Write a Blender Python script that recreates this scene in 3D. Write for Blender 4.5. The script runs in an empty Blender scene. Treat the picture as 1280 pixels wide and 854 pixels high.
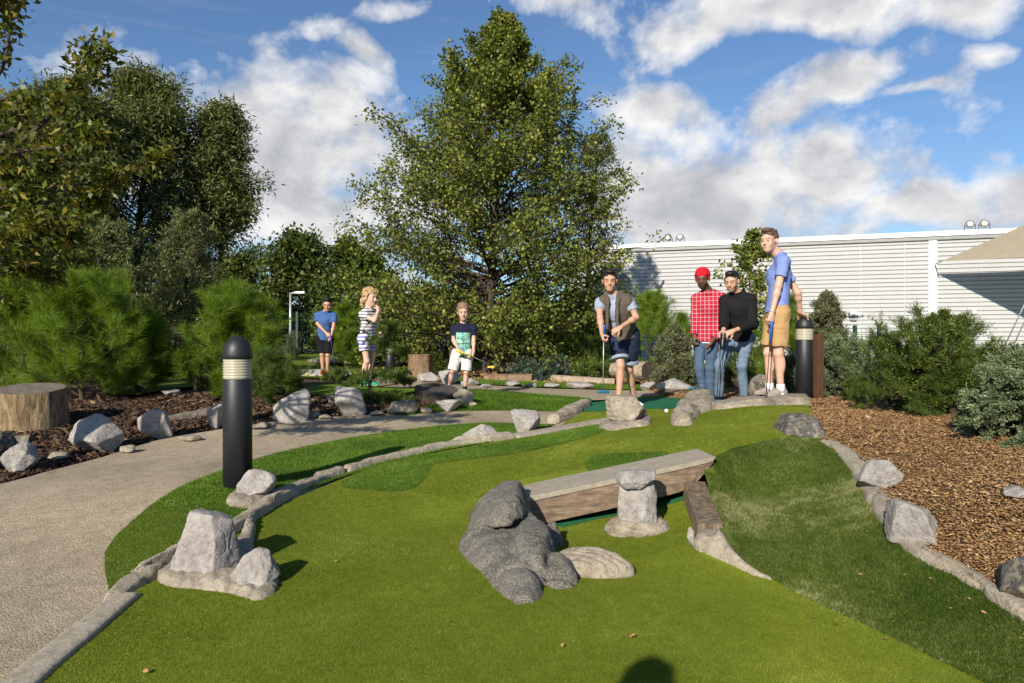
import bpy, math, random
import numpy as np
from mathutils import Vector
from mathutils.geometry import delaunay_2d_cdt

rng = np.random.default_rng(11)
random.seed(11)
F, CX, CY, CAMZ = 853.0, 640.0, 427.0, 1.12
R = math.radians
sc = bpy.context.scene
COL = sc.collection


def P(px, py, d):
    """photo sight line through (px, py) at depth d metres -> world point"""
    return np.array([(px - CX) / F * d, d, CAMZ - (py - CY) / F * d])


def G(px, py, zc):
    return P(px, py, -zc * F / (py - CY))


# ------------------------------------------------------------------ objects
def props(o, label=None, cat=None, group=None, kind=None):
    if label: o['label'] = label
    if cat: o['category'] = cat
    if group: o['group'] = group
    if kind: o['kind'] = kind
    return o


def rootloc(o):
    while o.parent is not None:
        o = o.parent
    return np.array(o.location)


def build(name, V, faces, mats, smooth=True, mi=None, tint=None):
    me = bpy.data.meshes.new(name)
    V = np.asarray(V, dtype=np.float32)
    if isinstance(faces, np.ndarray):
        n, k = faces.shape
        me.vertices.add(len(V)); me.vertices.foreach_set('co', V.ravel())
        me.loops.add(n * k); me.loops.foreach_set('vertex_index', faces.astype(np.int32).ravel())
        me.polygons.add(n)
        me.polygons.foreach_set('loop_start', np.arange(0, n * k, k, dtype=np.int32))
        me.polygons.foreach_set('loop_total', np.full(n, k, dtype=np.int32))
        me.update(calc_edges=True)
    else:
        me.from_pydata([tuple(map(float, v)) for v in V], [], [tuple(int(i) for i in f) for f in faces])
        me.update()
    if not isinstance(mats, (list, tuple)): mats = [mats]
    for m in mats: me.materials.append(m)
    np_ = len(me.polygons)
    if smooth: me.polygons.foreach_set('use_smooth', np.ones(np_, dtype=bool))
    if mi is not None: me.polygons.foreach_set('material_index', np.asarray(mi, dtype=np.int32))
    if tint is not None:
        a = me.attributes.new('tint', 'FLOAT', 'POINT')
        a.data.foreach_set('value', np.asarray(tint, dtype=np.float32))
    return bpy.data.objects.new(name, me)


def thing(name, label, cat, loc, group=None):
    o = bpy.data.objects.new(name, None); COL.objects.link(o)
    o.location = [float(c) for c in loc]; o.empty_display_size = .1
    return props(o, label, cat, group)


def part(root, name, V, faces, mats, label=None, kind=None, **kw):
    o = build(name, np.asarray(V) - rootloc(root), faces, mats, **kw)
    COL.objects.link(o); o.parent = root
    return props(o, label, None, None, kind)


def single(name, label, cat, V, faces, mats, group=None, kind=None, **kw):
    V = np.asarray(V, dtype=float)
    base = np.array([(V[:, 0].min() + V[:, 0].max()) / 2, (V[:, 1].min() + V[:, 1].max()) / 2, V[:, 2].min()])
    o = build(name, V - base, faces, mats, **kw)
    o.location = base; COL.objects.link(o)
    return props(o, label, cat, group, kind)


def dup(root, loc, label=None, group=None, rotz=None, scale=None):
    def cp(o, par):
        c = o.copy(); COL.objects.link(c)
        if par is not None: c.parent = par
        for ch in o.children: cp(ch, c)
        return c
    r = cp(root, None); r.location = [float(c) for c in loc]
    if label: r['label'] = label
    if group: r['group'] = group
    if rotz is not None: r.rotation_euler = (0, 0, rotz)
    if scale is not None: r.scale = (scale,) * 3 if not hasattr(scale, '__len__') else scale
    return r


class MB:
    """collects pieces of ONE part"""
    def __init__(s): s.V = []; s.Fc = []; s.n = 0
    def add(s, V, Fc):
        s.V.append(np.asarray(V, dtype=float)); s.Fc += [tuple(int(i) + s.n for i in f) for f in Fc]; s.n += len(V); return s
    def get(s): return np.concatenate(s.V), s.Fc


def box(c, size, rot=None, bev=0.0):
    x, y, z = [q / 2 for q in size]
    if bev:
        b = bev
        import bmesh
        bm = bmesh.new(); bmesh.ops.create_cube(bm, size=1)
        for v in bm.verts: v.co = (v.co.x * 2 * x, v.co.y * 2 * y, v.co.z * 2 * z)
        bmesh.ops.bevel(bm, geom=list(bm.edges), offset=b, segments=2, affect='EDGES', profile=.6)
        bm.verts.index_update()
        V = np.array([v.co[:] for v in bm.verts]); Fc = [[v.index for v in f.verts] for f in bm.faces]; bm.free()
    else:
        V = np.array([[i, j, k] for i in (-x, x) for j in (-y, y) for k in (-z, z)])
        Fc = [(0, 1, 3, 2), (4, 6, 7, 5), (0, 4, 5, 1), (2, 3, 7, 6), (0, 2, 6, 4), (1, 5, 7, 3)]
    if rot is not None: V = V @ np.asarray(rot).T
    return V + np.asarray(c), Fc


def rotz(a):
    c, s = math.cos(a), math.sin(a); return np.array([[c, -s, 0], [s, c, 0], [0, 0, 1]])
def rotx(a):
    c, s = math.cos(a), math.sin(a); return np.array([[1, 0, 0], [0, c, -s], [0, s, c]])
def roty(a):
    c, s = math.cos(a), math.sin(a); return np.array([[c, 0, s], [0, 1, 0], [-s, 0, c]])


def frames(pts):
    pts = np.asarray(pts, float); n = len(pts)
    T = np.zeros_like(pts); T[1:-1] = pts[2:] - pts[:-2]; T[0] = pts[1] - pts[0]; T[-1] = pts[-1] - pts[-2]
    T /= np.linalg.norm(T, axis=1)[:, None] + 1e-9
    ref = np.array([0, 0, 1.]) if abs(T[0][2]) < .9 else np.array([1., 0, 0])
    N = np.zeros_like(pts); B = np.zeros_like(pts); prev = ref
    for i in range(n):
        b = np.cross(T[i], prev); b /= np.linalg.norm(b) + 1e-9
        nn = np.cross(b, T[i]); N[i] = nn; B[i] = b; prev = nn
    return T, N, B


def tube(pts, rad, sides=8, caps=True):
    pts = np.asarray(pts, float); n = len(pts)
    rad = np.full(n, rad) if np.isscalar(rad) else np.asarray(rad, float)
    T, N, B = frames(pts)
    a = np.linspace(0, 2 * np.pi, sides, endpoint=False)
    V = (pts[:, None, :] + rad[:, None, None] * (np.cos(a)[None, :, None] * N[:, None, :] + np.sin(a)[None, :, None] * B[:, None, :])).reshape(-1, 3)
    Fc = []
    for i in range(n - 1):
        for j in range(sides):
            k = (j + 1) % sides
            Fc.append((i * sides + j, i * sides + k, (i + 1) * sides + k, (i + 1) * sides + j))
    if caps:
        Fc.append(tuple(range(sides - 1, -1, -1))); Fc.append(tuple((n - 1) * sides + j for j in range(sides)))
    return V, Fc


def lathe(prof, c, sides=32):
    """prof: list of (r, z); closed on the axis"""
    a = np.linspace(0, 2 * np.pi, sides, endpoint=False)
    V = []; Fc = []
    for r, z in prof:
        V += [(r * math.cos(t), r * math.sin(t), z) for t in a]
    n = len(prof)
    for i in range(n - 1):
        for j in range(sides):
            k = (j + 1) % sides
            Fc.append((i * sides + j, i * sides + k, (i + 1) * sides + k, (i + 1) * sides + j))
    if prof[0][0] > 1e-6: Fc.append(tuple(range(sides - 1, -1, -1)))
    if prof[-1][0] > 1e-6: Fc.append(tuple((n - 1) * sides + j for j in range(sides)))
    return np.array(V) + np.asarray(c), Fc


# ------------------------------------------------------------------ noise
def _hash(i, j, k, s):
    h = (i * 374761393 + j * 668265263 + k * 2147483647 * 3 + s * 1274126177) & 0xffffffff
    h = ((h ^ (h >> 13)) * 1274126177) & 0xffffffff
    h = ((h ^ (h >> 16)) * 2246822519) & 0xffffffff
    return ((h ^ (h >> 15)) & 0xffff) / 32767.5 - 1


def vnoise(p, s=0):
    p = np.asarray(p, float); i = np.floor(p).astype(np.int64); f = p - i; f = f * f * (3 - 2 * f)
    out = 0
    for a in (0, 1):
        for b in (0, 1):
            for c in (0, 1):
                w = (f[..., 0] if a else 1 - f[..., 0]) * (f[..., 1] if b else 1 - f[..., 1]) * (f[..., 2] if c else 1 - f[..., 2])
                out = out + w * _hash(i[..., 0] + a, i[..., 1] + b, i[..., 2] + c, s)
    return out


def fbm(p, o=4, s=0):
    t = 0; a = .5
    for q in range(o):
        t = t + a * vnoise(p, s + q * 17); p = p * 2.03 + 5.1; a *= .5
    return t


# ------------------------------------------------------------------ signed distance modelling
class SDF:
    def __init__(s, lo, hi, h):
        s.h = h; s.lo = np.asarray(lo, float); n = np.ceil((np.asarray(hi) - s.lo) / h).astype(int) + 1
        s.n = n; s.f = np.full(n, 1.0, dtype=np.float32)
        s.ax = [s.lo[i] + h * np.arange(n[i]) for i in range(3)]
    def _sub(s, lo, hi):
        sl = []
        for i in range(3):
            a = max(0, int((lo[i] - s.lo[i]) / s.h)); b = min(s.n[i], int((hi[i] - s.lo[i]) / s.h) + 2)
            if b <= a: return None, None
            sl.append(slice(a, b))
        X = np.stack(np.meshgrid(*[s.ax[i][sl[i]] for i in range(3)], indexing='ij'), -1)
        return tuple(sl), X
    def comb(s, sl, d, k):
        a = s.f[sl]
        if k > 0:
            hh = np.maximum(k - np.abs(a - d), 0) / k
            s.f[sl] = np.minimum(a, d) - hh * hh * k * .25
        else:
            s.f[sl] = np.minimum(a, d)
    def cone(s, a, b, ra, rb, k=.02, flat=None, grow=0):
        """tapered capsule; flat=(axis, factor) squashes across axis"""
        a = np.asarray(a, float); b = np.asarray(b, float); ra += grow; rb += grow
        m = max(ra, rb) * 1.6 + .05 + k
        sl, X = s._sub(np.minimum(a, b) - m, np.maximum(a, b) + m)
        if sl is None: return
        q = X - a; ab = b - a
        if flat is not None:
            n = np.asarray(flat[0], float); n = n / np.linalg.norm(n); fk = flat[1]
            q = q + (q @ n)[..., None] * n * (fk - 1); ab = ab + (ab @ n) * n * (fk - 1)
        t = np.clip((q @ ab) / (ab @ ab + 1e-12), 0, 1)
        d = np.linalg.norm(q - t[..., None] * ab, axis=-1) - (ra + (rb - ra) * t)
        s.comb(sl, d, k)
    def ell(s, c, r, M=None, k=.02, grow=0):
        c = np.asarray(c, float); r = np.asarray(r, float) + grow
        m = r.max() + .06 + k
        sl, X = s._sub(c - m, c + m)
        if sl is None: return
        q = X - c
        if M is not None: q = q @ np.asarray(M)
        k0 = np.linalg.norm(q / r, axis=-1); k1 = np.linalg.norm(q / (r * r), axis=-1)
        s.comb(sl, k0 * (k0 - 1) / (k1 + 1e-9), k)
    def hull(s, pts, k=.01, rnd=0.0):
        """convex block over pts"""
        import bmesh
        pts = np.asarray(pts, float); bm = bmesh.new(); [bm.verts.new(q) for q in pts]; bmesh.ops.convex_hull(bm, input=bm.verts); bm.normal_update()
        N = np.array([f.normal[:] for f in bm.faces]); h = np.array([np.array(f.verts[0].co) @ np.array(f.normal) for f in bm.faces]); bm.free()
        sl, X = s._sub(pts.min(0) - .08 - k, pts.max(0) + .08 + k)
        d = np.full(X.shape[:3], -9.0)
        for n_, h_ in zip(N, h):
            e = X @ n_ - h_
            if rnd > 0:
                hh = np.maximum(rnd - np.abs(d - e), 0) / rnd; d = np.maximum(d, e) + hh * hh * rnd * .25
            else: d = np.maximum(d, e)
        s.comb(sl, d, k)
    def carve(s, c, r, M=None, k=.01):
        c = np.asarray(c, float); r = np.asarray(r, float); m = r.max() + .03 + k
        sl, X = s._sub(c - m, c + m)
        if sl is None: return
        q = X - c
        if M is not None: q = q @ np.asarray(M)
        k0 = np.linalg.norm(q / r, axis=-1); k1 = np.linalg.norm(q / (r * r), axis=-1)
        d = -(k0 * (k0 - 1) / (k1 + 1e-9)); a = s.f[sl]
        hh = np.maximum(k - np.abs(a - d), 0) / k
        s.f[sl] = np.maximum(a, d) + hh * hh * k * .25
    def grid(s):
        return np.stack(np.meshgrid(*s.ax, indexing='ij'), -1)
    def cut(s, p, n):
        """remove what lies on the +n side of plane through p"""
        n = np.asarray(n, float); n = n / np.linalg.norm(n)
        d = sum((s.ax[i].reshape([-1 if j == i else 1 for j in range(3)]) - p[i]) * n[i] for i in range(3))
        s.f = np.maximum(s.f, d.astype(np.float32))
    def mesh(s):
        return surfnets(s.f, s.lo, s.h)


def surfnets(f, lo, h):
    f = np.pad(f, 1, constant_values=1.0); lo = np.asarray(lo) - h
    s = f < 0
    nx, ny, nz = f.shape
    cnt = np.zeros((nx - 1, ny - 1, nz - 1), np.int8)
    for a in (0, 1):
        for b in (0, 1):
            for c in (0, 1):
                cnt += s[a:nx - 1 + a, b:ny - 1 + b, c:nz - 1 + c]
    I = np.argwhere((cnt > 0) & (cnt < 8))
    if len(I) == 0: return np.zeros((0, 3)), np.zeros((0, 4), int)
    idx = np.full(cnt.shape, -1, np.int64); idx[tuple(I.T)] = np.arange(len(I))
    cs = np.array([(a, b, c) for a in (0, 1) for b in (0, 1) for c in (0, 1)])
    vals = np.stack([f[tuple((I + q).T)] for q in cs], 1).astype(float)
    acc = np.zeros((len(I), 3)); num = np.zeros(len(I))
    for u in range(8):
        for v in range(u + 1, 8):
            if np.abs(cs[u] - cs[v]).sum() != 1: continue
            A, B = vals[:, u], vals[:, v]; m = (A < 0) != (B < 0)
            t = np.where(m, A / (A - B + 1e-20), 0)
            acc += np.where(m[:, None], cs[u] + t[:, None] * (cs[v] - cs[u]), 0); num += m
    V = lo + h * (I + acc / num[:, None])
    Q = []
    for ax in range(3):
        a = [slice(None)] * 3; b = [slice(None)] * 3
        a[ax] = slice(0, -1); b[ax] = slice(1, None)
        df = s[tuple(a)] != s[tuple(b)]
        e = np.argwhere(df)
        o1, o2 = [(1, 2), (2, 0), (0, 1)][ax]
        e = e[(e[:, o1] > 0) & (e[:, o2] > 0) & (e[:, o1] < f.shape[o1] - 1) & (e[:, o2] < f.shape[o2] - 1)]
        d1 = np.zeros(3, int); d1[o1] = 1; d2 = np.zeros(3, int); d2[o2] = 1
        q = np.stack([idx[tuple((e - d1 - d2).T)], idx[tuple((e - d2).T)], idx[tuple(e.T)], idx[tuple((e - d1).T)]], 1)
        fl = ~s[tuple(e.T)]
        q[fl] = q[fl][:, ::-1]
        Q.append(q)
    Q = np.concatenate(Q); Q = Q[(Q >= 0).all(1)]
    return V, Q


# ------------------------------------------------------------------ materials
def nodemat(name):
    m = bpy.data.materials.new(name); m.use_nodes = True
    nt = m.node_tree; b = nt.nodes['Principled BSDF']
    return m, nt, b


def nd(nt, t, **kw):
    n = nt.nodes.new(t)
    for k, v in kw.items():
        if k in n.inputs.keys() if not isinstance(k, int) else False: n.inputs[k].default_value = v
        else: setattr(n, k, v)
    return n


def coords(nt, scale=(1, 1, 1), kind='Object'):
    tc = nt.nodes.new('ShaderNodeTexCoord'); mp = nt.nodes.new('ShaderNodeMapping')
    mp.inputs['Scale'].default_value = scale
    nt.links.new(tc.outputs[kind], mp.inputs['Vector']); return mp.outputs['Vector']


def noise(nt, vec, scale, detail=4, rough=.55, dist=0):
    n = nt.nodes.new('ShaderNodeTexNoise'); n.inputs['Scale'].default_value = scale
    n.inputs['Detail'].default_value = detail; n.inputs['Roughness'].default_value = rough
    n.inputs['Distortion'].default_value = dist
    nt.links.new(vec, n.inputs['Vector']); return n.outputs['Fac']


def ramp(nt, fac, stops):
    r = nt.nodes.new('ShaderNodeValToRGB'); e = r.color_ramp.elements
    while len(e) < len(stops): e.new(.5)
    for i, (p, c) in enumerate(stops):
        e[i].position = p; e[i].color = (*c, 1) if len(c) == 3 else c
    nt.links.new(fac, r.inputs['Fac']); return r.outputs['Color']


def mixc(nt, fac, a, b, mode='MIX'):
    n = nt.nodes.new('ShaderNodeMix'); n.data_type = 'RGBA'; n.blend_type = mode
    for s, v in ((0, fac), (6, a), (7, b)):
        if hasattr(v, 'links') or hasattr(v, 'is_output'): nt.links.new(v, n.inputs[s])
        else: n.inputs[s].default_value = v if not isinstance(v, tuple) else ((*v, 1) if len(v) == 3 else v)
    return n.outputs[2]


def mathn(nt, op, a, b=None, clamp=False):
    n = nt.nodes.new('ShaderNodeMath'); n.operation = op; n.use_clamp = clamp
    for s, v in ((0, a), (1, b)):
        if v is None: continue
        if hasattr(v, 'is_output'): nt.links.new(v, n.inputs[s])
        else: n.inputs[s].default_value = v
    return n.outputs[0]


def bump(nt, b, h, strength=.5, dist=.01, prev=None):
    n = nt.nodes.new('ShaderNodeBump'); n.inputs['Strength'].default_value = strength; n.inputs['Distance'].default_value = dist
    nt.links.new(h, n.inputs['Height'])
    if prev is not None: nt.links.new(prev, n.inputs['Normal'])
    nt.links.new(n.outputs['Normal'], b.inputs['Normal']); return n.outputs['Normal']


def simple(name, c, rough=.7, var=.25, scale=30, bmp=.0, metal=0, spec=.4, bdist=.004, stretch=(1, 1, 1)):
    m, nt, b = nodemat(name); v = coords(nt, stretch)
    f = noise(nt, v, scale, 5)
    lo = tuple(x * (1 - var) for x in c); hi = tuple(min(1, x * (1 + var)) for x in c)
    nt.links.new(ramp(nt, f, [(.3, lo), (.7, hi)]), b.inputs['Base Color'])
    b.inputs['Roughness'].default_value = rough; b.inputs['Metallic'].default_value = metal
    b.inputs['Specular IOR Level'].default_value = spec
    if bmp: bump(nt, b, f, bmp, bdist)
    return m


def rockmat(name, cols, scale=1.0, speck=.5, strata=0, rough=.9, lichen=None, bd=.02, lsc=14):
    m, nt, b = nodemat(name); v = coords(nt)
    n1 = noise(nt, v, 5 * scale, 8, .65, .3); n2 = noise(nt, v, 45 * scale, 6, .7); n4 = noise(nt, v, 16 * scale, 7, .7, .6)
    base = ramp(nt, n1, [(.25, cols[0]), (.5, cols[1]), (.75, cols[2])])
    sp = ramp(nt, n2, [(.35, (.45,) * 3), (.6, (1.1,) * 3)])
    c = mixc(nt, speck, base, sp, 'MULTIPLY')
    vo = nt.nodes.new('ShaderNodeTexVoronoi'); vo.feature = 'DISTANCE_TO_EDGE'; vo.inputs['Scale'].default_value = 6 * scale
    c = mixc(nt, .75, c, ramp(nt, n4, [(.34, (.62, .60, .57)), (.5, (.95, .94, .93)), (.7, (1.12, 1.12, 1.12))]), 'MULTIPLY')
    wv = nt.nodes.new('ShaderNodeVectorMath'); wv.operation = 'ADD'
    nn = nt.nodes.new('ShaderNodeTexNoise'); nn.inputs['Scale'].default_value = 9 * scale; nn.inputs['Detail'].default_value = 5
    nt.links.new(v, nn.inputs['Vector'])
    vm = nt.nodes.new('ShaderNodeVectorMath'); vm.operation = 'SCALE'; vm.inputs['Scale'].default_value = .25 / scale
    nt.links.new(nn.outputs['Color'], vm.inputs[0]); nt.links.new(v, wv.inputs[0]); nt.links.new(vm.outputs[0], wv.inputs[1])
    nt.links.new(wv.outputs[0], vo.inputs['Vector'])
    crk = ramp(nt, vo.outputs['Distance'], [(0, (.0,) * 3), (.03, (1,) * 3)])
    c = mixc(nt, .12 if (strata or lichen) else 0.0, c, crk, 'MULTIPLY')
    if lichen:
        n3 = noise(nt, v, lsc * scale, 8, .75)
        msk = ramp(nt, n3, [(.5, (0, 0, 0)), (.58, (1, 1, 1))])
        c = mixc(nt, mathn(nt, 'MULTIPLY', msk, .85), c, lichen)
    nt.links.new(c, b.inputs['Base Color']); b.inputs['Roughness'].default_value = rough
    b.inputs['Specular IOR Level'].default_value = .25
    h = mathn(nt, 'ADD', mathn(nt, 'MULTIPLY', n1, .7), mathn(nt, 'MULTIPLY', n2, .3))
    h = mathn(nt, 'ADD', h, mathn(nt, 'MULTIPLY', crk, .02)); h = mathn(nt, 'ADD', h, mathn(nt, 'MULTIPLY', n4, .8))
    if strata:
        w = nt.nodes.new('ShaderNodeTexWave'); w.bands_direction = 'Z'; w.inputs['Scale'].default_value = strata
        w.inputs['Distortion'].default_value = 6; w.inputs['Detail'].default_value = 4
        nt.links.new(v, w.inputs['Vector']); h = mathn(nt, 'ADD', h, mathn(nt, 'MULTIPLY', w.outputs['Fac'], .25))
    bump(nt, b, h, 1.0, bd)
    return m


def leafmat(name, c1, c2, c3=None, trans=.35, rough=.45, spec=.4):
    m, nt, b = nodemat(name)
    at = nt.nodes.new('ShaderNodeAttribute'); at.attribute_name = 'tint'
    st = [(0, c1), (.75, c2)] + ([(.97, c3)] if c3 else [])
    c = ramp(nt, at.outputs['Fac'], st)
    nt.links.new(c, b.inputs['Base Color']); b.inputs['Roughness'].default_value = rough
    b.inputs['Specular IOR Level'].default_value = spec
    tr = nt.nodes.new('ShaderNodeBsdfTranslucent'); nt.links.new(mixc(nt, 1, c, (1.3, 1.25, .5), 'MULTIPLY'), tr.inputs['Color'])
    mx = nt.nodes.new('ShaderNodeMixShader'); mx.inputs[0].default_value = trans
    out = nt.nodes['Material Output']
    nt.links.new(b.outputs[0], mx.inputs[1]); nt.links.new(tr.outputs[0], mx.inputs[2]); nt.links.new(mx.outputs[0], out.inputs['Surface'])
    return m


M = {}
# ------------------------------------------------------------------ terrain
both_px = [(60, 854, -1.12), (640, 900, -1.12), (1000, 900, -1.13), (560, 700, -1.08), (450, 700, -1.07), (400, 640, -1.03),
           (300, 760, -1.10), (540, 620, -1.0), (580, 590, -.95), (200, 710, -1.06), (130, 735, -1.07), (0, 800, -1.08),
           (0, 660, -.99), (60, 600, -.96), (200, 560, -.93), (297, 608, -.91), (115, 560, -.92), (400, 530, -.86), (600, 515, -.84),
           (530, 489, -.72), (576, 490, -.70), (700, 500, -.80), (455, 482, -.61), (770, 510, -.79), (885, 500, -.75), (500, 590, -.96),
           (640, 465, -.75), (420, 470, -.62), (90, 490, -.66), (200, 475, -.62), (350, 442, -.47), (250, 455, -.6), (800, 475, -.76),
           (1000, 470, -.72), (640, 548, -.90), (760, 527, -.86), (430, 598, -.98), (-250, 640, -.98), (-150, 500, -.7)]
both_w = [(0, 45, -.55), (30, 40, -.6), (-30, 40, -.5), (0, -4, -1.12), (6, -3, -1.1), (-6, -3, -1.1), (18, 22, -.75), (12, 14, -.68), (-14, 14, -.6), (6, 23, -.75)]
low_px = [(640, 770, -1.10), (730, 730, -1.10), (800, 672, -1.07), (865, 690, -1.06), (700, 658, -1.09), (763, 646, -1.06), (820, 638, -1.03),
          (850, 625, -.97), (900, 760, -1.11), (970, 727, -1.10), (1100, 790, -1.11), (660, 650, -1.09), (1230, 854, -1.12)]
up_px = [(780, 540, -.81), (860, 545, -.74), (900, 540, -.67), (885, 566, -.70), (950, 507, -.63), (1000, 510, -.66), (965, 495, -.63),
         (1030, 548, -.70), (915, 562, -.69), (950, 553, -.685), (985, 546, -.69), (940, 581, -.785), (925, 600, -.855), (962, 598, -.86), (900, 655, -.97), (1000, 640, -.96), (1040, 620, -.90),
         (1060, 580, -.78), (1095, 612, -.84), (1150, 690, -.93), (1250, 740, -.97), (1150, 740, -1.03), (1280, 800, -1.04),
         (970, 727, -1.10), (1100, 790, -1.11), (1230, 854, -1.12), (1100, 540, -.66), (1200, 600, -.70), (1280, 640, -.72), (1280, 590, -.64),
         (1150, 520, -.62), (1050, 500, -.64), (1005, 500, -.67), (905, 692, -1.03), (860, 512, -.79)]


def tps(pts, reg=1e-3):
    X = np.array([p[:2] for p in pts]); z = np.array([p[2] for p in pts]); n = len(X)
    d = np.linalg.norm(X[:, None] - X[None], axis=-1)
    K = d * d * np.log(d + 1e-9) + reg * np.eye(n)
    Pm = np.c_[np.ones(n), X]
    A = np.block([[K, Pm], [Pm.T, np.zeros((3, 3))]])
    w = np.linalg.solve(A, np.r_[z, 0, 0, 0])
    def ev(x, y):
        x = np.asarray(x, float).ravel(); y = np.asarray(y, float).ravel(); out = np.empty(len(x))
        for i in range(0, len(x), 20000):
            d = np.hypot(x[i:i + 20000, None] - X[:, 0], y[i:i + 20000, None] - X[:, 1])
            out[i:i + 20000] = (d * d * np.log(d + 1e-9)) @ w[:n] + w[n] + w[n + 1] * x[i:i + 20000] + w[n + 2] * y[i:i + 20000]
        return out
    return ev


def gp(l): return [tuple(G(*q)[:2]) + (q[2],) for q in l]


_b = gp(both_px) + both_w
_cap = [(x, 4.2 + .16 * x / 1.17, -.914 + (x - .06) / (1.232 - .06) * .21 - (.014 if x < 1 else .032)) for x in (.0, .3, .6, .9, 1.19)]   # the green meets the back of the beam cap
TL = tps(_b + gp(low_px)); TU = tps(_b + gp(up_px) + _cap)
# crease between the lower green (under the beam) and the upper green
KL = np.array([(-3.2, 4.3), tuple(G(430, 598, -.98)[:2]), (-.25, 4.25), (0.0, 4.2), (1.185, 4.36), (1.165, 4.1), (1.105, 3.60),
               tuple(G(885, 688, -1.06)[:2]), tuple(G(970, 727, -1.10)[:2]), tuple(G(1100, 790, -1.11)[:2]), tuple(G(1240, 858, -1.12)[:2]), (4, 1.2)])
KW = np.array([.9, .8, .35, .004, .004, .004, .004, .02, .12, .3, .4, .5])


def crease(x, y):
    p = np.c_[np.asarray(x, float).ravel(), np.asarray(y, float).ravel()]; best = np.full(len(p), 1e9); sd = np.zeros(len(p)); w = np.zeros(len(p))
    for i in range(len(KL) - 1):
        a, b = KL[i], KL[i + 1]; ab = b - a; t = np.clip(((p - a) @ ab) / (ab @ ab), 0, 1)
        q = p - a - t[:, None] * ab; d = np.hypot(q[:, 0], q[:, 1])
        m = d < best - 1e-9; best[m] = d[m]
        s = ab[0] * q[:, 1] - ab[1] * q[:, 0]
        sd[m] = (np.sign(s) * d)[m]; w[m] = (KW[i] + t * (KW[i + 1] - KW[i]))[m]
    # inside test for the sign near corners
    poly = np.r_[KL, [(4, -9), (-9, -9), (-9, 4.3)]]
    ins = inpoly(p, poly)
    return np.where(ins, -best, best), w


def inpoly(p, poly):
    x, y = p[:, 0], p[:, 1]; c = np.zeros(len(p), bool); n = len(poly); j = n - 1
    for i in range(n):
        xi, yi = poly[i]; xj, yj = poly[j]
        m = ((yi > y) != (yj > y)) & (x < (xj - xi) * (y - yi) / (yj - yi + 1e-12) + xi)
        c ^= m; j = i
    return c


def H(x, y, side=0):
    """ground height; side -1: lower green's sheet, +1 upper sheets, 0 as found"""
    x = np.asarray(x, float).ravel(); y = np.asarray(y, float).ravel()
    sd, w = crease(x, y)
    if side < 0: sd = np.minimum(sd, -.005) if False else np.where(w < .03, -1, sd)
    if side > 0: sd = np.where(w < .03, 1, sd)
    t = np.clip(sd / (w + 1e-6) * .5 + .5, 0, 1); t = t * t * (3 - 2 * t)
    zl = TL(x, y); zu = TU(x, y)
    z = zl + (zu - zl) * t
    r = np.hypot(x, y); f = np.clip((r - 22) / 18, 0, 1); f = f * f * (3 - 2 * f)
    z = np.clip(z, -1.6, .3) * (1 - f) + (-.55) * f
    return z + CAMZ


def ground(px, side=0):
    """photo points -> points on the ground"""
    px = np.asarray(px, float).reshape(-1, 2)
    d = 1.3 * (1.012 ** np.arange(330)); out = np.zeros((len(px), 3))
    X = (px[:, 0, None] - CX) / F * d; Y = np.broadcast_to(d, X.shape); Z = CAMZ - (px[:, 1, None] - CY) / F * d
    h = H(X, Y, side).reshape(X.shape)
    below = Z < h
    for i in range(len(px)):
        k = int(np.argmax(below[i])) if below[i].any() else len(d) - 1
        if k == 0: dd = d[0]
        else:
            a = Z[i, k - 1] - h[i, k - 1]; b = Z[i, k] - h[i, k]; t = a / (a - b + 1e-12); dd = d[k - 1] + t * (d[k] - d[k - 1])
        x = (px[i, 0] - CX) / F * dd
        out[i] = (x, dd, 0)
    out[:, 2] = H(out[:, 0], out[:, 1], side)
    return out


def gpt(px, py, side=0): return ground([(px, py)], side)[0]


def densify(pts, step, closed=True):
    pts = [np.asarray(p, float) for p in pts]; o = []
    n = len(pts)
    for i in range(n if closed else n - 1):
        a, b = pts[i], pts[(i + 1) % n]; k = max(1, int(np.linalg.norm(b - a) / step))
        o += [a + (b - a) * t / k for t in range(k)]
    if not closed: o.append(pts[-1])
    return np.array(o)


def smoothline(pts, n=4, closed=False):
    """Catmull-Rom"""
    p = [np.asarray(q, float) for q in pts]; m = len(p); o = []
    for i in range(m if closed else m - 1):
        g = (lambda k: p[k % m]) if closed else (lambda k: p[min(max(k, 0), m - 1)])
        a, b, c, d = g(i - 1), g(i), g(i + 1), g(i + 2)
        for t in np.arange(n) / n:
            o.append(.5 * (2 * b + (c - a) * t + (2 * a - 5 * b + 4 * c - d) * t * t + (3 * b - a - 3 * c + d) * t ** 3))
    if not closed: o.append(p[-1])
    return np.array(o)


def polar(dmin, dmax, k=1.028):
    o = []; d = dmin
    while d < dmax:
        st = d * (k - 1); xs = np.arange(-1.4 * d - 1, 1.4 * d + 1, st)
        o.append(np.c_[xs + st * .5 * (len(o) % 2), np.full(len(xs), d)]); d *= k
    return np.concatenate(o)


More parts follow.
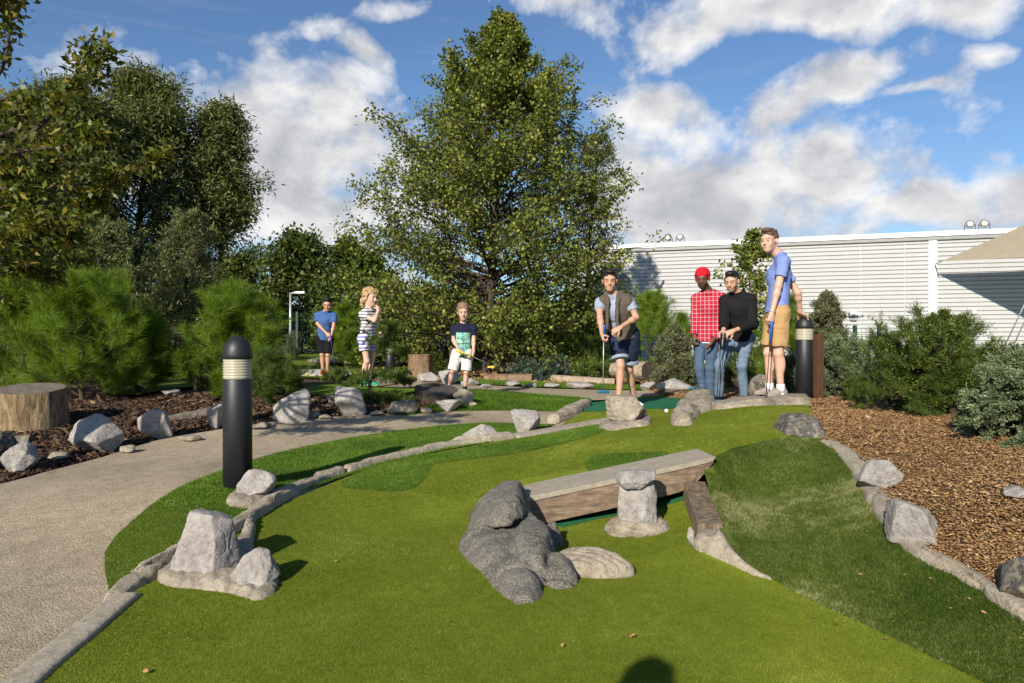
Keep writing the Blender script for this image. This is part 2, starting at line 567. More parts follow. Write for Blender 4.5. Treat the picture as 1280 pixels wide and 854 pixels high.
def sheet_xy(name, poly, side, dz, mat, kind='structure', k=1.028, label=None):
    poly = np.asarray(poly, float)
    pol = polar(max(.8, poly[:, 1].min()), poly[:, 1].max(), k)
    pol = pol[inpoly(pol, poly)]
    # keep inside points off the border
    if len(pol):
        keep = np.ones(len(pol), bool)
        for i in range(0, len(pol), 4000):
            dd = np.hypot(pol[i:i + 4000, 0, None] - poly[:, 0], pol[i:i + 4000, 1, None] - poly[:, 1]).min(1)
            keep[i:i + 4000] = dd > pol[i:i + 4000, 1] * (k - 1) * .35
        pol = pol[keep]
    allp = np.r_[poly, pol]; nb = len(poly)
    r = delaunay_2d_cdt([Vector((float(a), float(b))) for a, b in allp], [], [list(range(nb))], 1, 1e-6)
    V = np.array([v[:] for v in r[0]]); Fc = [f for f in r[2] if len(f) == 3]
    z = H(V[:, 0], V[:, 1], side) + dz
    o = build(name, np.c_[V, z], np.array(Fc), mat); COL.objects.link(o)
    return props(o, label, None, None, kind)


def sheet(name, pxpoly, side, dz, mat, smooth_=3, **kw):
    p = smoothline(pxpoly, smooth_, True) if smooth_ else np.asarray(pxpoly, float)
    p = densify(p, 9)
    return sheet_xy(name, ground(p, side)[:, :2], side, dz, mat, **kw)


def turfmat(name, c_lo, c_hi, worn=None, scale=260, bmp=.6):
    m, nt, b = nodemat(name); v = coords(nt)
    f1 = noise(nt, v, scale, 3, .7); f2 = noise(nt, v, 1.3, 4, .55); f3 = noise(nt, v, 24, 4, .6)
    c = ramp(nt, f1, [(.28, c_lo), (.72, c_hi)])
    c = mixc(nt, 1, c, ramp(nt, f2, [(.3, (.76, .80, .82)), (.7, (1.18, 1.15, 1.1))]), 'MULTIPLY')
    c = mixc(nt, 1, c, ramp(nt, f3, [(.3, (.88, .88, .85)), (.7, (1.1, 1.1, 1.05))]), 'MULTIPLY')
    if worn:
        c = mixc(nt, mathn(nt, 'MULTIPLY', ramp(nt, noise(nt, v, 2.2, 5, .65), [(.48, (0, 0, 0)), (.62, (1, 1, 1))]), .75), c, worn)
    nt.links.new(c, b.inputs['Base Color']); b.inputs['Roughness'].default_value = .9
    b.inputs['Specular IOR Level'].default_value = .15
    bump(nt, b, mathn(nt, 'ADD', f1, mathn(nt, 'MULTIPLY', f3, .5)), bmp, .006)
    return m


def pathmat():
    m, nt, b = nodemat('aggregate'); v = coords(nt)
    vo = nt.nodes.new('ShaderNodeTexVoronoi'); vo.inputs['Scale'].default_value = 120; nt.links.new(v, vo.inputs['Vector'])
    col = ramp(nt, mathn(nt, 'FRACT', mathn(nt, 'MULTIPLY', vo.outputs['Color'], 1.0)), [(0, (.13, .10, .062)), (.5, (.34, .275, .19)), (1, (.56, .47, .34))])
    f2 = noise(nt, v, 1.1, 6, .65, .5); f3 = noise(nt, v, 160, 3, .6); f4 = noise(nt, v, 14, 5, .65)
    c = mixc(nt, .62, col, (.335, .27, .185))
    c = mixc(nt, 1, c, ramp(nt, f2, [(.3, (.66, .65, .63)), (.5, (.95, .95, .94)), (.7, (1.12, 1.12, 1.12))]), 'MULTIPLY')
    c = mixc(nt, 1, c, ramp(nt, f4, [(.25, (.75, .74, .72)), (.6, (1.08, 1.08, 1.08))]), 'MULTIPLY')
    nt.links.new(c, b.inputs['Base Color']); b.inputs['Roughness'].default_value = .85; b.inputs['Specular IOR Level'].default_value = .2
    h = mathn(nt, 'ADD', mathn(nt, 'MULTIPLY', vo.outputs['Distance'], -.8), mathn(nt, 'MULTIPLY', f3, .4))
    bump(nt, b, h, .55, .006)
    return m


def mulchmat(name, c1, c2, c3, sc_=70):
    m, nt, b = nodemat(name); v = coords(nt)
    mp = nt.nodes.new('ShaderNodeMapping'); mp.inputs['Scale'].default_value = (1, .45, 1); mp.inputs['Rotation'].default_value = (0, 0, .5)
    nt.links.new(v, mp.inputs['Vector'])
    vo = nt.nodes.new('ShaderNodeTexVoronoi'); vo.inputs['Scale'].default_value = sc_; nt.links.new(mp.outputs[0], vo.inputs['Vector'])
    sep = nt.nodes.new('ShaderNodeSeparateColor'); nt.links.new(vo.outputs['Color'], sep.inputs[0])
    c = ramp(nt, sep.outputs[0], [(0, c1), (.55, c2), (1, c3)])
    nt.links.new(c, b.inputs['Base Color']); b.inputs['Roughness'].default_value = .85; b.inputs['Specular IOR Level'].default_value = .2
    bump(nt, b, mathn(nt, 'ADD', vo.outputs['Distance'], sep.outputs[1]), .9, .02)
    return m


M['green'] = turfmat('putting_turf', (.112, .142, .008), (.195, .24, .022))
M['strip'] = turfmat('short_turf', (.06, .085, .006), (.115, .145, .014))
M['rough_base'] = turfmat('long_turf_base', (.045, .085, .005), (.085, .14, .010), scale=150)
M['bank_base'] = turfmat('worn_long_turf_base', (.04, .075, .006), (.085, .125, .014), (.13, .155, .035), scale=150)
M['bright'] = turfmat('bright_turf', (.085, .15, .010), (.16, .25, .02), scale=120)
M['far_turf'] = turfmat('far_turf', (.09, .125, .008), (.15, .19, .015), scale=40)
M['felt'] = turfmat('tee_felt', (.012, .10, .05), (.022, .15, .075), scale=300, bmp=.3)
M['path'] = pathmat()
M['soil'] = mulchmat('dark_mulch', (.022, .012, .008), (.075, .04, .022), (.19, .12, .07), 45)
M['bark'] = mulchmat('bark', (.07, .035, .015), (.22, .12, .05), (.42, .27, .13), 120)

# base ground: one sheet to the horizon
gx = []
rr = [0.0] + list(np.geomspace(.9, 260, 90)); na = 160
V = [(0, 0)] + [(r * math.sin(t), r * math.cos(t)) for r in rr[1:] for t in np.linspace(0, 2 * np.pi, na, endpoint=False)]
V = np.array(V); z = np.minimum(H(V[:, 0], V[:, 1], -1), H(V[:, 0], V[:, 1], 1)) - .05
Fc = [(0, 1 + (j + 1) % na, 1 + j) for j in range(na)]
for i in range(len(rr) - 2):
    for j in range(na):
        k = (j + 1) % na; a = 1 + i * na
        Fc.append((a + j, a + k, a + na + k, a + na + j))
o = build('ground', np.c_[V, z], Fc, M['soil']); COL.objects.link(o); props(o, kind='structure')

# far lawn: everything from about 17 m on
lawn = [(-150, 17), (-30, 15), (-9, 14.2), (-3, 15.5), (1, 19), (9, 20), (16, 17), (150, 19), (150, 150), (-150, 150)]
sheet_xy('lawn', densify(lawn, 3.0), 1, -.02, M['far_turf'], k=1.08)

S = {}
# aggregate path along the stones
S['path'] = [(-420, 900), (-420, 700), (-150, 632), (0, 604), (60, 588), (130, 570), (190, 551), (250, 540), (330, 528), (400, 521), (470, 517), (540, 514),
             (600, 512), (660, 513), (712, 514), (700, 532), (650, 531), (600, 530), (520, 537), (430, 550), (350, 567), (290, 585), (220, 613), (165, 651), (131, 690),
             (136, 735), (140, 752), (60, 830), (-30, 920)]
sheet('path', S['path'], 0, -.006, M['path'], smooth_=2)
S['strip'] = [(131, 690), (165, 651), (220, 613), (300, 602), (330, 640), (240, 690), (170, 735), (146, 750), (136, 735)]
sheet('turf_strip', S['strip'], 0, 0, M['strip'], smooth_=2)
S['rough_left'] = [(195, 634), (222, 611), (290, 584), (350, 566), (430, 549), (520, 536), (600, 529), (650, 530), (690, 531), (700, 528), (640, 548), (540, 566), (430, 596), (360, 622), (310, 648), (240, 641)]
sheet('long_turf', S['rough_left'], 0, .004, M['rough_base'], smooth_=2)
# lower putting green: runs under the beam to the crease
kg = smoothline([(-60, 930), (60, 838), (150, 752), (200, 722), (300, 660), (330, 640), (380, 618), (430, 598)], 4)
kgw = ground(densify(kg, 8, False), -1)[:, :2]
crl = densify(list(KL[1:11]), .05, False)
low = np.r_[kgw, crl[1:], [(2.4, 1.5), (0, 1.3), (-1.5, 1.3)]]
sheet_xy('putting_green', low, -1, 0.0, M['green'], k=1.025)
# upper putting green
left_px = smoothline([(430, 598), (480, 580), (540, 567), (640, 548), (700, 532), (712, 518), (738, 505), (800, 496), (850, 496), (872, 512), (905, 510), (950, 504),
                      (1000, 504), (1022, 520), (1010, 538)], 4)
lw = ground(densify(left_px, 8, False), 1)[:, :2]
edge_px = smoothline([(1010, 538), (985, 546), (950, 553), (915, 562), (893, 572)], 4)
ew = ground(densify(edge_px, 6, False), 1)[:, :2]
cru = densify(list(KL[1:5]), .05, False)[::-1]
up = np.r_[lw, ew[1:], [(1.21, 4.33)], cru[:-1]]
sheet_xy('upper_green', up, 1, 0.0, M['green'], k=1.025)
# long turf bank on the right
bank_px = smoothline([(1010, 538), (1030, 552), (1046, 566), (1064, 588), (1085, 618), (1108, 655), (1140, 690), (1175, 710), (1230, 738), (1290, 775), (1400, 840), (1460, 930)], 4)
bw = ground(densify(bank_px, 8, False), 1)[:, :2]
crb = densify(list(KL[4:11]), .05, False)[::-1]
bank = np.r_[ew[::-1][:-1], bw, [(2.6, 1.4)], crb[:-1], [(1.21, 4.33)]]
sheet_xy('turf_bank', bank, 1, -.002, M['bank_base'], k=1.011)
S['bank'] = bank
# long turf beside the kerb on the upper green, and the small tuft by the beam
S['rough_up'] = [(424, 606), (470, 584), (545, 568), (640, 551), (700, 540), (752, 531), (752, 541), (700, 556), (640, 568), (575, 576), (540, 582), (530, 600), (505, 614), (450, 612)]
sheet('long_turf_patch', S['rough_up'], 0, .005, M['rough_base'], smooth_=2)
S['tuft'] = [(733, 577), (745, 570), (790, 567), (835, 566), (822, 575), (780, 583), (736, 590)]
sheet('long_turf_patch', S['tuft'], 1, .005, M['rough_base'], smooth_=2)
# tee felt and felt below the beam
sheet('tee_mat', [(735, 504), (800, 498), (857, 498), (853, 511), (800, 512), (722, 516)], 1, .006, M['felt'], smooth_=0)
fl = ground(densify([(704, 660), (735, 652), (763, 646), (820, 636), (862, 623)], 6, False), -1)[:, :2]
ft = np.r_[fl, [(1.12, 4.34), (.8, 4.30), (.4, 4.25), (.1, 4.2)]]
sheet_xy('tunnel_felt', ft, -1, .004, M['felt'])
# middle distance
S['bright'] = [(500, 519), (530, 511), (552, 500), (578, 491), (605, 489), (670, 494), (738, 500), (722, 508), (700, 514), (640, 513), (560, 514)]
sheet('bright_turf', S['bright'], 0, -.001, M['bright'], smooth_=2)
sheet('far_path', [(455, 482), (520, 484), (585, 491), (640, 491.5), (738, 500), (800, 497), (852, 497), (868, 492), (800, 488), (700, 486), (620, 482), (560, 478), (500, 472), (450, 474)], 0, -.004, M['path'], smooth_=2)
S['thin'] = [(560, 477), (620, 481), (700, 485), (800, 487), (868, 491), (868, 486), (800, 483), (700, 480), (620, 477), (560, 473)]
sheet('bright_turf', S['thin'], 0, -.002, M['bright'], smooth_=2)
sheet('bright_turf', [(360, 493), (420, 496), (490, 493), (540, 482), (510, 475), (440, 476), (380, 484)], 0, -.010, M['bright'], smooth_=2)
sheet('far_green', [(330, 482), (380, 470), (430, 474), (560, 470), (555, 452), (470, 446), (360, 449), (300, 462)], 0, -.016, M['far_turf'], smooth_=2)
sheet('far_green', [(150, 492), (205, 486), (300, 474), (300, 458), (250, 450), (190, 450), (120, 462)], 0, -.012, M['far_turf'], smooth_=2)
# bark bed on the right
bkp = smoothline([(1010, 538), (1030, 552), (1046, 566), (1064, 588), (1085, 618), (1108, 655), (1140, 690), (1175, 710), (1230, 738), (1290, 775), (1400, 840)], 3)
bkw = ground(densify(bkp, 8, False), 1)[:, :2]
bark = np.r_[bkw, [(4.5, 1.6), (9, 3.5), (9, 9), (6, 12.5), (2.2, 12.5), (2.2, 9.4), (2.9, 8.4), (3.15, 7.2), (2.9, 6.6)]]
sheet_xy('bark_bed', densify(bark, .15), 1, -.008, M['bark'])
S['barkw'] = bark
# ------------------------------------------------------------------ stones, kerbs, timber, bollards
M['lime'] = rockmat('limestone', [(.27, .24, .22), (.40, .365, .335), (.52, .485, .45)], 1.6, .35, bd=.03)
M['lime_warm'] = rockmat('warm_limestone', [(.20, .165, .12), (.34, .29, .22), (.46, .405, .32)], 1.6, .35, strata=6)
M['kerb'] = rockmat('kerb_mortar', [(.28, .235, .17), (.40, .345, .26), (.50, .44, .35)], 2.5, .35)
M['kerb_flat'] = rockmat('kerb_concrete', [(.27, .235, .18), (.345, .30, .23), (.41, .365, .285)], 2, .35, bd=.006)
M['slate'] = rockmat('grey_boulder_stone', [(.055, .050, .044), (.12, .11, .095), (.20, .185, .155)], 1.5, .6, lichen=(.25, .23, .185), lsc=80, bd=.012)
M['slate2'] = rockmat('slate_stone', [(.05, .048, .047), (.12, .115, .105), (.22, .20, .18)], 1.5, .5, lichen=(.28, .24, .17))
M['black'] = simple('black_powder_coat', (.012, .0125, .015), .5, .2, 60, .05, spec=.5)


def icos(n):
    import bmesh
    bm = bmesh.new(); bmesh.ops.create_icosphere(bm, subdivisions=n, radius=1)
    V = np.array([v.co[:] for v in bm.verts]); Fc = np.array([[v.index for v in f.verts] for f in bm.faces]); bm.free()
    return V, Fc


ICO = {n: icos(n) for n in (3, 4, 5, 6)}


def rockshape(seed, n=5, planes=16, rough=.07, sharp=.86, tall=0):
    r_ = np.random.default_rng(seed); D, Fc = ICO[n]
    N = r_.normal(size=(planes, 3)); N /= np.linalg.norm(N, axis=1)[:, None]
    h = r_.uniform(.55, 1.0, planes)
    dn = D @ N.T
    rr = np.where(dn > .08, h / np.maximum(dn, .08), 9).min(1); rr = np.minimum(rr, 1.25)
    V = D * rr[:, None]
    V = V * (1 + rough * fbm(V * 2.2 + seed, 4, seed)[:, None]) + rough * .35 * np.stack([fbm(V * 7 + i * 9 + seed, 3, seed + i) for i in range(3)], 1)
    # small chipped ledges
    V *= (1 - .035 * (np.abs(vnoise(V * 5 + seed * 3, seed)) ** .5))[:, None]
    lo, hi = V.min(0), V.max(0)
    return (V - (lo + hi) / 2) / (hi - lo) * 2, Fc


def rockpx(x0, x1, yt, yb, seed, side=0, name='rock', label='', mat=None, group=None, n=5, sink=.12, depth=.8, rz=None, planes=16, tilt=0, rough=.065, cat='rock', base=None):
    p = gpt((x0 + x1) / 2, yb, side) if base is None else np.asarray(base)
    d = p[1]; wd = (x1 - x0) / F * d
    dp = wd * depth; d2 = d + dp * .4
    wd = (x1 - x0) / F * d2; ht = (yb - yt) / F * d2 * 1.02
    V, Fc = rockshape(seed, n, planes, rough)
    V = V @ rotz(rz if rz is not None else seed * 1.3).T
    V = V @ roty(tilt).T
    lo, hi = V.min(0), V.max(0); V = (V - (lo + hi) / 2) / (hi - lo)
    hh = ht * (1 + sink); V = V * (wd, dp, hh)
    c = np.array([((x0 + x1) / 2 - CX) / F * d2, d2, p[2] - ht * sink + hh / 2])
    return single(name, label, cat, V + c, Fc, mat or M['lime'], group)


def hullrock(pts, seed, n=6, rough=.05, chip=5):
    """rock whose big faces are those of the hull of pts, with chipped, noisy surface"""
    import bmesh
    bm = bmesh.new(); [bm.verts.new(p) for p in pts]; bmesh.ops.convex_hull(bm, input=bm.verts); bm.normal_update()
    c = np.mean([v.co[:] for v in bm.verts if v.link_faces], 0)
    Pn = np.array([f.normal[:] for f in bm.faces]); Ph = np.array([(np.array(f.verts[0].co) - c) @ np.array(f.normal) for f in bm.faces]); bm.free()
    r_ = np.random.default_rng(seed); D, Fc = ICO[n]
    en = r_.normal(size=(chip, 3)); en /= np.linalg.norm(en, axis=1)[:, None]
    dd = D @ Pn.T; rr = np.where(dd > .05, Ph / np.maximum(dd, .05), 9).min(1)
    V = D * rr[:, None]
    for k in range(chip):
        m = V @ en[k]; lim = m.max() * r_.uniform(.86, .97); V = V - np.maximum(m - lim, 0)[:, None] * en[k]
    sz = np.abs(V).max()
    q = V / sz
    V = V * (1 + rough * 1.2 * fbm(q * 2.4 + seed, 4, seed) + rough * .7 * fbm(q * 7 + seed, 4, seed + 2) - rough * .8 * np.maximum(0, 1 - 9 * np.abs(vnoise(q * 3.2 + seed, seed + 9))))[:, None]
    return V + c, Fc


GK = 'limestone rocks along the kerbs'
GP = 'limestone rocks bordering the path'
# kerbside rocks
def placed(pts, c, seed, label, mat, **kw):
    V, Fq_ = hullrock(np.asarray(pts) , seed, **kw); return single('rock', label, 'rock', V + c, Fq_, mat, GK)
c0 = gpt(254, 722, -1) + (-.01, .055, -.012)
placed([(-.15, -.09, 0), (.075, -.115, 0), (.155, .03, .02), (.12, .14, 0), (-.10, .13, 0), (-.10, -.05, .19), (-.068, -.02, .305), (.045, -.045, .29), (.115, .02, .255), (.12, .06, .17), (.06, .1, .26), (-.05, .07, .30), (.075, -.08, .16), (.10, -.08, .02)], c0, 3, 'tall pale limestone rock with flat cut side on the kerb corner', M['lime'], rough=.035)
c0 = gpt(311, 738, -1) + (0, .08, .005)
placed([(-.115, -.02, .03), (-.04, -.10, 0), (.07, -.10, .01), (.115, -.01, .04), (.09, .08, .02), (-.07, .08, .02), (-.05, -.02, .125), (.015, -.03, .165), (.06, .0, .15), (.0, .05, .15), (.085, -.04, .10)], c0, 8, 'smaller pale rock at the right foot of the tall kerb corner rock', M['lime'], rough=.04)
rockpx(297, 346, 591, 627, 12, 0, label='pale rock sitting at the foot of the nearest black bollard', group=GK, planes=14)
rockpx(578, 622, 532, 550, 14, 0, label='low pale pair of lumps behind the kerb, left of the pointed grey rock', group=GK, depth=.6)
rockpx(638, 676, 514, 543, 19, 0, label='pointed grey white rock behind the kerb where the path ends', group=GK, planes=12)
# rock caps on the vest man's stone and by the plaid shirt man are mounds (below)
# path border
brd = [(83, 147, 522, 566, 21, 'broad pale limestone block on the mulch edge right of the tree stump'),
       (4, 49, 555, 588, 24, 'small mottled white rock below the stump at the left edge'),
       (178, 217, 513, 547, 26, 'pointed pale rock at the left end of the grey log'),
       (258, 281, 505, 535, 29, 'small white rock left of the nearest black bollard'),
       (342, 389, 489, 528, 31, 'rounded pale grey rock right of the nearest bollard on the mulch edge'),
       (417, 458, 485, 522, 34, 'upright craggy rock with dark hollow beside the path'),
       (484, 522, 502, 519, 37, 'flat grey stone sunk in the mulch edge left of the round dark stump'),
       (541, 577, 500, 515, 40, 'low white rock in front of the round dark stump'),
       (566, 593, 487, 507, 42, 'warm pale rock at the feet of the boy in navy T-shirt'),
       (-40, 14, 543, 570, 45, 'dark low stone under the log at the left edge')]
for x0, x1, yt, yb, sd, lb in brd:
    rockpx(x0, x1, yt, yb, sd, 0, label=lb, group=GP, mat=M['slate2'] if sd in (37, 45) else (M['lime_warm'] if sd == 42 else M['lime']), planes=14 + sd % 5, n=5 if x0 < 200 else 4)
# small pebbles along the mulch edge
pb = [(150, 170, 557, 566, 50), (225, 252, 545, 552, 51), (318, 338, 529, 536, 52), (385, 402, 514, 522, 53), (398, 416, 519, 525, 54), (462, 482, 514, 520, 55), (524, 541, 510, 517, 56), (60, 84, 566, 575, 57), (586, 597, 503, 509, 58)]
for x0, x1, yt, yb, sd in pb:
    rockpx(x0, x1, yt, yb, sd, 0, name='cobble', label='small half buried cobble along the mulch edge of the path', cat='stone', group='cobbles along the mulch edge', n=3, mat=M['lime_warm'])
# back row
GB = 'rocks around the far planting beds'
bk = [(520, 552, 466, 478, 60, 'flat pale rock below the fibrous stump'), (548, 575, 463, 480, 61, 'pale boulder right of the fibrous stump behind the navy shirt boy'),
      (545, 572, 450, 464, 62, 'greyish rock with blue tinge beside the brown post'), (452, 472, 432, 446, 63, 'rounded white stone on the far green beside the distant bollard'), (575, 600, 473, 482, 64, 'low pale stones between the boy\'s legs'),
      (632, 650, 476, 483, 65, 'pale rock under the left bark log'), (655, 672, 479, 484, 66, 'small white stone in gravel strip under the bark logs'), (680, 700, 479, 485, 67, 'white stone beneath the left end of the pale log'),
      (708, 745, 478, 486, 68, 'wide white stone in front of the pale log'), (800, 822, 478, 489, 69, 'angled pale stone right of the vest man\'s legs'), (822, 864, 474, 491, 70, 'long pale sloping stone beside the plaid shirt man'),
      (634, 646, 456, 466, 71, 'small pale boulder at the left of the blue green juniper'), (384, 450, 447, 457, 72, 'wide flat grey slab behind the boy in blue polo'), (600, 615, 480, 485, 73, 'little pale stone right of the boy\'s white shorts'),
      (935, 960, 468, 498, 74, 'dark grey upright rock between the two men on the right'), (480, 500, 448, 458, 75, 'brown stone right of the distant bollard'), (403, 437, 492, 505, 76, 'small dark slab at the edge of bright turf behind the rocks'), (200, 226, 488, 494, 77, 'flat pale stone on the far lawn behind the pines')]
for x0, x1, yt, yb, sd, lb in bk:
    rockpx(x0, x1, yt, yb, sd, 0, label=lb, group=GB, n=4, mat=M['slate2'] if sd in (72, 74, 76, 75) else M['lime'])
# right-hand kerb rocks
rockpx(1071, 1118, 578, 616, 80, 1, label='pale flat rock set in the right kerb beside the bark', group=GK, depth=1.0, rz=.5)
rockpx(1114, 1181, 636, 688, 81, 1, label='large pale slab set in the right kerb, lowest of the white ones', group=GK, depth=1.1, rz=.5, planes=11)
rockpx(1250, 1330, 704, 758, 82, 1, label='grey slaty rock at the bottom right corner of the kerb', mat=M['slate2'], group=GK, planes=12)
rockpx(1252, 1300, 612, 622, 83, 1, label='pale flat stone half buried in the bark at the right', group=GB, n=4)


def mound(name, pxpoly, side, hgt, edge, mat, label, cat, seed=0, rough=.03, k=1.006, freq=9, ridge=0, group=None, shape=None, sm=4):
    p = ground(densify(smoothline(pxpoly, sm, True), 4), side)[:, :2]
    pol = polar(p[:, 1].min(), p[:, 1].max(), k); pol = pol[inpoly(pol, p)]
    dd = np.array([np.hypot(*(p - q).T).min() for q in pol]); pol = pol[dd > pol[:, 1] * (k - 1) * .4]
    allp = np.r_[p, pol]
    r = delaunay_2d_cdt([Vector((float(a), float(b))) for a, b in allp], [], [list(range(len(p)))], 1, 1e-6)
    V = np.array([v[:] for v in r[0]]); Fc = np.array([f for f in r[2] if len(f) == 3])
    dist = np.array([np.hypot(*(p - q).T).min() for q in V])
    t = np.clip(dist / edge, 0, 1); prof = np.sqrt(1 - (1 - t) ** 2)
    z0 = H(V[:, 0], V[:, 1], side)
    hv = hgt if shape is None else shape(V[:, 0], V[:, 1])
    q = np.c_[V * freq, np.zeros(len(V))] + seed
    nz = fbm(q, 5, seed)
    z = z0 - .015 + prof * (hv + .015) + rough * nz * np.minimum(1, t * 2)
    if ridge:
        ph = fbm(q * .35, 3, seed + 5) * 3 + (V @ np.array([math.cos(seed), math.sin(seed)])) * ridge
        z += rough * .9 * (np.abs(np.sin(ph)) ** .5 - .7) * t
    return single(name, label, cat, np.c_[V, z], Fc, mat, group)


# mound of sculpted stone below the corner rocks
mound('stone_plinth', [(196, 722), (225, 700), (270, 688), (300, 672), (300, 640), (320, 660), (318, 690), (345, 712), (346, 738), (322, 752), (290, 744), (250, 738), (210, 734)], -1, .038, .05, M['lime_warm'],
      'layered tan stone plinth under the kerb corner rocks', 'stone plinth', 3, .018, ridge=45)
mound('stone_plinth', [(280, 628), (300, 614), (325, 612), (350, 618), (345, 628), (310, 637), (288, 635)], 0, .035, .05, M['lime_warm'], 'tan stone plinth beside the nearest bollard', 'stone plinth', 4, .012, ridge=50)
# vest man's boulder with skirt
b = mound('stone_plinth', [(748, 535), (765, 526), (790, 520), (812, 523), (812, 532), (790, 535), (765, 539)], 1, .05, .1, M['lime_warm'], 'tan stone skirt around the boulder at the feet of the man in the vest', 'stone plinth', 6, .018, ridge=40, k=1.01)
rockpx(757, 811, 496, 533, 90, 1, label='rounded tan boulder in front of the man in the vest', mat=M['lime_warm'], planes=18, depth=.7, sink=.1, group=GK)
mound('layered_rock', [(838, 530), (848, 516), (858, 502), (876, 496), (890, 503), (892, 512), (878, 517), (868, 524), (866, 531), (850, 533)], 1, .13, .16, M['lime_warm'],
      'sloping layered tan rock in front of the plaid shirt man', 'rock', 7, .05, ridge=22, k=1.01, freq=6)
# low kerb stones behind the plateau
mound('edging_stone', [(885, 512), (905, 504), (935, 501), (965, 499), (1000, 498), (1015, 505), (985, 507), (940, 508), (905, 512)], 1, .06, .06, M['lime_warm'], 'low pale stone edging under the shoes of the tall man', 'edging', 9, .03, k=1.01)
c0 = gpt(1014, 548, 1)
V, Fq_ = hullrock([(-.17, -.0, -.03), (-.05, -.10, -.04), (.10, -.09, -.05), (.20, .10, -.05), (.16, .55, -.05), (-.08, .60, -.02), (-.14, .3, .0), (-.155, .05, .04), (-.03, -.02, .09), (.06, .0, .10), (.145, .15, .10), (.12, .45, .10), (-.02, .5, .12), (-.06, .22, .13), (.05, .2, .16)], 12, 6, .05)
single('dark_boulder', 'dark grey veined boulder below the farther bollard at the plateau edge', 'boulder', V + c0 + (.02, .06, 0), Fq_, M['slate2'])


def kerb(name, pxs, side, wid, hgt, mat, label, seed=0, rough=.2, sm=6, ridge=.0, sink=.05):
    line = ground(densify(smoothline(pxs, sm), 3, False), side)
    # equal arc steps
    s = np.r_[0, np.cumsum(np.hypot(*np.diff(line[:, :2], axis=0).T))]; n = max(8, int(s[-1] / .012)); u = np.linspace(0, s[-1], n)
    L = np.stack([np.interp(u, s, line[:, i]) for i in range(2)], 1)
    for _ in range(6): L[1:-1] = (L[:-2] + 2 * L[1:-1] + L[2:]) / 4
    T = np.gradient(L, axis=0); T /= np.linalg.norm(T, axis=1)[:, None]; N = np.c_[-T[:, 1], T[:, 0]]
    m = 19; a = np.linspace(-1, 1, m)
    w = np.interp(u / s[-1], np.linspace(0, 1, len(wid)), wid) / 2; h = np.interp(u / s[-1], np.linspace(0, 1, len(hgt)), hgt)
    ex = 5 if rough < .1 else 3.4
    pr = (1 - np.abs(a) ** ex) ** (1 / ex)
    xy = L[:, None, :] + N[:, None, :] * (a[None, :, None] * w[:, None, None])
    base = H(L[:, 0], L[:, 1], side)
    z = base[:, None] - sink + pr[None, :] * (h[:, None] + sink)
    V = np.concatenate([xy, z[..., None]], -1)
    q = V * 9 + seed
    en = np.clip(np.minimum(u, s[-1] - u) / .05, 0, 1) ** .5; V[..., 2] -= ((1 - en) * (h + sink * .6))[:, None] * np.minimum(1, pr)[None]
    dz = fbm(q, 5, seed)
    V[..., 2] += rough * h[:, None] * dz * np.minimum(1, pr * 1.5)[None]
    V[..., :2] += (rough * w[:, None] * .8 * fbm(q + 40, 4, seed + 3))[..., None] * N[:, None, :]
    if ridge:
        ph = u[:, None] * ridge * .33 + a[None] * .45 + fbm(q * .25, 2, seed + 8) * .9; bi = np.floor(ph).astype(int); fr = ph - bi
        hr = ((bi * 7919 + seed * 31) % 17) / 17 - .5; hs = ((bi * 104729 + seed * 57) % 13) / 13 - .5
        gro = np.maximum(0, 1 - np.minimum(fr, 1 - fr) / .07)
        lay = np.abs(np.sin((V[..., 2] - base[:, None]) * 160 + fbm(q * .5, 3, seed) * 3)) * .12
        V[..., 2] += h[:, None] * (.42 * hr + .45 * hs * a[None] + .25 * (fr - .5) * np.sign(hs) - .38 * gro - lay) * np.minimum(1, pr * 1.4)[None]
        V[..., :2] += (w[:, None] * (.22 * hs - .10 * gro * np.sign(a)[None]))[..., None] * N[:, None, :]
    V = V.reshape(-1, 3); I = np.arange(n * m).reshape(n, m)
    Fc = np.stack([I[:-1, :-1], I[1:, :-1], I[1:, 1:], I[:-1, 1:]], -1).reshape(-1, 4)
    return single(name, label, 'kerb', V, Fc, mat)


kerb('concrete_kerb', [(-60, 924), (20, 858), (80, 808), (130, 768), (165, 740)], 0, [.135, .135, .12], [.016, .016, .02], M['kerb_flat'], 'smooth concrete kerb at the bottom left between path and green', 2, .09)
kerb('sculpted_kerb', [(138, 754), (152, 742), (170, 728), (195, 712), (222, 695), (255, 682), (290, 662), (318, 643), (350, 622), (390, 603), (430, 590)], 0, [.09, .12, .10, .10, .11, .11, .10, .10], [.03, .06, .05, .05, .06, .06, .05, .05], M['kerb'],
     'sculpted tan stone kerb from the corner rocks up past the bollard', 5, .22, ridge=10)
kerb('sculpted_kerb', [(428, 591), (470, 578), (510, 569), (560, 558), (600, 553), (642, 547)], 0, [.10, .11, .13, .15], [.05, .055, .065, .055], M['kerb'], 'sculpted tan stone kerb behind the long turf patch', 8, .22, ridge=9)
kerb('concrete_kerb', [(638, 547.5), (680, 541), (720, 534), (765, 526)], 0, [.20, .20], [.03, .035], M['kerb_flat'], 'smooth straight concrete kerb leading to the boulder at the vest man\'s feet', 3, .04)
kerb('stone_kerb', [(690, 529), (705, 523), (718, 515), (733, 507)], 1, [.16, .2, .16], [.09, .1, .09], M['lime_warm'], 'short pale stone kerb at the corner of the tee mat', 11, .25)
kerb('mortar_kerb', [(1028, 551), (1050, 562), (1072, 584), (1092, 614), (1118, 655), (1150, 688), (1190, 706), (1240, 735), (1300, 772), (1380, 815)], 1, [.11, .13, .14, .13, .10, .09, .10], [.025, .03, .03, .03, .025, .02, .025], M['kerb'],
     'tan mortar kerb curving between the long turf and the bark', 15, .3, ridge=5)
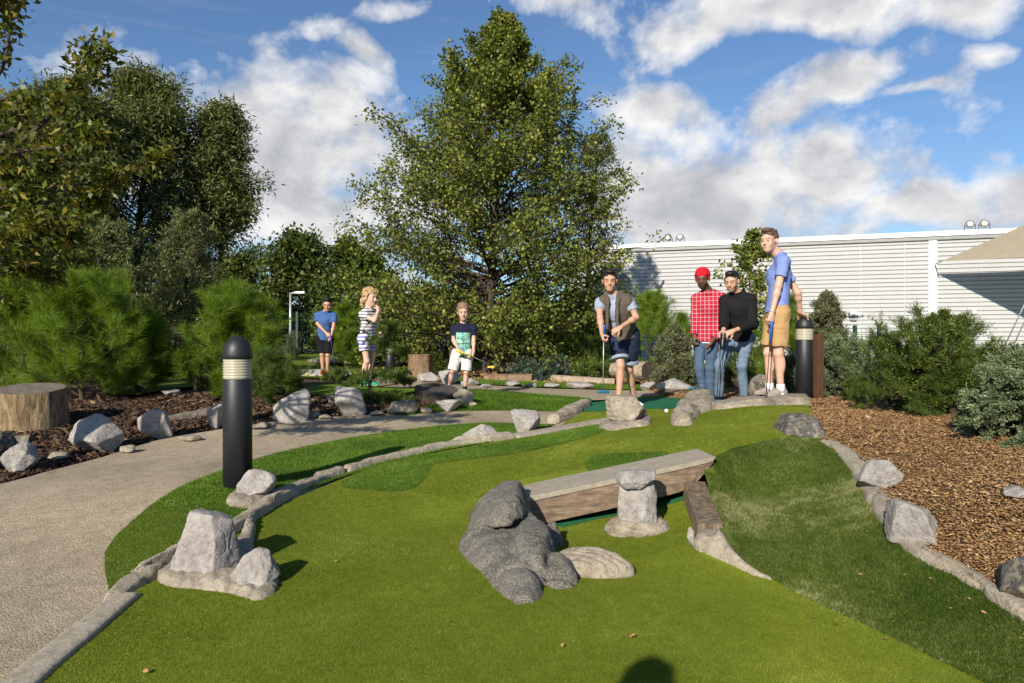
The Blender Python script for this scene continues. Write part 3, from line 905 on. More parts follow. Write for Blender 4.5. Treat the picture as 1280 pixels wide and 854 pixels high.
# rock tail that ends the side beam
mound('stone_wedge', [(866, 684), (876, 672), (905, 672), (916, 688), (930, 702), (952, 716), (972, 727), (945, 721), (915, 708), (885, 696)], -1, .05, .06, M['kerb'], 'pale stone wedge tapering along the turf from the side beam', 'rock', 21, .02, shape=lambda x, y: .075 - .06 * np.clip((x - .97) / .25, 0, 1))
rockpx(859, 869, 660, 684, 93, -1, name='cobble', label='small upright white stone at the left of the side beam end', cat='stone', n=4)

# ---- grey boulder, modelled as one lump
s = SDF((-.48, 2.6, -.20), (.50, 4.30, .50), .0085)
gb = gz = H([.05], [3.4], -1)[0]
def blk(l, k=.01, rnd=.03): s.hull([(x, y, z + gb) for x, y, z in l], k, rnd)
foot = [(-.33, 3.86), (-.30, 3.5), (-.22, 3.2), (-.12, 2.98), (.20, 3.0), (.25, 3.3), (.22, 3.7), (.14, 4.12), (-.1, 4.18), (-.27, 4.06)]
blk([(x, y, -.08) for x, y in foot] + [(-.24, 3.78, .12), (-.16, 3.38, .115), (-.03, 3.12, .105), (.13, 3.2, .13), (.15, 3.6, .17), (.02, 4.02, .20), (-.17, 4.0, .18), (-.29, 3.5, .03)], .01, .05)
blk([(-.27, 3.95, .06), (-.23, 3.58, .09), (-.03, 3.44, .13), (.09, 3.60, .15), (.12, 4.05, .1), (-.16, 3.85, .235), (-.08, 3.58, .235), (.035, 3.66, .285), (.05, 4.0, .30), (-.07, 4.08, .27), (.0, 3.5, .2)], .008, .04)
blk([(-.06, 3.48, -.02), (-.04, 3.12, -.02), (.17, 3.0, -.02), (.25, 3.3, -.02), (.22, 3.68, -.02), (.02, 3.42, .17), (.03, 3.16, .14), (.15, 3.14, .13), (.185, 3.42, .175), (.1, 3.62, .19)], .006, .03)
blk([(-.16, 3.08, -.08), (-.09, 2.88, -.08), (.02, 2.74, -.08), (.14, 2.79, -.08), (.20, 2.98, -.08), (.1, 3.2, -.08), (-.08, 3.25, -.08), (-.05, 3.0, .055), (.03, 2.87, .045), (.11, 2.93, .05), (.06, 3.16, .12), (-.06, 3.15, .10)], .02, .035)
blk([(.15, 3.25, -.08), (.18, 3.0, -.08), (.25, 2.94, -.08), (.33, 3.02, -.08), (.35, 3.18, -.08), (.26, 3.32, -.08), (.22, 3.12, .08), (.28, 3.1, .07), (.23, 3.26, .12), (.12, 3.2, .10), (.14, 3.05, .05)], .012, .03)
blk([(.15, 3.8, -.05), (.2, 3.58, -.05), (.29, 3.6, -.05), (.31, 3.78, -.05), (.2, 3.95, -.05), (.2, 3.72, .12), (.26, 3.74, .10)], .004, .03)
X = s.grid(); I = np.nonzero(np.abs(s.f) < .06); Xn = X[I]
s.f[I] += (.020 * fbm(Xn * 5.0 + 3, 5, 3) + .010 * np.abs(vnoise(Xn * 12, 9)) + .007 * np.abs(vnoise(Xn * 28, 19)) + .014 * np.maximum(0, 1 - 12 * np.abs(vnoise(Xn * 2.4 + 31, 41))) - .006).astype(np.float32)
V, Q = s.mesh()
single('grey_boulder', 'big dark grey boulder with pale lichen at the left end of the timber beam', 'boulder', V, Q, M['slate'])
# striated tan rock lying in front of it
def tail():
    D, Fc = ICO[6]; V = D.copy()
    V[:, 2] = np.maximum(V[:, 2], -.3)
    V *= np.array([.20, .115, .085])
    tap = 1 - .35 * (V[:, 0] / .2); V[:, 1] *= tap
    ph = V[:, 1] * 105 + V[:, 0] * 14 + fbm(V * 9, 3, 2) * 3.0
    V[:, 2] += .010 * (np.abs(np.sin(ph)) ** .6 - .6) * (V[:, 2] > -.02) + .012 * fbm(V * 14, 4, 5)
    V = V @ rotz(-.42).T @ rotx(0).T
    c = gpt(735, 712, -1); c = np.array([.39, 3.27, H([.39], [3.27], -1)[0] + .014])
    return single('striated_rock', 'ribbed tan rock lying against the grey boulder on the green', 'rock', V + c, Fc, M['lime_warm'])
tail()

def barkmat(name, c1, c2, c3, sx=8):
    m, nt, b = nodemat(name); v = coords(nt, (sx, sx, 1.2)); f = noise(nt, v, 4, 7, .65, .5); f2 = noise(nt, coords(nt), 18, 5)
    nt.links.new(mixc(nt, .6, ramp(nt, f, [(.25, c1), (.5, c2), (.78, c3)]), ramp(nt, f2, [(.3, (.55,) * 3), (.65, (1.15,) * 3)]), 'MULTIPLY'), b.inputs['Base Color'])
    b.inputs['Roughness'].default_value = .9; b.inputs['Specular IOR Level'].default_value = .2; bump(nt, b, f, 1, .03); return m
def endmat(name, c1, c2):
    m, nt, b = nodemat(name); v = coords(nt)
    w = nt.nodes.new('ShaderNodeTexWave'); w.wave_type = 'RINGS'; w.rings_direction = 'Z'; w.inputs['Scale'].default_value = 14; w.inputs['Distortion'].default_value = 5; w.inputs['Detail'].default_value = 3
    nt.links.new(v, w.inputs['Vector']); f = noise(nt, v, 12, 6, .65)
    nt.links.new(mixc(nt, 1, ramp(nt, f, [(.3, c1), (.7, c2)]), ramp(nt, w.outputs['Fac'], [(0, (.7,) * 3), (1, (1.1,) * 3)]), 'MULTIPLY'), b.inputs['Base Color']); b.inputs['Roughness'].default_value = .9
    bump(nt, b, mathn(nt, 'ADD', f, mathn(nt, 'MULTIPLY', w.outputs['Fac'], .3)), .6, .02); return m
# ---- timber beam bridging the gap
wood, nt, bb = nodemat('weathered_timber')
v = coords(nt, (1.2, 14, 14)); f1 = noise(nt, v, 3.2, 7, .65, .5); f2 = noise(nt, coords(nt), 25, 5, .6)
c = ramp(nt, f1, [(.25, (.07, .043, .024)), (.55, (.21, .148, .095)), (.8, (.33, .26, .185))])
c = mixc(nt, .5, c, ramp(nt, f2, [(.3, (.5,) * 3), (.65, (1.1,) * 3)]), 'MULTIPLY')
nt.links.new(c, bb.inputs['Base Color']); bb.inputs['Roughness'].default_value = .85; bump(nt, bb, f1, .7, .008); M['timber'] = wood
m2, nt, bb = nodemat('cap_slab'); v = coords(nt, (2, 10, 10)); f1 = noise(nt, v, 4, 7, .65, .3); f2 = noise(nt, coords(nt), 40, 5, .7)
c = ramp(nt, f1, [(.25, (.20, .17, .125)), (.7, (.35, .305, .235))]); c = mixc(nt, .6, c, ramp(nt, f2, [(.3, (.65,) * 3), (.6, (1.1,) * 3)]), 'MULTIPLY')
nt.links.new(c, bb.inputs['Base Color']); bb.inputs['Roughness'].default_value = .9; bump(nt, bb, f1, .5, .005); M['cap'] = m2
def prism(A, B, C, D, h0, h1):
    pass
FL = P(655, 622, 4.0); FR = P(892, 571, 4.17)
ux = FR - FL; back = np.array([-.035, .30, .004])
def slab(a, b, top_off, bot_off, bevel_end=0.0, dp=back, seg=14, seed=0, amp=.003):
    """beam piece along a-b with vertical faces; the right end is cut back towards the bottom"""
    n = seg + 1; V = []
    for i in range(n):
        t = i / seg
        for (z, cut) in ((top_off, 0), (bot_off, bevel_end)):
            for w in (0, 1):
                p = a + (b - a) * t + dp * w + np.array([-cut * t ** 8, 0, z])
                V.append(p)
    V = np.array(V).reshape(n, 4, 3)
    V += amp * np.stack([fbm(V * 6 + seed + i * 7, 3, seed + i) for i in range(3)], -1)
    V = V.reshape(-1, 3); Fc = []
    for i in range(seg):
        o = 4 * i
        Fc += [(o, o + 4, o + 5, o + 1), (o + 2, o + 3, o + 7, o + 6), (o, o + 2, o + 6, o + 4), (o + 1, o + 5, o + 7, o + 3)]
    Fc += [(0, 1, 3, 2), (4 * seg, 4 * seg + 2, 4 * seg + 3, 4 * seg + 1)]
    return V, Fc
bt = thing('timber_beam', 'weathered timber beam with pale cap spanning the tunnel in the green', 'beam', FL + np.array([.5, .15, -.16]))
part(bt, 'cap_board', *slab(FL + (0, -.008, 0), FR + (.012, -.008, 0), 0, -.030, .02, seed=2), M['cap'], smooth=False)
part(bt, 'timber', *slab(FL, FR, -.034, -.178, .12, seed=5), M['timber'], smooth=False)
cr = densify(list(KL[3:5]), .05, False); zt = np.minimum(H(cr[:, 0], cr[:, 1], 1) - .004, np.interp(cr[:, 0], [FL[0], FR[0]], [FL[2], FR[2]]) - .045); zb = H(cr[:, 0], cr[:, 1], -1) - .06
n = len(cr); V = np.r_[np.c_[cr, zb], np.c_[cr, zt], np.c_[cr + (0, .02), zb], np.c_[cr + (0, .02), zt]]
Fc = [(i, i + 1, n + i + 1, n + i) for i in range(n - 1)] + [(2 * n + i, 3 * n + i, 3 * n + i + 1, 2 * n + i + 1) for i in range(n - 1)] + [(n + i, n + i + 1, 3 * n + i + 1, 3 * n + i) for i in range(n - 1)]
part(bt, 'retaining_board', V, Fc, M['timber'], smooth=False)
# side beam
A0 = np.array([1.115, 4.18, 0]); B0 = np.array([1.045, 3.60, 0]); A0[2] = P(868, 604, 4.12)[2]; B0[2] = P(884, 655, 3.6)[2]
def beam2(a, b, w, h, seed):
    d = b - a; nrm = np.array([-d[1], d[0], 0]); nrm /= np.linalg.norm(nrm); n = 12; V = []
    for i in range(n + 1):
        p = a + d * i / n
        for z, s_ in ((0, -1), (0, 1), (-h, 1), (-h, -1)): V.append(p + nrm * s_ * w / 2 + (0, 0, z))
    V = np.array(V); V += .004 * np.stack([fbm(V * 7 + seed + i * 7, 3, seed + i) for i in range(3)], -1)
    Fc = []
    for i in range(n):
        for j in range(4): o = 4 * i; k = (j + 1) % 4; Fc.append((o + j, o + 4 + j, o + 4 + k, o + k))
    Fc += [(0, 1, 2, 3), (4 * n + 3, 4 * n + 2, 4 * n + 1, 4 * n)]
    return V, Fc
V, Fc = beam2(A0, B0, .13, .2, 3)
M['timber_y'] = barkmat('weathered_timber_end', (.06, .04, .024), (.19, .14, .095), (.31, .25, .18), 9)
single('side_beam', 'short weathered timber edging below the right end of the long beam', 'beam', V, Fc, M['timber_y'], smooth=False)
# post rock in front of the beam
pc = gpt(800, 668, -1); px_, py_ = pc[0], pc[1] + .10
pr_ = thing('rock_pillar', 'pale stacked rock pillar standing against the middle of the timber beam', 'rock', (px_, py_, pc[2]))
D, Fq = ICO[5]
V, Fq5 = hullrock([(-.105, -.08, -.02), (.095, -.10, -.02), (.125, .06, -.02), (-.10, .08, -.02), (-.115, -.05, .15), (-.105, -.03, .255), (.10, -.05, .26), (.115, .02, .2), (.09, .07, .25), (-.09, .07, .25), (.02, -.125, .10), (.03, -.11, .2)], 101, 5, .06); V = V + (px_, py_, pc[2])
part(pr_, 'shaft', V, Fq5, M['lime'])
V, _ = rockshape(107, 5, 18, .1); V = V * (.118, .11, .052) + (px_ - .004, py_, pc[2] + .295)
part(pr_, 'cap_stone', V, Fq, M['lime'])
Dm = ICO[6][0].copy(); Dm[:, 2] = np.maximum(Dm[:, 2], -.2); r_ = np.hypot(Dm[:, 0], Dm[:, 1])
Dm = Dm * (.185, .15, .085); Dm[:, 2] += .012 * (np.abs(np.sin(fbm(Dm * 8, 3, 4) * 4 + Dm[:, 2] * 90)) - .5) + .012 * fbm(Dm * 14, 4, 8); Dm[:, :2] *= (1 + .16 * fbm(Dm * 8 + 3, 3, 1))[:, None]
part(pr_, 'skirt', Dm + (px_ + .005, py_ - .01, pc[2] + .005), ICO[6][1], M['lime_warm'])

# ---- bollards
glass, nt, bb = nodemat('ribbed_diffuser')
bb.inputs['Base Color'].default_value = (.42, .39, .29, 1); bb.inputs['Roughness'].default_value = .3; bb.inputs['Transmission Weight'].default_value = .12
bb.inputs['Subsurface Weight'].default_value = 0; M['diff'] = glass


def bollard(px, py, d, hgt, rad, label, side=0, tilt=0):
    p = P(px, py, d); p[2] = H([p[0]], [p[1]], side)[0]
    t = thing('bollard_light', label, 'bollard', p, 'black bollard lights')
    c = (p[0], p[1], p[2]); r = rad
    part(t, 'post', *lathe([(r, -.1), (r, hgt * .71), (r * .97, hgt * .715), (0, hgt * .715)], c, 40), M['black'])
    prof = [(r * .95, hgt * .715)]
    nr = 7
    for i in range(nr):
        z0 = hgt * (.717 + .128 * i / nr); dz = hgt * .128 / nr
        prof += [(r * .93, z0 + dz * .05), (r * .985, z0 + dz * .35), (r * .985, z0 + dz * .75), (r * .93, z0 + dz * .98)]
    part(t, 'diffuser', *lathe(prof, c, 40), M['diff'])
    cap = [(r * .97, hgt * .845), (r * 1.02, hgt * .848), (r * 1.02, hgt * .875)]
    for a in np.linspace(0, 1, 10)[1:]:
        cap.append((r * 1.02 * math.cos(a * math.pi / 2) if a < 1 else 0, hgt * .875 + hgt * .125 * math.sin(a * math.pi / 2)))
    part(t, 'dome_cap', *lathe(cap, c, 40), M['black'])
    return t


bollard(297, 607, 4.3, .945, .0875, 'nearest black bollard light with ribbed pale lens beside the path, left of the kerb rocks')
bollard(1005.5, 502, 7.9, .97, .098, 'black bollard light the tall man leans his hand on', 1)
bollard(487.5, 458, 13.6, .62, .085, 'distant black bollard light behind the girl in striped top')

# ---- logs and stumps
M['barkV'] = barkmat('stump_side', (.05, .034, .018), (.25, .175, .095), (.44, .34, .21), 5)
M['bark_grey'] = barkmat('grey_log_bark', (.06, .048, .038), (.17, .14, .11), (.30, .26, .21), 3)
M['bark_brown'] = barkmat('brown_log_bark', (.07, .04, .02), (.21, .135, .08), (.36, .26, .17), 3)
M['pale_wood'] = barkmat('pale_log_wood', (.19, .135, .09), (.33, .255, .18), (.45, .37, .28), 3)
M['dark_wood'] = barkmat('dark_stump_wood', (.022, .017, .012), (.06, .048, .035), (.13, .11, .085))
M['end'] = endmat('grey_end_grain', (.10, .075, .055), (.22, .175, .135)); M['end_dark'] = endmat('dark_end_grain', (.035, .028, .022), (.09, .075, .06))
M['brown_paint'] = simple('brown_stained_wood', (.075, .03, .014), .7, .3, 20, .2, stretch=(6, 6, .6))


def roundlog(name, label, a, b, ra, rb, mats, seed=0, rough=.08, sides=28, cat='log', group=None, segs=18, fl=1.0):
    a = np.asarray(a, float); b = np.asarray(b, float); t = np.linspace(0, 1, segs + 1)
    ax = b - a; L = np.linalg.norm(ax); T, N, B = frames(np.stack([a, (a + b) / 2, b]))
    ang = np.linspace(0, 2 * np.pi, sides, endpoint=False)
    ring = np.cos(ang)[:, None] * N[0] + np.sin(ang)[:, None] * B[0]
    Vs = []
    for q in t:
        r = (ra + (rb - ra) * q)
        pt = ring * r
        sm = np.c_[ring * 2.2, np.zeros(sides)][:, :3]
        rr = 1 + rough * fbm(ring * 2.5 + seed + ax / L * q * L * 1.2, 4, seed) + rough * .4 * vnoise(ring * 9 + seed + q * .6, seed)
        Vs.append(a + ax * q + pt * rr[:, None])
    V = np.concatenate(Vs); Fc = []
    mi = []
    for i in range(segs):
        for j in range(sides): k = (j + 1) % sides; Fc.append((i * sides + j, i * sides + k, (i + 1) * sides + k, (i + 1) * sides + j)); mi.append(0)
    # end faces as rings of their own
    for e, (i0, c0, flip) in enumerate(((0, a, 1), (segs * sides, b, 0))):
        base = len(V); rg = V[i0:i0 + sides]; ins = c0 + (rg - c0) * .55 + ax / L * (.01 if flip else -.01) * fl
        V = np.r_[V, rg, ins, [c0]]
        for j in range(sides):
            k = (j + 1) % sides; f = (base + j, base + k, base + sides + k, base + sides + j); g = (base + sides + j, base + sides + k, base + 2 * sides)
            Fc += [f[::-1] if flip else f, g[::-1] if flip else g]; mi += [1, 1]
    return single(name, label, cat, V, Fc, mats, group, mi=mi)


def lg(p, d, up=0.0):
    q = P(p[0], p[1], d); return q
p = gpt(38, 543); zb = p[2]; c = np.array([P(36, 500, 6.75)[0], 6.8, 0])
roundlog('tree_stump', 'large cut tree stump with grey top at the left edge below the pine', c + (0, 0, zb - .1), c + (.02, -.06, zb + .40), .315, .30, [M['barkV'], M['end']], 3, .10, 48, 'stump')
roundlog('log', 'grey log lying at the left edge in front of the large stump', P(-60, 562, 6.0), P(40, 553, 6.15), .09, .07, [M['bark_grey'], M['end']], 5, .15)
roundlog('log', 'grey driftwood log lying between the pointed rock and the nearest bollard', P(205, 527, 7.15), P(285, 515, 7.6), .055, .085, [M['bark_grey'], M['end']], 6, .2)
roundlog('plank', 'thin flat weathered plank on the mulch behind the broad pale block', P(138, 514, 8.1), P(196, 510, 8.3), .02, .025, [M['bark_grey'], M['end']], 9, .2, 10, 'plank')
p = gpt(541, 502); roundlog('round_stump', 'low dark round stump beside the path left of the navy shirt boy', p + (0, .28, -.05), p + (.02, .24, .14), .285, .28, [M['dark_wood'], M['end_dark']], 12, .07, 40, 'stump')
p = gpt(524, 470); roundlog('fibrous_stump', 'upright fibrous brown stump behind the round dark stump', p + (0, .2, -.05), p + (0, .2, .43), .26, .24, [M['bark_brown'], M['end']], 14, .2, 40, 'stump')
roundlog('log', 'long brown bark log lying on the gravel strip right of the navy shirt boy', P(606, 476, 13.2), P(666, 476, 13.0), .13, .14, [M['bark_brown'], M['end']], 15, .18)
roundlog('log', 'short brown bark log resting on top of the plank wall', P(628, 450, 16.6), P(667, 447, 16.6), .10, .10, [M['bark_brown'], M['end']], 16, .2)
roundlog('log', 'long pale peeled log in front of the light green shrub', P(690, 474, 13.4), P(771, 480, 12.6), .085, .10, [M['pale_wood'], M['end']], 18, .1)
roundlog('log', 'pale thick log with dark cut end behind the man in the vest', P(768, 462, 12.3), P(811, 464, 11.6), .13, .17, [M['pale_wood'], M['end_dark']], 20, .1)
V, Fc = box(P(662, 459, 16.2), (2.0, .5, .22), bev=.015)
single('plank_wall', 'low grey timber plank edging under the brown log', 'edging', V, Fc, M['timber'], smooth=False)
V, Fc = box(P(703, 460, 15.2), (.62, .4, .26), bev=.02)
single('dark_sleeper', 'dark timber sleeper block at the right end of the plank edging', 'sleeper', V, Fc, M['dark_wood'], smooth=False)
p = P(1023, 505, 7.75); zt = P(1023, 418, 7.75)[2]; zb = H([p[0]], [p[1]], 1)[0] - .1
V, Fc = box((p[0], p[1], (zt + zb) / 2), (.082, .08, zt - zb), rotz(.3), .006)
single('wooden_post', 'square brown wooden post right of the bollard the tall man leans on', 'post', V, Fc, M['brown_paint'], smooth=False)
p = P(566, 470, 13.2); zt = P(566, 434, 13.2)[2]; zb = H([p[0]], [p[1]])[0] - .1
V, Fc = box((p[0], p[1], (zt + zb) / 2), (.13, .1, zt - zb), None, .006)
single('wooden_post', 'brown wooden post just behind the boy in navy T-shirt', 'post', V, Fc, M['brown_paint'], smooth=False)
# ------------------------------------------------------------------ vegetation
def unit(v): return v / (np.linalg.norm(v, axis=-1, keepdims=True) + 1e-9)


def sticks(A, B, ra, rb):
    """many thin three-sided twigs"""
    A = np.asarray(A); B = np.asarray(B); n = len(A); T = unit(B - A)
    ref = np.where(np.abs(T[:, 2:3]) < .9, [[0, 0, 1.]], [[1., 0, 0]]); N = unit(np.cross(T, ref)); Bn = np.cross(T, N)
    V = np.zeros((n, 6, 3)); ra = np.broadcast_to(ra, n)[:, None]; rb = np.broadcast_to(rb, n)[:, None]
    for j in range(3):
        o = math.cos(j * 2.0944) * N + math.sin(j * 2.0944) * Bn
        V[:, j] = A + o * ra; V[:, 3 + j] = B + o * rb
    I = np.arange(n)[:, None] * 6
    Q = np.concatenate([I + np.array([j, (j + 1) % 3, 3 + (j + 1) % 3, 3 + j]) for j in range(3)])
    return V.reshape(-1, 3), Q


def kites(C, U, Nn, L, W):
    """leaves: base at C, along U, face normal near Nn"""
    U = unit(U); S = unit(np.cross(U, Nn)); n = len(C); L = np.broadcast_to(L, n)[:, None]; W = np.broadcast_to(W, n)[:, None]
    Nf = np.cross(S, U)
    V = np.stack([C, C + U * L * .45 + S * W * .5 + Nf * L * .06, C + U * L, C + U * L * .45 - S * W * .5 + Nf * L * .06], 1)
    return V.reshape(-1, 3), np.arange(n * 4).reshape(n, 4)


def tris(A, D, L, W, r_):
    """needles"""
    S = unit(np.cross(D, r_.normal(size=D.shape))); n = len(A); L = np.broadcast_to(L, n)[:, None]
    V = np.stack([A + S * W * .5, A - S * W * .5, A + D * L], 1).reshape(-1, 3)
    return V, np.arange(n * 3).reshape(n, 3)


def rdir(r_, n): return unit(r_.normal(size=(n, 3)))


def skeleton(r_, base, top, n1, hfrac, len_fn, elev_fn, n2, sec=.4, r0=.1, lean=0, sides=8, droop=0., trunk_bend=.03, lv=(.7, 1.1)):
    base = np.asarray(base, float); top = np.asarray(top, float); Hh = np.linalg.norm(top - base)
    t = np.linspace(0, 1, 14); tr = base + (top - base) * t[:, None]
    tr[:, :2] += trunk_bend * Hh * np.stack([np.sin(t * 5 + r_.uniform(0, 6)) * t, np.sin(t * 4 + r_.uniform(0, 6)) * t], 1)
    tv, tf = tube(tr, r0 * (1 - .9 * t), 10, False)
    u = np.sort(hfrac[0] + (hfrac[1] - hfrac[0]) * r_.uniform(0, 1, n1))
    p0 = np.stack([np.interp(u, t, tr[:, i]) for i in range(3)], 1)
    a = (np.arange(n1) * 2.39996 + r_.uniform(-.5, .5, n1)); e = np.array([elev_fn(x) for x in u]) + r_.normal(0, .12, n1)
    L = np.array([len_fn(x) for x in u]) * r_.uniform(lv[0], lv[1], n1)
    d = np.stack([np.cos(a) * np.cos(e), np.sin(a) * np.cos(e), np.sin(e)], 1)
    k = 7; s_ = np.linspace(0, 1, k)
    jit = r_.normal(0, .036, (n1, k, 3)).cumsum(1) * s_[None, :, None]
    prim = p0[:, None] + d[:, None] * (L[:, None] * s_)[..., None] + jit * L[:, None, None]
    prim[..., 2] += (-droop * (s_ ** 2))[None] * L[:, None]
    A = prim[:, :-1].reshape(-1, 3); B = prim[:, 1:].reshape(-1, 3)
    rr = (r0 * .35 * np.sqrt(np.clip(L / (L.max() + 1e-6), .1, 1)) * (1 - .5 * u))[:, None] * (1 - .85 * s_)[None]
    bv, bf = sticks(A, B, rr[:, :-1].ravel(), rr[:, 1:].ravel())
    # secondaries
    n = n1 * n2; ip = np.repeat(np.arange(n1), n2); ts = r_.uniform(.2, 1, n) ** .8
    x = ts * (k - 1); i0 = np.minimum(x.astype(int), k - 2); f = (x - i0)[:, None]
    q0 = prim[ip, i0] * (1 - f) + prim[ip, i0 + 1] * f
    tan = unit(prim[ip, i0 + 1] - prim[ip, i0])
    sd = unit(tan * .8 + rdir(r_, n) * .9 + np.array([0, 0, .15 - droop * .5]))
    sl = sec * L[ip] * r_.uniform(.5, 1.1, n) * (1.15 - .6 * ts)
    q1 = q0 + sd * sl[:, None]
    sv, sf = sticks(q0, q1, rr.max() * .10 + .0015, .0012 + rr.max() * .03)
    V = np.r_[tv, bv, sv]; nq = len(tv); Q = np.r_[np.array([f_ for f_ in tf]), bf + nq, sf + nq + len(bv)]
    return V, Q, q0, q1, sd, sl


def leafy(r_, q0, q1, sd, nl, L, W, jit, hang=.2, upn=.5, tint_c=None, tv=.25):
    n = len(q0) * nl; i = np.repeat(np.arange(len(q0)), nl); t = r_.uniform(.1, 1.05, n)[:, None]
    C = q0[i] * (1 - t) + q1[i] * t + r_.normal(0, jit, (n, 3))
    U = unit(sd[i] * .5 + rdir(r_, n) * .9 + np.array([0, 0, -hang]))
    N = unit(rdir(r_, n) + np.array([0, 0, upn]))
    V, Q = kites(C, U, N, L * r_.uniform(.65, 1.2, n), W * r_.uniform(.7, 1.15, n))
    cl = r_.uniform(0, 1, len(q0))[i] * .5
    ti = np.clip(.25 + cl + r_.normal(0, tv, n), 0, 1)
    return V, Q, np.repeat(ti, 4)


def make_plant(name, label, cat, base, sk, lf, wood, leaf, group=None, woodname='trunk', leafname='crown'):
    t = thing(name, label, cat, base, group)
    part(t, woodname, sk[0], sk[1], wood)
    part(t, leafname, lf[0], lf[1], leaf, smooth=False, tint=lf[2])
    return t


M['wood_b'] = simple('brown_branch_bark', (.055, .04, .028), .9, .4, 20, .3)
M['wood_d'] = simple('dark_branch_bark', (.05, .038, .028), .9, .4, 20, .3)
M['wood_p'] = simple('pale_birch_bark', (.24, .20, .16), .85, .5, 9, .2, stretch=(1, 1, 4))
M['lf_birch'] = leafmat('birch_leaf', (.042, .066, .010), (.165, .20, .030), (.33, .32, .07), .30, .5, .25)
M['lf_willow'] = leafmat('willow_leaf', (.045, .060, .016), (.138, .158, .045), (.21, .22, .08), .25, .55, .25)
M['lf_dark'] = leafmat('dark_leaf', (.024, .040, .008), (.080, .108, .020), (.14, .155, .035), .25, .5, .25)
M['lf_silver'] = leafmat('silvery_leaf', (.060, .075, .024), (.155, .17, .065), (.25, .26, .12), .25, .55, .25)
M['lf_mid'] = leafmat('mid_leaf', (.026, .05, .008), (.09, .135, .018), (.15, .18, .03), .3, .45, .3)
M['lf_yel'] = leafmat('turning_leaf', (.045, .062, .008), (.115, .135, .016), (.26, .20, .03), .35, .45, .3)
M['needle'] = leafmat('pine_needle', (.07, .125, .010), (.19, .29, .024), (.32, .36, .06), .4, .45, .3)
M['needle_d'] = leafmat('dark_pine_needle', (.035, .065, .010), (.105, .155, .024), (.18, .21, .05), .3, .5, .3)
M['needle_b'] = leafmat('blue_spruce_needle', (.055, .08, .035), (.16, .20, .095), (.32, .36, .21), .12, .55, .3)
M['needle_v'] = leafmat('pale_spruce_needle', (.05, .06, .025), (.15, .16, .075), (.32, .30, .17), .15, .55, .3)
M['needle_y'] = leafmat('cypress_spray', (.032, .06, .007), (.10, .145, .018), (.21, .22, .05), .25, .45, .4)
M['cover_b'] = leafmat('juniper_spray', (.03, .055, .035), (.075, .12, .08), (.14, .18, .13), .15, .5)


def G0(px, d, side=0):
    x = (px - CX) / F * d; return np.array([x, d, H([x], [d], side)[0]])


def broadleaf(name, label, px, d, py_top, width, mat, seed, n1=60, n2=14, nl=10, L=.07, W=.045, hfrac=(.12, .97), prof=None, elev=None, wood='wood_b', group=None, r0=.1, hang=.25, jit=.06, droop=0., sec=.4, cat='tree', topx=None, tv=.25, trunk_bend=.03, upn=.5, lv=(.7, 1.1)):
    r_ = np.random.default_rng(seed); b = G0(px, d); tx = px if topx is None else topx
    top = P(tx, py_top, d); Hh = top[2] - b[2]; R_ = width / F * d / 2
    prof = prof or (lambda u: math.sin(math.pi * min(1, .12 + .88 * u)) ** .6)
    elev = elev or (lambda u: .25 + .7 * u)
    sk = skeleton(r_, b - (0, 0, .1), top - (0, 0, .04 * Hh), n1, hfrac, lambda u: R_ * prof(u), elev, n2, sec, r0, droop=droop, trunk_bend=trunk_bend, lv=lv)
    lf = leafy(r_, sk[2], sk[3], sk[4], nl, L, W, jit, hang, upn, tv=tv)
    return make_plant(name, label, cat, b, sk, lf, M[wood], M[mat], group)


# -- the big birch
def bprof(u):   # crown half width over height
    return np.interp(u, [0, .1, .25, .4, .5, .6, .7, .8, .9, 1], [.95, 1.05, 1.08, 1.02, .90, .75, .57, .38, .20, .06])
broadleaf('birch_tree', 'tall birch with small glossy leaves filling the centre of the picture', 608, 16, 6, 344, 'lf_birch', 5, n1=250, n2=26, nl=15, L=.085, W=.064, hfrac=(.05, .99), prof=bprof,
          elev=lambda u: .12 + .75 * u, wood='wood_b', r0=.14, hang=.35, jit=.07, sec=.30, topx=630, upn=.7, trunk_bend=.010, lv=(.82, 1.04))
broadleaf('silvery_tree', 'grey green willow showing behind the right edge of the big birch', 738, 19.5, 158, 105, 'lf_silver', 6, n1=70, n2=14, nl=12, L=.12, W=.03, prof=lambda u: math.sin(math.pi * min(1, .2 + .8 * u)) ** .5, hang=.3, sec=.35)
# -- willows and wood on the left, each a tree of its own
GT = 'trees behind the course on the left'
wp = lambda u: np.interp(u, [0, .2, .45, .7, .9, 1], [.55, .8, 1, .95, .6, .2])
broadleaf('willow_tree', 'broad dark willow on the left, the widest crown against the sky', 172, 38, 98, 168, 'lf_willow', 21, n1=95, n2=20, nl=30, L=.36, W=.09, hfrac=(.12, 1), prof=wp, wood='wood_d', r0=.3, hang=.3, jit=.42, sec=.42, group=GT)
broadleaf('willow_tree', 'narrower dark willow at the right edge of the left tree group against the cloud', 283, 40, 138, 118, 'lf_willow', 22, n1=62, n2=17, nl=30, L=.36, W=.09, hfrac=(.15, 1), prof=wp, wood='wood_d', r0=.3, hang=.3, jit=.36, sec=.4, group=GT, topx=276)
broadleaf('willow_tree', 'darker willow behind the overhanging yellowing branches at the left edge', 72, 33, 110, 170, 'lf_willow', 23, n1=85, n2=18, nl=26, L=.34, W=.09, hfrac=(.1, 1), prof=wp, wood='wood_d', r0=.28, jit=.28, group=GT)
broadleaf('silvery_bush', 'tall grey green feathery willow bush behind the pines', 236, 24, 262, 112, 'lf_silver', 24, n1=80, n2=15, nl=13, L=.17, W=.032, hfrac=(.03, 1), prof=lambda u: np.interp(u, [0, .4, .7, 1], [.8, 1, .75, .2]), hang=0, cat='bush', sec=.4, elev=lambda u: .5 + .6 * u, group=GT)
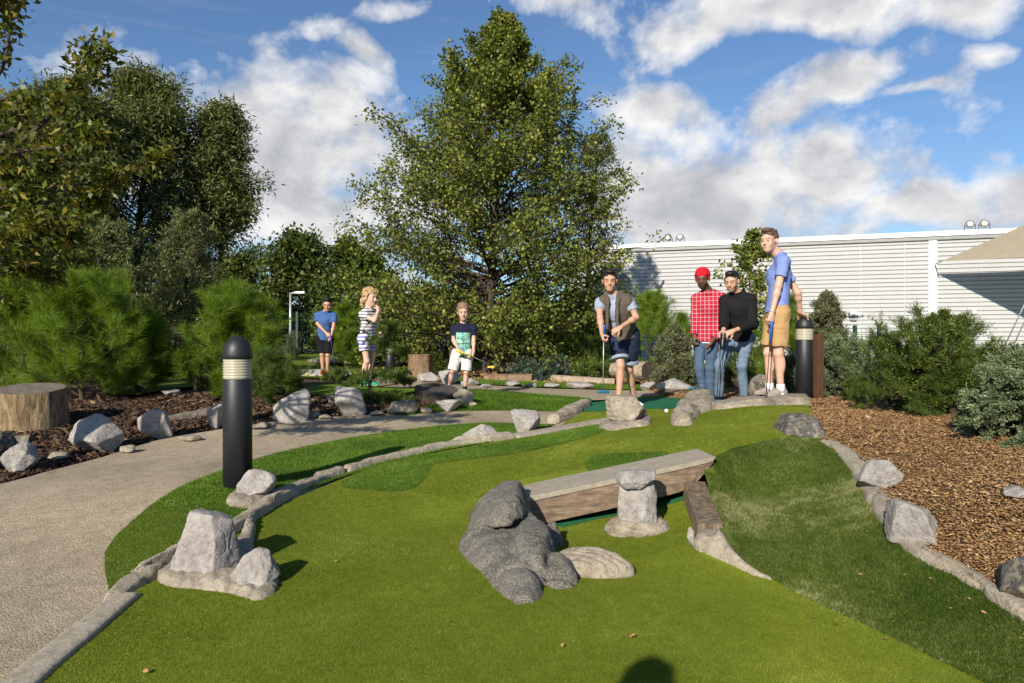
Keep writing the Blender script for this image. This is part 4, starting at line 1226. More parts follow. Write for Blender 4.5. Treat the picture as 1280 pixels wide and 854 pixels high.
broadleaf('willow_bush', 'greener rounded willow bush left of the feathery grey one', 142, 21, 282, 120, 'lf_silver', 25, n1=75, n2=14, nl=12, L=.16, W=.036, hfrac=(.03, 1), prof=lambda u: np.interp(u, [0, .5, .8, 1], [.9, 1, .75, .25]), cat='bush', hang=.1, group=GT)
broadleaf('dark_tree', 'dark bushy tree with bare twigs on top behind the thin lamp post', 376, 30, 296, 108, 'lf_dark', 26, n1=80, n2=15, nl=14, L=.22, W=.12, hfrac=(.02, .92), prof=lambda u: np.interp(u, [0, .5, .8, 1], [1, 1, .7, .2]), wood='wood_d', jit=.16, group=GT)
broadleaf('dark_bush', 'low dark bush between the grey willow bush and the lamp post tree', 300, 33, 326, 90, 'lf_dark', 27, n1=55, n2=14, nl=12, L=.24, W=.11, hfrac=(.02, 1), wood='wood_d', jit=.18, cat='bush', group=GT)
broadleaf('dark_tree', 'tall dark tree left of the birch, above the girl in striped top', 436, 27, 306, 90, 'lf_dark', 28, n1=70, n2=15, nl=13, L=.2, W=.12, hfrac=(.02, 1), prof=lambda u: np.interp(u, [0, .5, .8, 1], [1, .9, .6, .15]), wood='wood_d', jit=.14, group=GT)
broadleaf('broadleaf_bush', 'bright leafy bush behind the girl with glossy rounded leaves', 462, 19.5, 326, 112, 'lf_mid', 29, n1=75, n2=15, nl=11, L=.13, W=.105, hfrac=(.02, 1), prof=lambda u: np.interp(u, [0, .5, .8, 1], [1, .95, .7, .3]), cat='bush', group=GT)
broadleaf('broadleaf_bush', 'dark leafy bush behind the navy shirt boy under the birch', 545, 19, 372, 130, 'lf_dark', 30, n1=60, n2=14, nl=11, L=.13, W=.10, hfrac=(.02, 1), cat='bush', group=GT)
broadleaf('dark_tree', 'deep green tree filling the left edge behind the tall pines', 15, 15, 190, 190, 'lf_dark', 31, n1=80, n2=16, nl=13, L=.13, W=.075, hfrac=(.05, 1), wood='wood_d', jit=.1, group=GT)
GH = 'hedge bushes along the back fence'
for i, (px, d, pt, wd, mt) in enumerate([(330, 36, 372, 90, 'lf_dark'), (500, 25, 386, 90, 'lf_dark'), (585, 24, 382, 110, 'lf_dark'), (660, 24, 378, 110, 'lf_dark'), (725, 23, 380, 90, 'lf_dark'), (225, 30, 350, 130, 'lf_dark'), (110, 26, 330, 150, 'lf_dark')]):
    broadleaf('hedge_bush', ['dark hedge bush behind the lamp post foot', 'dark hedge bush behind the distant bollard', 'shaded hedge bush directly behind the birch trunk', 'shaded hedge bush right of the birch trunk', 'shaded hedge bush at the right foot of the birch behind the vest man',
                             'wide dark hedge behind the feathery bush', 'wide dark hedge behind the left pines'][i], px, d, pt, wd, mt, 50 + i, n1=45, n2=12, nl=10, L=.2, W=.12, hfrac=(.01, 1), wood='wood_d', jit=.12, cat='bush', prof=lambda u: np.interp(u, [0, .6, 1], [1, .9, .4]), group=GH)
# -- small birch behind the men
broadleaf('young_birch', 'slim young birch with sparse leaves behind the tall man in blue', 938, 13, 284, 112, 'lf_birch', 33, n1=58, n2=9, nl=7, L=.085, W=.06, hfrac=(.12, .98), prof=lambda u: np.interp(u, [0, .3, .6, .85, 1], [.5, 1, .9, .5, .15]), elev=lambda u: .6 + .5 * u, wood='wood_p', r0=.04, hang=.5, jit=.03, sec=.4)


# -- overhanging tree in the left foreground
def overhang():
    r_ = np.random.default_rng(40); d = 4.2
    t = thing('turning_tree', 'nearby tree with yellowing leaves reaching in from the left edge', 'tree', G0(-190, 4.4))
    b = G0(-190, 4.4)
    vs, qs, n = [], [], 0
    def addv(V, Q):
        nonlocal n
        vs.append(V); qs.append(np.asarray(Q) + n); n += len(V)
    tr = np.stack([b, P(-180, 350, 4.4), P(-150, 200, 4.35), P(-120, 60, 4.3), P(-110, -60, 4.3)])
    V, Fc = tube(smoothline(tr, 4), np.linspace(.10, .04, 17), 10, False); addv(V, np.array(Fc))
    limbs = [[(-150, 240), (-60, 150), (0, 90), (14, 20), (20, -30)], [(-140, 260), (-40, 180), (50, 150), (95, 100), (112, 48)], [(-140, 260), (-20, 190), (70, 140), (115, 95), (136, 58)],
             [(-150, 280), (-30, 240), (60, 235), (130, 225), (205, 195)], [(-150, 280), (-40, 270), (40, 270), (95, 262), (130, 240)], [(-150, 250), (-70, 170), (-20, 130), (40, 122), (80, 128)],
             [(-150, 300), (-60, 300), (10, 300), (60, 290), (105, 300)], [(-150, 200), (-90, 100), (-30, 40), (2, 10), (14, -20)], [(-150, 260), (-60, 200), (20, 190), (90, 180), (130, 160)], [(-150, 320), (-40, 330), (30, 335), (70, 345)], [(-150, 230), (-50, 160), (10, 140), (60, 175)],
             [(-150, 290), (-60, 250), (20, 215), (70, 205)], [(-150, 300), (-60, 280), (0, 250), (40, 245)], [(-150, 310), (-40, 310), (20, 280), (110, 270)]]
    q0s, q1s = [], []
    for j, l in enumerate(limbs):
        dd = np.linspace(4.35, d + r_.uniform(-.4, .6), len(l)); pts = smoothline([P(-182 + 3 * j, 330 - 22 * ((j * 5) % 13), 4.4)] + [P(x, y, z) for (x, y), z in zip(l[1:], dd[1:])], 6)
        V, Fc = tube(pts, np.linspace(.022, .003, len(pts)), 6, False); addv(V, np.array(Fc))
        m = len(pts); k = 26 if j not in (0, 1, 2, 5, 7, 10) else 11
        idx = r_.uniform(.35 if j not in (0, 1, 2, 7) else .5, .98, k) * (m - 1); i0 = np.minimum(idx.astype(int), m - 2); f = (idx - i0)[:, None]
        a = pts[i0] * (1 - f) + pts[i0 + 1] * f; tn = unit(pts[i0 + 1] - pts[i0])
        ln = r_.uniform(.08, .28, k) * (1.2 - idx / m) ** 1.0; ln[idx / m > .8] *= .5
        e = a + unit(tn * .8 + rdir(r_, k) * .8) * ln[:, None]
        V, Q = sticks(a, e, .0035, .0015); addv(V, Q)
        q0s += [a, pts[m * 5 // 8:-1]]; q1s += [e, pts[m * 5 // 8 + 1:]]
    part(t, 'trunk', np.concatenate(vs), [tuple(f) for q in qs for f in q], M['wood_b'])
    q0 = np.concatenate(q0s); q1 = np.concatenate(q1s)
    V, Q, ti = leafy(r_, q0, q1, unit(q1 - q0), 15, .062, .028, .03, .3, .4, tv=.3)
    part(t, 'crown', V, Q, M['lf_yel'], smooth=False, tint=ti)
overhang()
broadleaf('turning_tree', 'leafy tree with yellow green turning leaves at the far left edge above the pines', -45, 10.5, 165, 320, 'lf_yel', 41, n1=95, n2=16, nl=13, L=.11, W=.055, hfrac=(.08, 1), prof=lambda u: np.interp(u, [0, .3, .7, .9, 1], [.8, 1, .9, .6, .3]), jit=.09, sec=.4)


# -- pines with long soft needles
def pine(name, label, px, d, py_top, width, seed, mat='needle', n1=26, n2=5, nn=150, nl=.13, nw=.0042, spread=.75, elev=None, prof=None, hfrac=(.05, 1), group=None, side=0, slen=.17, wood='wood_b', cat='pine', base=None, sec=.42, hide_trunk=False):
    r_ = np.random.default_rng(seed); b = G0(px, d, side) if base is None else base; top = P(px, py_top, d); R_ = width / F * d / 2
    prof = prof or (lambda u: np.interp(u, [0, .3, .6, .9, 1], [.85, 1, .8, .4, .15]))
    elev = elev or (lambda u: .25 + .9 * u)
    sk = skeleton(r_, b - (0, 0, .08), top - (0, 0, .05), n1, hfrac, lambda u: R_ * .9 * prof(u), elev, n2, sec, .035, droop=-.15)
    # shoots: ends of twigs, pointing outward and up
    q1 = np.r_[sk[3], (top - (0, 0, .06))[None]]; sd = np.r_[sk[4], [[0, 0, 1.]]]
    ax = unit(sd * .7 + np.array([0, 0, .55]) + r_.normal(0, .18, sd.shape)); m = len(q1)
    n = m * nn; i = np.repeat(np.arange(m), nn); t = r_.uniform(-.9, .35, n) * slen
    A = q1[i] + ax[i] * t[:, None]
    rad = unit(np.cross(ax[i], r_.normal(size=(n, 3)))); th = r_.uniform(.25, spread + .35, n)[:, None]
    D = unit(ax[i] * np.cos(th) + rad * np.sin(th) + np.array([0, 0, -.12]))
    V, T = tris(A, D, nl * r_.uniform(.7, 1.1, n), nw, r_)
    ti = np.clip(.2 + .5 * r_.uniform(0, 1, m)[i] + r_.normal(0, .15, n), 0, 1)
    t_ = thing(name, label, cat, b, group)
    part(t_, 'trunk', sk[0], sk[1], M[wood]); part(t_, 'needles', V, T, M[mat], smooth=False, tint=np.repeat(ti, 3))
    return t_


GPN = 'soft needled pines on the left bed'
pine('pine_shrub', 'bushy long needled pine at the left edge behind the stump', 30, 8.9, 362, 180, 61, n1=55, n2=8, nn=122, group=GPN, nl=.16)
pine('pine_shrub', 'tallest bushy pine behind the big stump, its leader standing up', 103, 8.3, 366, 195, 62, n1=58, n2=8, nn=129, group=GPN, nl=.16)
pine('pine_shrub', 'lower pine on the right of the left pine mass', 172, 9.0, 404, 125, 63, n1=46, n2=8, nn=115, group=GPN, nl=.15)
pine('pine_shrub', 'bushy bright pine right behind the nearest bollard', 292, 8.8, 374, 160, 64, n1=62, n2=8, nn=122, group=GPN, nl=.15)
pine('pine_shrub', 'dark low pine bush just right of the nearest bollard', 338, 8.3, 446, 100, 65, 'needle_d', n1=22, n2=4, nn=150, group=GPN, elev=lambda u: .1 + .5 * u)
pine('pine_shrub', 'low dark pine tuft left of the nearest bollard', 245, 9.2, 425, 90, 66, 'needle_d', n1=20, n2=4, nn=130, group=GPN)
GPB = 'pines around the far beds'
pine('young_pine', 'bright green distant pine between the blue polo boy and the girl', 432, 17.5, 386, 75, 67, n1=34, n2=5, nn=90, nl=.2, nw=.008, group=GPB)
pine('young_pine', 'tiny distant pine beside the lamp post', 366, 24, 418, 30, 68, 'needle_b', n1=24, n2=4, nn=50, nl=.15, nw=.01, group=GPB)
pine('young_pine', 'pine behind the vest man with upright leader', 815, 13.4, 372, 100, 69, n1=44, n2=5, nn=110, nl=.15, nw=.005, group=GPB)
pine('young_pine', 'dark pine just left of the vest man under the birch', 728, 15.5, 388, 80, 70, 'needle_d', n1=34, n2=5, nn=90, nl=.17, nw=.007, group=GPB)
pine('young_pine', 'pine just left of the plaid shirt man, behind the dwarf spruce', 852, 13.0, 396, 62, 71, n1=32, n2=5, nn=100, nl=.14, nw=.005, group=GPB)
pine('young_pine', 'soft green pine between the black sweater man and the bollard', 978, 10.6, 374, 95, 72, n1=40, n2=5, nn=130, nl=.15, nw=.0045, group=GPB, side=1)
pine('young_pine', 'dark pine behind the legs of the black sweater man', 930, 11.2, 415, 80, 73, 'needle_d', n1=30, n2=5, nn=110, nl=.14, nw=.005, group=GPB, side=1)
pine('young_pine', 'small dark pine under the right of the birch crown', 690, 16.5, 400, 60, 74, 'needle_d', n1=26, n2=5, nn=80, nl=.17, nw=.007, group=GPB)
# mountain pine in the bark bed
GR = 'conifers in the bark bed'
pine('mountain_pine', 'dark spreading mountain pine at the left of the conifers in the bark bed', 1110, 6.3, 432, 130, 75, 'needle_d', n1=34, n2=6, nn=130, nl=.08, nw=.003, group=GR, side=1, elev=lambda u: .2 + .8 * u, slen=.14)
pine('mountain_pine', 'dark mountain pine below the yellow green cypress in the bark bed', 1192, 5.6, 438, 150, 76, 'needle_d', n1=36, n2=6, nn=140, nl=.075, nw=.003, group=GR, side=1, elev=lambda u: .15 + .7 * u, slen=.13)


# -- dense small-sprayed conifers
def sprays(name, label, px, d, py_top, width, seed, mat, n1=60, n2=10, nl=26, L=.03, W=.008, prof=None, elev=None, hfrac=(.02, 1), group=None, side=0, cat='conifer', sec=.35, droop=0., wood='wood_b', upn=.2, hang=-.1, along=.9, topx=None, jit=None, lv=(.7, 1.1)):
    r_ = np.random.default_rng(seed); b = G0(px, d, side); top = P(topx or px, py_top, d); R_ = width / F * d / 2
    prof = prof or (lambda u: 1.02 - u * .95); elev = elev or (lambda u: .15 + .8 * u)
    sk = skeleton(r_, b - (0, 0, .05), top - (0, 0, .03), n1, hfrac, lambda u: R_ * prof(u), elev, n2, sec, .03, droop=droop, trunk_bend=.01, lv=lv)
    q0, q1, sd = sk[2], sk[3], sk[4]; n = len(q0) * nl; i = np.repeat(np.arange(len(q0)), nl); t = r_.uniform(0, 1.1, n)[:, None]
    C = q0[i] * (1 - t) + q1[i] * t + r_.normal(0, L * .45 if jit is None else jit, (n, 3))
    U = unit(sd[i] * along + rdir(r_, n) * .8 + np.array([0, 0, -hang])); N = unit(rdir(r_, n) + np.array([0, 0, upn]))
    V, Q = kites(C, U, N, L * r_.uniform(.6, 1.3, n), W * r_.uniform(.7, 1.2, n))
    ti = np.clip(.1 + .45 * r_.uniform(0, 1, len(q0))[i] + .3 * t[:, 0] + r_.normal(0, .12, n), 0, 1)
    t_ = thing(name, label, cat, b, group)
    part(t_, 'trunk', sk[0], sk[1], M[wood]); part(t_, 'foliage', V, Q, M[mat], smooth=False, tint=np.repeat(ti, 4))
    return t_


sprays('cypress', 'yellow green feathery cypress, the tallest conifer in the bark bed', 1176, 5.7, 404, 158, 81, 'needle_y', n1=100, n2=13, nl=75, L=.030, W=.006, prof=lambda u: np.interp(u, [0, .35, .7, 1], [.9, 1, .65, .2]), elev=lambda u: .55 + .5 * u, group=GR, side=1, sec=.38, lv=(.45, 1.3))
sprays('blue_spruce', 'pale blue green spruce at the right edge of the bark bed', 1290, 4.3, 452, 165, 82, 'needle_b', n1=100, n2=15, nl=130, L=.023, W=.0075, prof=lambda u: np.interp(u, [0, .4, .8, 1], [1, .95, .6, .25]), elev=lambda u: .05 + .5 * u, group=GR, side=1, sec=.35)
sprays('blue_spruce', 'yellowish spruce top at the right edge behind the blue green one', 1296, 6.2, 412, 80, 83, 'needle_v', n1=50, n2=10, nl=24, L=.035, W=.009, group=GR, side=1)
sprays('pale_spruce', 'narrow pointed pale spruce right behind the brown post', 1034, 8.8, 370, 80, 84, 'needle_v', n1=110, n2=13, nl=36, L=.045, W=.013, prof=lambda u: np.interp(u, [0, .5, .85, 1], [1, .75, .4, .08]), elev=lambda u: .4 + .6 * u, group=GR, side=1)
sprays('juniper', 'low blue green juniper spreading behind the farther bollard', 1056, 8.3, 440, 116, 85, 'needle_b', n1=90, n2=10, nl=26, L=.035, W=.009, prof=lambda u: np.interp(u, [0, .5, 1], [1, .9, .5]), elev=lambda u: .1 + .7 * u, group=GR, side=1)
sprays('juniper', 'low bluish juniper at the feet of the tall man', 985, 9.4, 455, 70, 86, 'needle_b', n1=45, n2=10, nl=24, L=.035, W=.009, prof=lambda u: np.interp(u, [0, .5, 1], [1, .9, .5]), group=GR, side=1)
sprays('golden_conifer', 'small golden green conifer tuft left of the mountain pine', 1078, 7.3, 482, 55, 87, 'needle_y', n1=40, n2=9, nl=22, L=.035, W=.008, group=GR, side=1, prof=lambda u: .9)
sprays('dwarf_spruce', 'dense pale cone shaped dwarf spruce beside the plaid shirt man', 844, 11.6, 408, 58, 88, 'needle_v', n1=110, n2=12, nl=26, L=.045, W=.016, prof=lambda u: np.interp(u, [0, .3, .7, 1], [.85, 1, .6, .1]), elev=lambda u: .3 + .6 * u)
sprays('ground_cover_juniper', 'blue green creeping juniper between the logs', 672, 13.8, 457, 66, 89, 'cover_b', n1=40, n2=10, nl=24, L=.06, W=.018, prof=lambda u: 1.0, elev=lambda u: .15, hfrac=(.0, .9), cat='shrub')
sprays('low_shrub', 'light yellow green low shrub behind the pale peeled log', 744, 13.6, 458, 58, 90, 'needle_y', n1=45, n2=10, nl=24, L=.05, W=.014, prof=lambda u: .9, elev=lambda u: .4, hfrac=(.0, .9), cat='shrub')
sprays('low_shrub', 'small green cushion plant right of the fibrous stump', 546, 15.2, 452, 30, 91, 'needle_y', n1=30, n2=8, nl=18, L=.06, W=.018, prof=lambda u: .9, cat='shrub')


# -- cloud pruned little pine in front of the girl
def bonsai():
    r_ = np.random.default_rng(93); d = 8.0; b = G0(461, 8.0)
    b = gpt(461, 503) + (0, .25, 0); d = b[1]
    t = thing('pruned_pine', 'small cloud pruned pine with bare thin trunk in front of the girl', 'pine', b)
    tr = smoothline([b - (0, 0, .05), P(462, 484, d), P(465, 462, d), P(470, 440, d), P(474, 418, d)], 5)
    MBt = MB(); MBt.add(*tube(tr, np.linspace(.022, .008, len(tr)), 8))
    pads = [(415, 468, 26, 10, .1), (438, 476, 22, 9, -.15), (452, 497, 30, 8, -.2), (486, 498, 42, 10, .05), (492, 470, 20, 10, -.1), (505, 476, 14, 7, .1), (476, 428, 26, 12, 0), (492, 412, 18, 12, .1), (500, 438, 16, 8, -.1), (430, 492, 14, 7, .1), (462, 470, 12, 8, .1)]
    A, D = [], []
    for (px, py, w, h, dy) in pads:
        w *= .8
        c = P(px, py, d + dy); k = int(np.argmin(np.abs(tr[:, 2] - (c[2] - .06))))
        MBt.add(*tube(smoothline([tr[k], (tr[k] + c) / 2 + (0, 0, -.02), c - (0, 0, .03)], 4), np.linspace(.010, .004, 9), 5))
        m = int(w * 4.5); wx, hz = w / F * d, h / F * d
        q = c + r_.normal(0, 1, (m, 3)) * (wx * .5, wx * .4, hz * .35)
        ax = unit(r_.normal(0, .6, (m, 3)) + np.array([0, 0, .8])); nn = 60
        i = np.repeat(np.arange(m), nn); rad = unit(np.cross(ax[i], r_.normal(size=(m * nn, 3)))); th = r_.uniform(.2, 1.2, m * nn)[:, None]
        A.append(q[i] + ax[i] * r_.uniform(-.05, .03, m * nn)[:, None]); D.append(unit(ax[i] * np.cos(th) + rad * np.sin(th)))
    A = np.concatenate(A); D = np.concatenate(D)
    V, T = tris(A, D, r_.uniform(.035, .06, len(A)), .0042, r_)
    part(t, 'trunk', *MBt.get(), M['wood_b'])
    part(t, 'needles', V, T, M['needle_d'], smooth=False, tint=np.repeat(np.clip(r_.normal(.5, .25, len(A)), 0, 1), 3))
bonsai()


# -- turf pile and wood chips (nobody could count these)
def blades(name, poly, side, dens, hgt, wid, mat, seed, dmax=99, thin=None, dz=0, cm=.35, pa=.55):
    r_ = np.random.default_rng(seed); poly = np.asarray(poly); lo, hi = poly.min(0), poly.max(0)
    n = int((hi[0] - lo[0]) * (hi[1] - lo[1]) * dens); p = r_.uniform(lo, hi, (n, 2))
    p = p[(p[:, 1] < dmax) & (p[:, 1] > 1.2) & (np.abs(p[:, 0]) < p[:, 1] * 1.1 + .5)]; p = p[inpoly(p, poly)]
    if side > 0: p = p[~((p[:, 0] > -.05) & (p[:, 0] < 1.235) & (p[:, 1] > 4.14) & (p[:, 1] < 4.50)) & ~((p[:, 0] > .97) & (p[:, 0] < 1.125) & (p[:, 1] > 3.4) & (p[:, 1] < 4.2))]
    # thin out with distance
    if thin: p = p[r_.uniform(0, 1, len(p)) < np.clip((thin / p[:, 1]) ** 1.3, .05, 1)]
    n = len(p); z = H(p[:, 0], p[:, 1], side) + dz
    patch = fbm(np.c_[p * 2.3, np.zeros(n)] + seed, 4, seed); fine = fbm(np.c_[p * 22, np.zeros(n)] + seed, 3, seed + 2)
    A = np.c_[p, z]; comb = np.c_[fbm(np.c_[p * 4, np.zeros(n)], 3, seed + 4), fbm(np.c_[p * 4, np.zeros(n)] + 30, 3, seed + 5), np.zeros(n)]
    D = unit(np.c_[r_.normal(0, .5, (n, 2)), np.full(n, 1.0)] + comb * cm)
    wf = wid * (np.ones(n) if not thin else np.clip(p[:, 1] / thin, 1, 3) ** .8)
    S_ = unit(np.cross(D, r_.normal(size=D.shape))); L = hgt * r_.uniform(.6, 1.15, n)[:, None]
    bend = unit(np.c_[r_.normal(size=(n, 2)), np.zeros(n)]) * L * .35
    V = np.stack([A + S_ * wf[:, None] * .5, A - S_ * wf[:, None] * .5, A + D * L + bend], 1).reshape(-1, 3)
    ti = np.clip(.45 + pa * patch + .35 * fine + r_.normal(0, .16, n), 0, 1)
    o = build(name, V, np.arange(n * 3).reshape(n, 3), mat, smooth=False, tint=np.repeat(ti, 3)); COL.objects.link(o)
    return props(o, kind='stuff')


M['bl_rough'] = leafmat('turf_fibre', (.05, .11, .008), (.13, .225, .018), (.22, .29, .06), .35, .5, .3)
M['bl_bank'] = leafmat('worn_turf_fibre', (.04, .072, .006), (.112, .15, .022), (.30, .30, .14), .35, .5, .3)
M['bl_bright'] = leafmat('bright_turf_fibre', (.05, .10, .006), (.12, .22, .014), (.20, .28, .04), .4, .5, .3)
M['bl_green'] = leafmat('putting_turf_fibre', (.112, .142, .010), (.195, .238, .027), (.30, .34, .07), .4, .6, .2)
def wpoly(px, side=0): return ground(densify(smoothline(px, 3, True), 8), side)[:, :2]
blades('turf_pile', S['bank'], 1, 75000, .014, .003, M['bl_bank'], 1, thin=3.4, pa=.95)
blades('turf_pile', wpoly(S['rough_left']), 0, 34000, .019, .0045, M['bl_rough'], 2, thin=4.2)
blades('turf_pile', wpoly(S['rough_up']), 0, 40000, .019, .0042, M['bl_rough'], 3, thin=4.5)
blades('turf_pile', wpoly(S['tuft'], 1), 1, 40000, .019, .0042, M['bl_rough'], 4, thin=4.5)
blades('turf_pile', wpoly(S['bright']), 0, 9000, .04, .009, M['bl_bright'], 5, thin=9)
blades('turf_pile', wpoly(S['thin']), 0, 7000, .05, .012, M['bl_rough'], 6, thin=12)
blades('green_pile', low, -1, 90000, .006, .0024, M['bl_green'], 7, thin=2.4)
blades('green_pile', up, 1, 50000, .007, .0036, M['bl_green'], 8, thin=3.5)
blades('green_pile', wpoly(S['strip']), 0, 30000, .008, .003, M['bl_rough'], 9, thin=3.5)


def chips(name, poly, side, n, size, mat, seed, dz=0, dexp=1.0, zmax=.012):
    r_ = np.random.default_rng(seed); poly = np.asarray(poly); lo, hi = poly.min(0), poly.max(0); out = []
    while sum(map(len, out)) < n:
        p = r_.uniform(lo, hi, (n * 3, 2)); p = p[inpoly(p, poly)]; p = p[(np.abs(p[:, 0]) < p[:, 1] * 1.15 + .8)]
        p = p[r_.uniform(0, 1, len(p)) < np.clip((lo[1] + .5) / p[:, 1], 0, 1) ** dexp]; out.append(p)
    p = np.concatenate(out)[:n]; z = H(p[:, 0], p[:, 1], side) + dz + r_.uniform(-.003, zmax, n)
    far = np.clip(p[:, 1] / 4, 1, 3)
    L = size * r_.lognormal(0, .45, n) * far; W = L * r_.uniform(.25, .6, n); T = size * r_.uniform(.1, .3, n)
    a = r_.uniform(0, 6.28, n); X = np.c_[np.cos(a), np.sin(a), r_.normal(0, .38, n)]; X = unit(X)
    Y = unit(np.cross(np.c_[r_.normal(0, .4, (n, 2)), np.ones(n)], X)); Z = np.cross(X, Y)
    c = np.c_[p, z]; V = np.zeros((n, 8, 3)); k = 0
    for i in (-1, 1):
        for j in (-1, 1):
            for m in (-1, 1):
                tp = 1 - .3 * (i > 0)
                V[:, k] = c + X * (L * .5 * i)[:, None] + Y * (W * .5 * j * tp)[:, None] + Z * (T * .5 * m)[:, None]; k += 1
    Q = np.array([(0, 1, 3, 2), (4, 6, 7, 5), (0, 4, 5, 1), (2, 3, 7, 6), (0, 2, 6, 4), (1, 5, 7, 3)])
    I = (np.arange(n) * 8)[:, None, None] + Q[None]
    ti = np.clip(r_.beta(1.6, 1.8, n), 0, 1)
    o = build(name, V.reshape(-1, 3), I.reshape(-1, 4), mat, smooth=False, tint=np.repeat(ti, 8)); COL.objects.link(o)
    return props(o, kind='stuff')


def chipmat(name, st):
    m, nt, b = nodemat(name); at = nt.nodes.new('ShaderNodeAttribute'); at.attribute_name = 'tint'
    f = noise(nt, coords(nt, (1, 1, 1)), 90, 4, .6)
    c = mixc(nt, 1, ramp(nt, at.outputs['Fac'], st), ramp(nt, f, [(.3, (.7,) * 3), (.7, (1.15,) * 3)]), 'MULTIPLY')
    nt.links.new(c, b.inputs['Base Color']); b.inputs['Roughness'].default_value = .8; b.inputs['Specular IOR Level'].default_value = .25; return m


M['chip'] = chipmat('bark_chip', [(0, (.085, .045, .018)), (.3, (.21, .115, .046)), (.7, (.36, .215, .095)), (1, (.50, .345, .18))])
M['chip_d'] = chipmat('dark_chip', [(0, (.016, .009, .006)), (.5, (.06, .032, .018)), (.85, (.15, .09, .05)), (1, (.34, .24, .15))])
chips('bark_chips', S['barkw'], 1, 115000, .0135, M['chip'], 3, .0, 1.35)
mul = ground(densify([(-120, 612), (0, 600), (60, 584), (130, 566), (190, 548), (250, 537), (330, 526), (400, 518), (470, 514), (530, 508), (540, 498), (480, 494), (380, 492), (300, 488), (180, 494), (60, 500), (-120, 520)], 10), 0)[:, :2]
chips('mulch_chips', mul, 0, 26000, .024, M['chip_d'], 4, -.03, .8, .02)
mul2 = ground(densify([(520, 474), (600, 474), (700, 481), (800, 483), (870, 486), (905, 497), (960, 497), (1000, 490), (990, 478), (860, 468), (700, 464), (560, 462)], 10), 0)[:, :2]
chips('mulch_chips', mul2, 0, 14000, .032, M['chip'], 5, -.04, .5, .02)
# ------------------------------------------------------------------ building and small things
M['siding'] = simple('white_metal_siding', (.42, .42, .42), .55, .03, 3, 0, spec=.4)
M['white'] = simple('white_paint', (.80, .80, .79), .45, .03, 8, 0)
M['gutter'] = simple('grey_gutter', (.25, .25, .25), .5, .1, 8, 0)
M['steel'] = simple('galvanised_steel', (.42, .43, .44), .4, .1, 12, 0, metal=.6)
M['dark_metal'] = simple('dark_metal', (.05, .05, .055), .4, .2, 12, 0, metal=.3)
M['cloth'] = simple('tan_sail_cloth', (.30, .255, .19), .8, .05, 5, 0, spec=.1)
M['fence_green'] = simple('green_fence_coat', (.010, .045, .032), .5, .1, 20, 0)
M['lamp_glass'] = simple('lamp_glass', (.5, .47, .42), .15, .1, 10, 0, spec=.8)
M['yellow'] = simple('yellow_paint', (.75, .48, .02), .5, .05, 20, 0)
M['ballw'] = simple('white_ball', (.8, .8, .78), .3, .02, 20, 0); M['bally'] = simple('yellow_ball', (.72, .62, .05), .3, .02, 20, 0)

WA = np.array([3.8, 24.9]); WD = np.array([12.0, -3.75]); WD = WD / np.linalg.norm(WD); WN = np.array([WD[1], -WD[0]])   # WN faces the camera
def WP(s_, off=0, z=0): q = WA + WD * s_ + WN * off; return np.array([q[0], q[1], z])
def wall_s(px):   # where a bearing meets the wall
    k = (px - CX) / F; return (k * WA[1] - WA[0]) / (WD[0] - k * WD[1])
bld = thing('white_building', 'long low white building with ribbed metal siding behind the players', 'building', WP(6, 0, .2))
ZT = CAMZ + 3.5; s0, s1 = wall_s(712), 30.0
prof = []; z = -.2; pitch = .135
while z < ZT - .22:
    prof += [(z, 0), (z + pitch * .08, .042), (z + pitch * .78, .048), (z + pitch * .88, .0)]; z += pitch
prof.append((z, 0))
ss = np.linspace(s0, s1, 20); V = []
for (zz, o) in prof: V += [WP(q, o, zz) for q in ss]
k = len(ss); Fc = [(i * k + j, i * k + j + 1, (i + 1) * k + j + 1, (i + 1) * k + j) for i in range(len(prof) - 1) for j in range(k - 1)]
part(bld, 'siding', V, Fc, M['siding'], smooth=False)
Rm = np.array([[WD[0], WN[0], 0], [WD[1], WN[1], 0], [0, 0, 1]])
Lb = s1 - s0; mid = (s0 + s1) / 2
def wbox(s_, off, z, size, bev=0): return box(WP(s_, off, z), size, Rm, bev)
part(bld, 'body', *wbox(mid, -4.02, (ZT - .1) / 2, (Lb, 8.0, ZT - .1)), M['gutter'], smooth=False)
part(bld, 'roof_fascia', *wbox(mid, -.1, ZT - .07, (Lb + .3, .52, .16), .02), M['white'], smooth=False)
part(bld, 'gutter', *wbox(mid, .05, ZT - .21, (Lb, .14, .11), .02), M['gutter'], smooth=False)
sp_ = wall_s(1165)
part(bld, 'downpipe_cover', *wbox(sp_, .07, (ZT - .28) / 2, (.24, .09, ZT - .28), .012), M['white'], smooth=False)
sp2 = wall_s(1062)
for q_ in (905, 985, 1075, 1130, 1225): part(bld, 'panel_joint', *wbox(wall_s(q_), .052, (ZT - .3) / 2, (.022, .012, ZT - .3)), M['siding'], smooth=False)
part(bld, 'base_trim', *wbox(mid, .045, .12, (Lb, .03, .22)), M['white'], smooth=False)
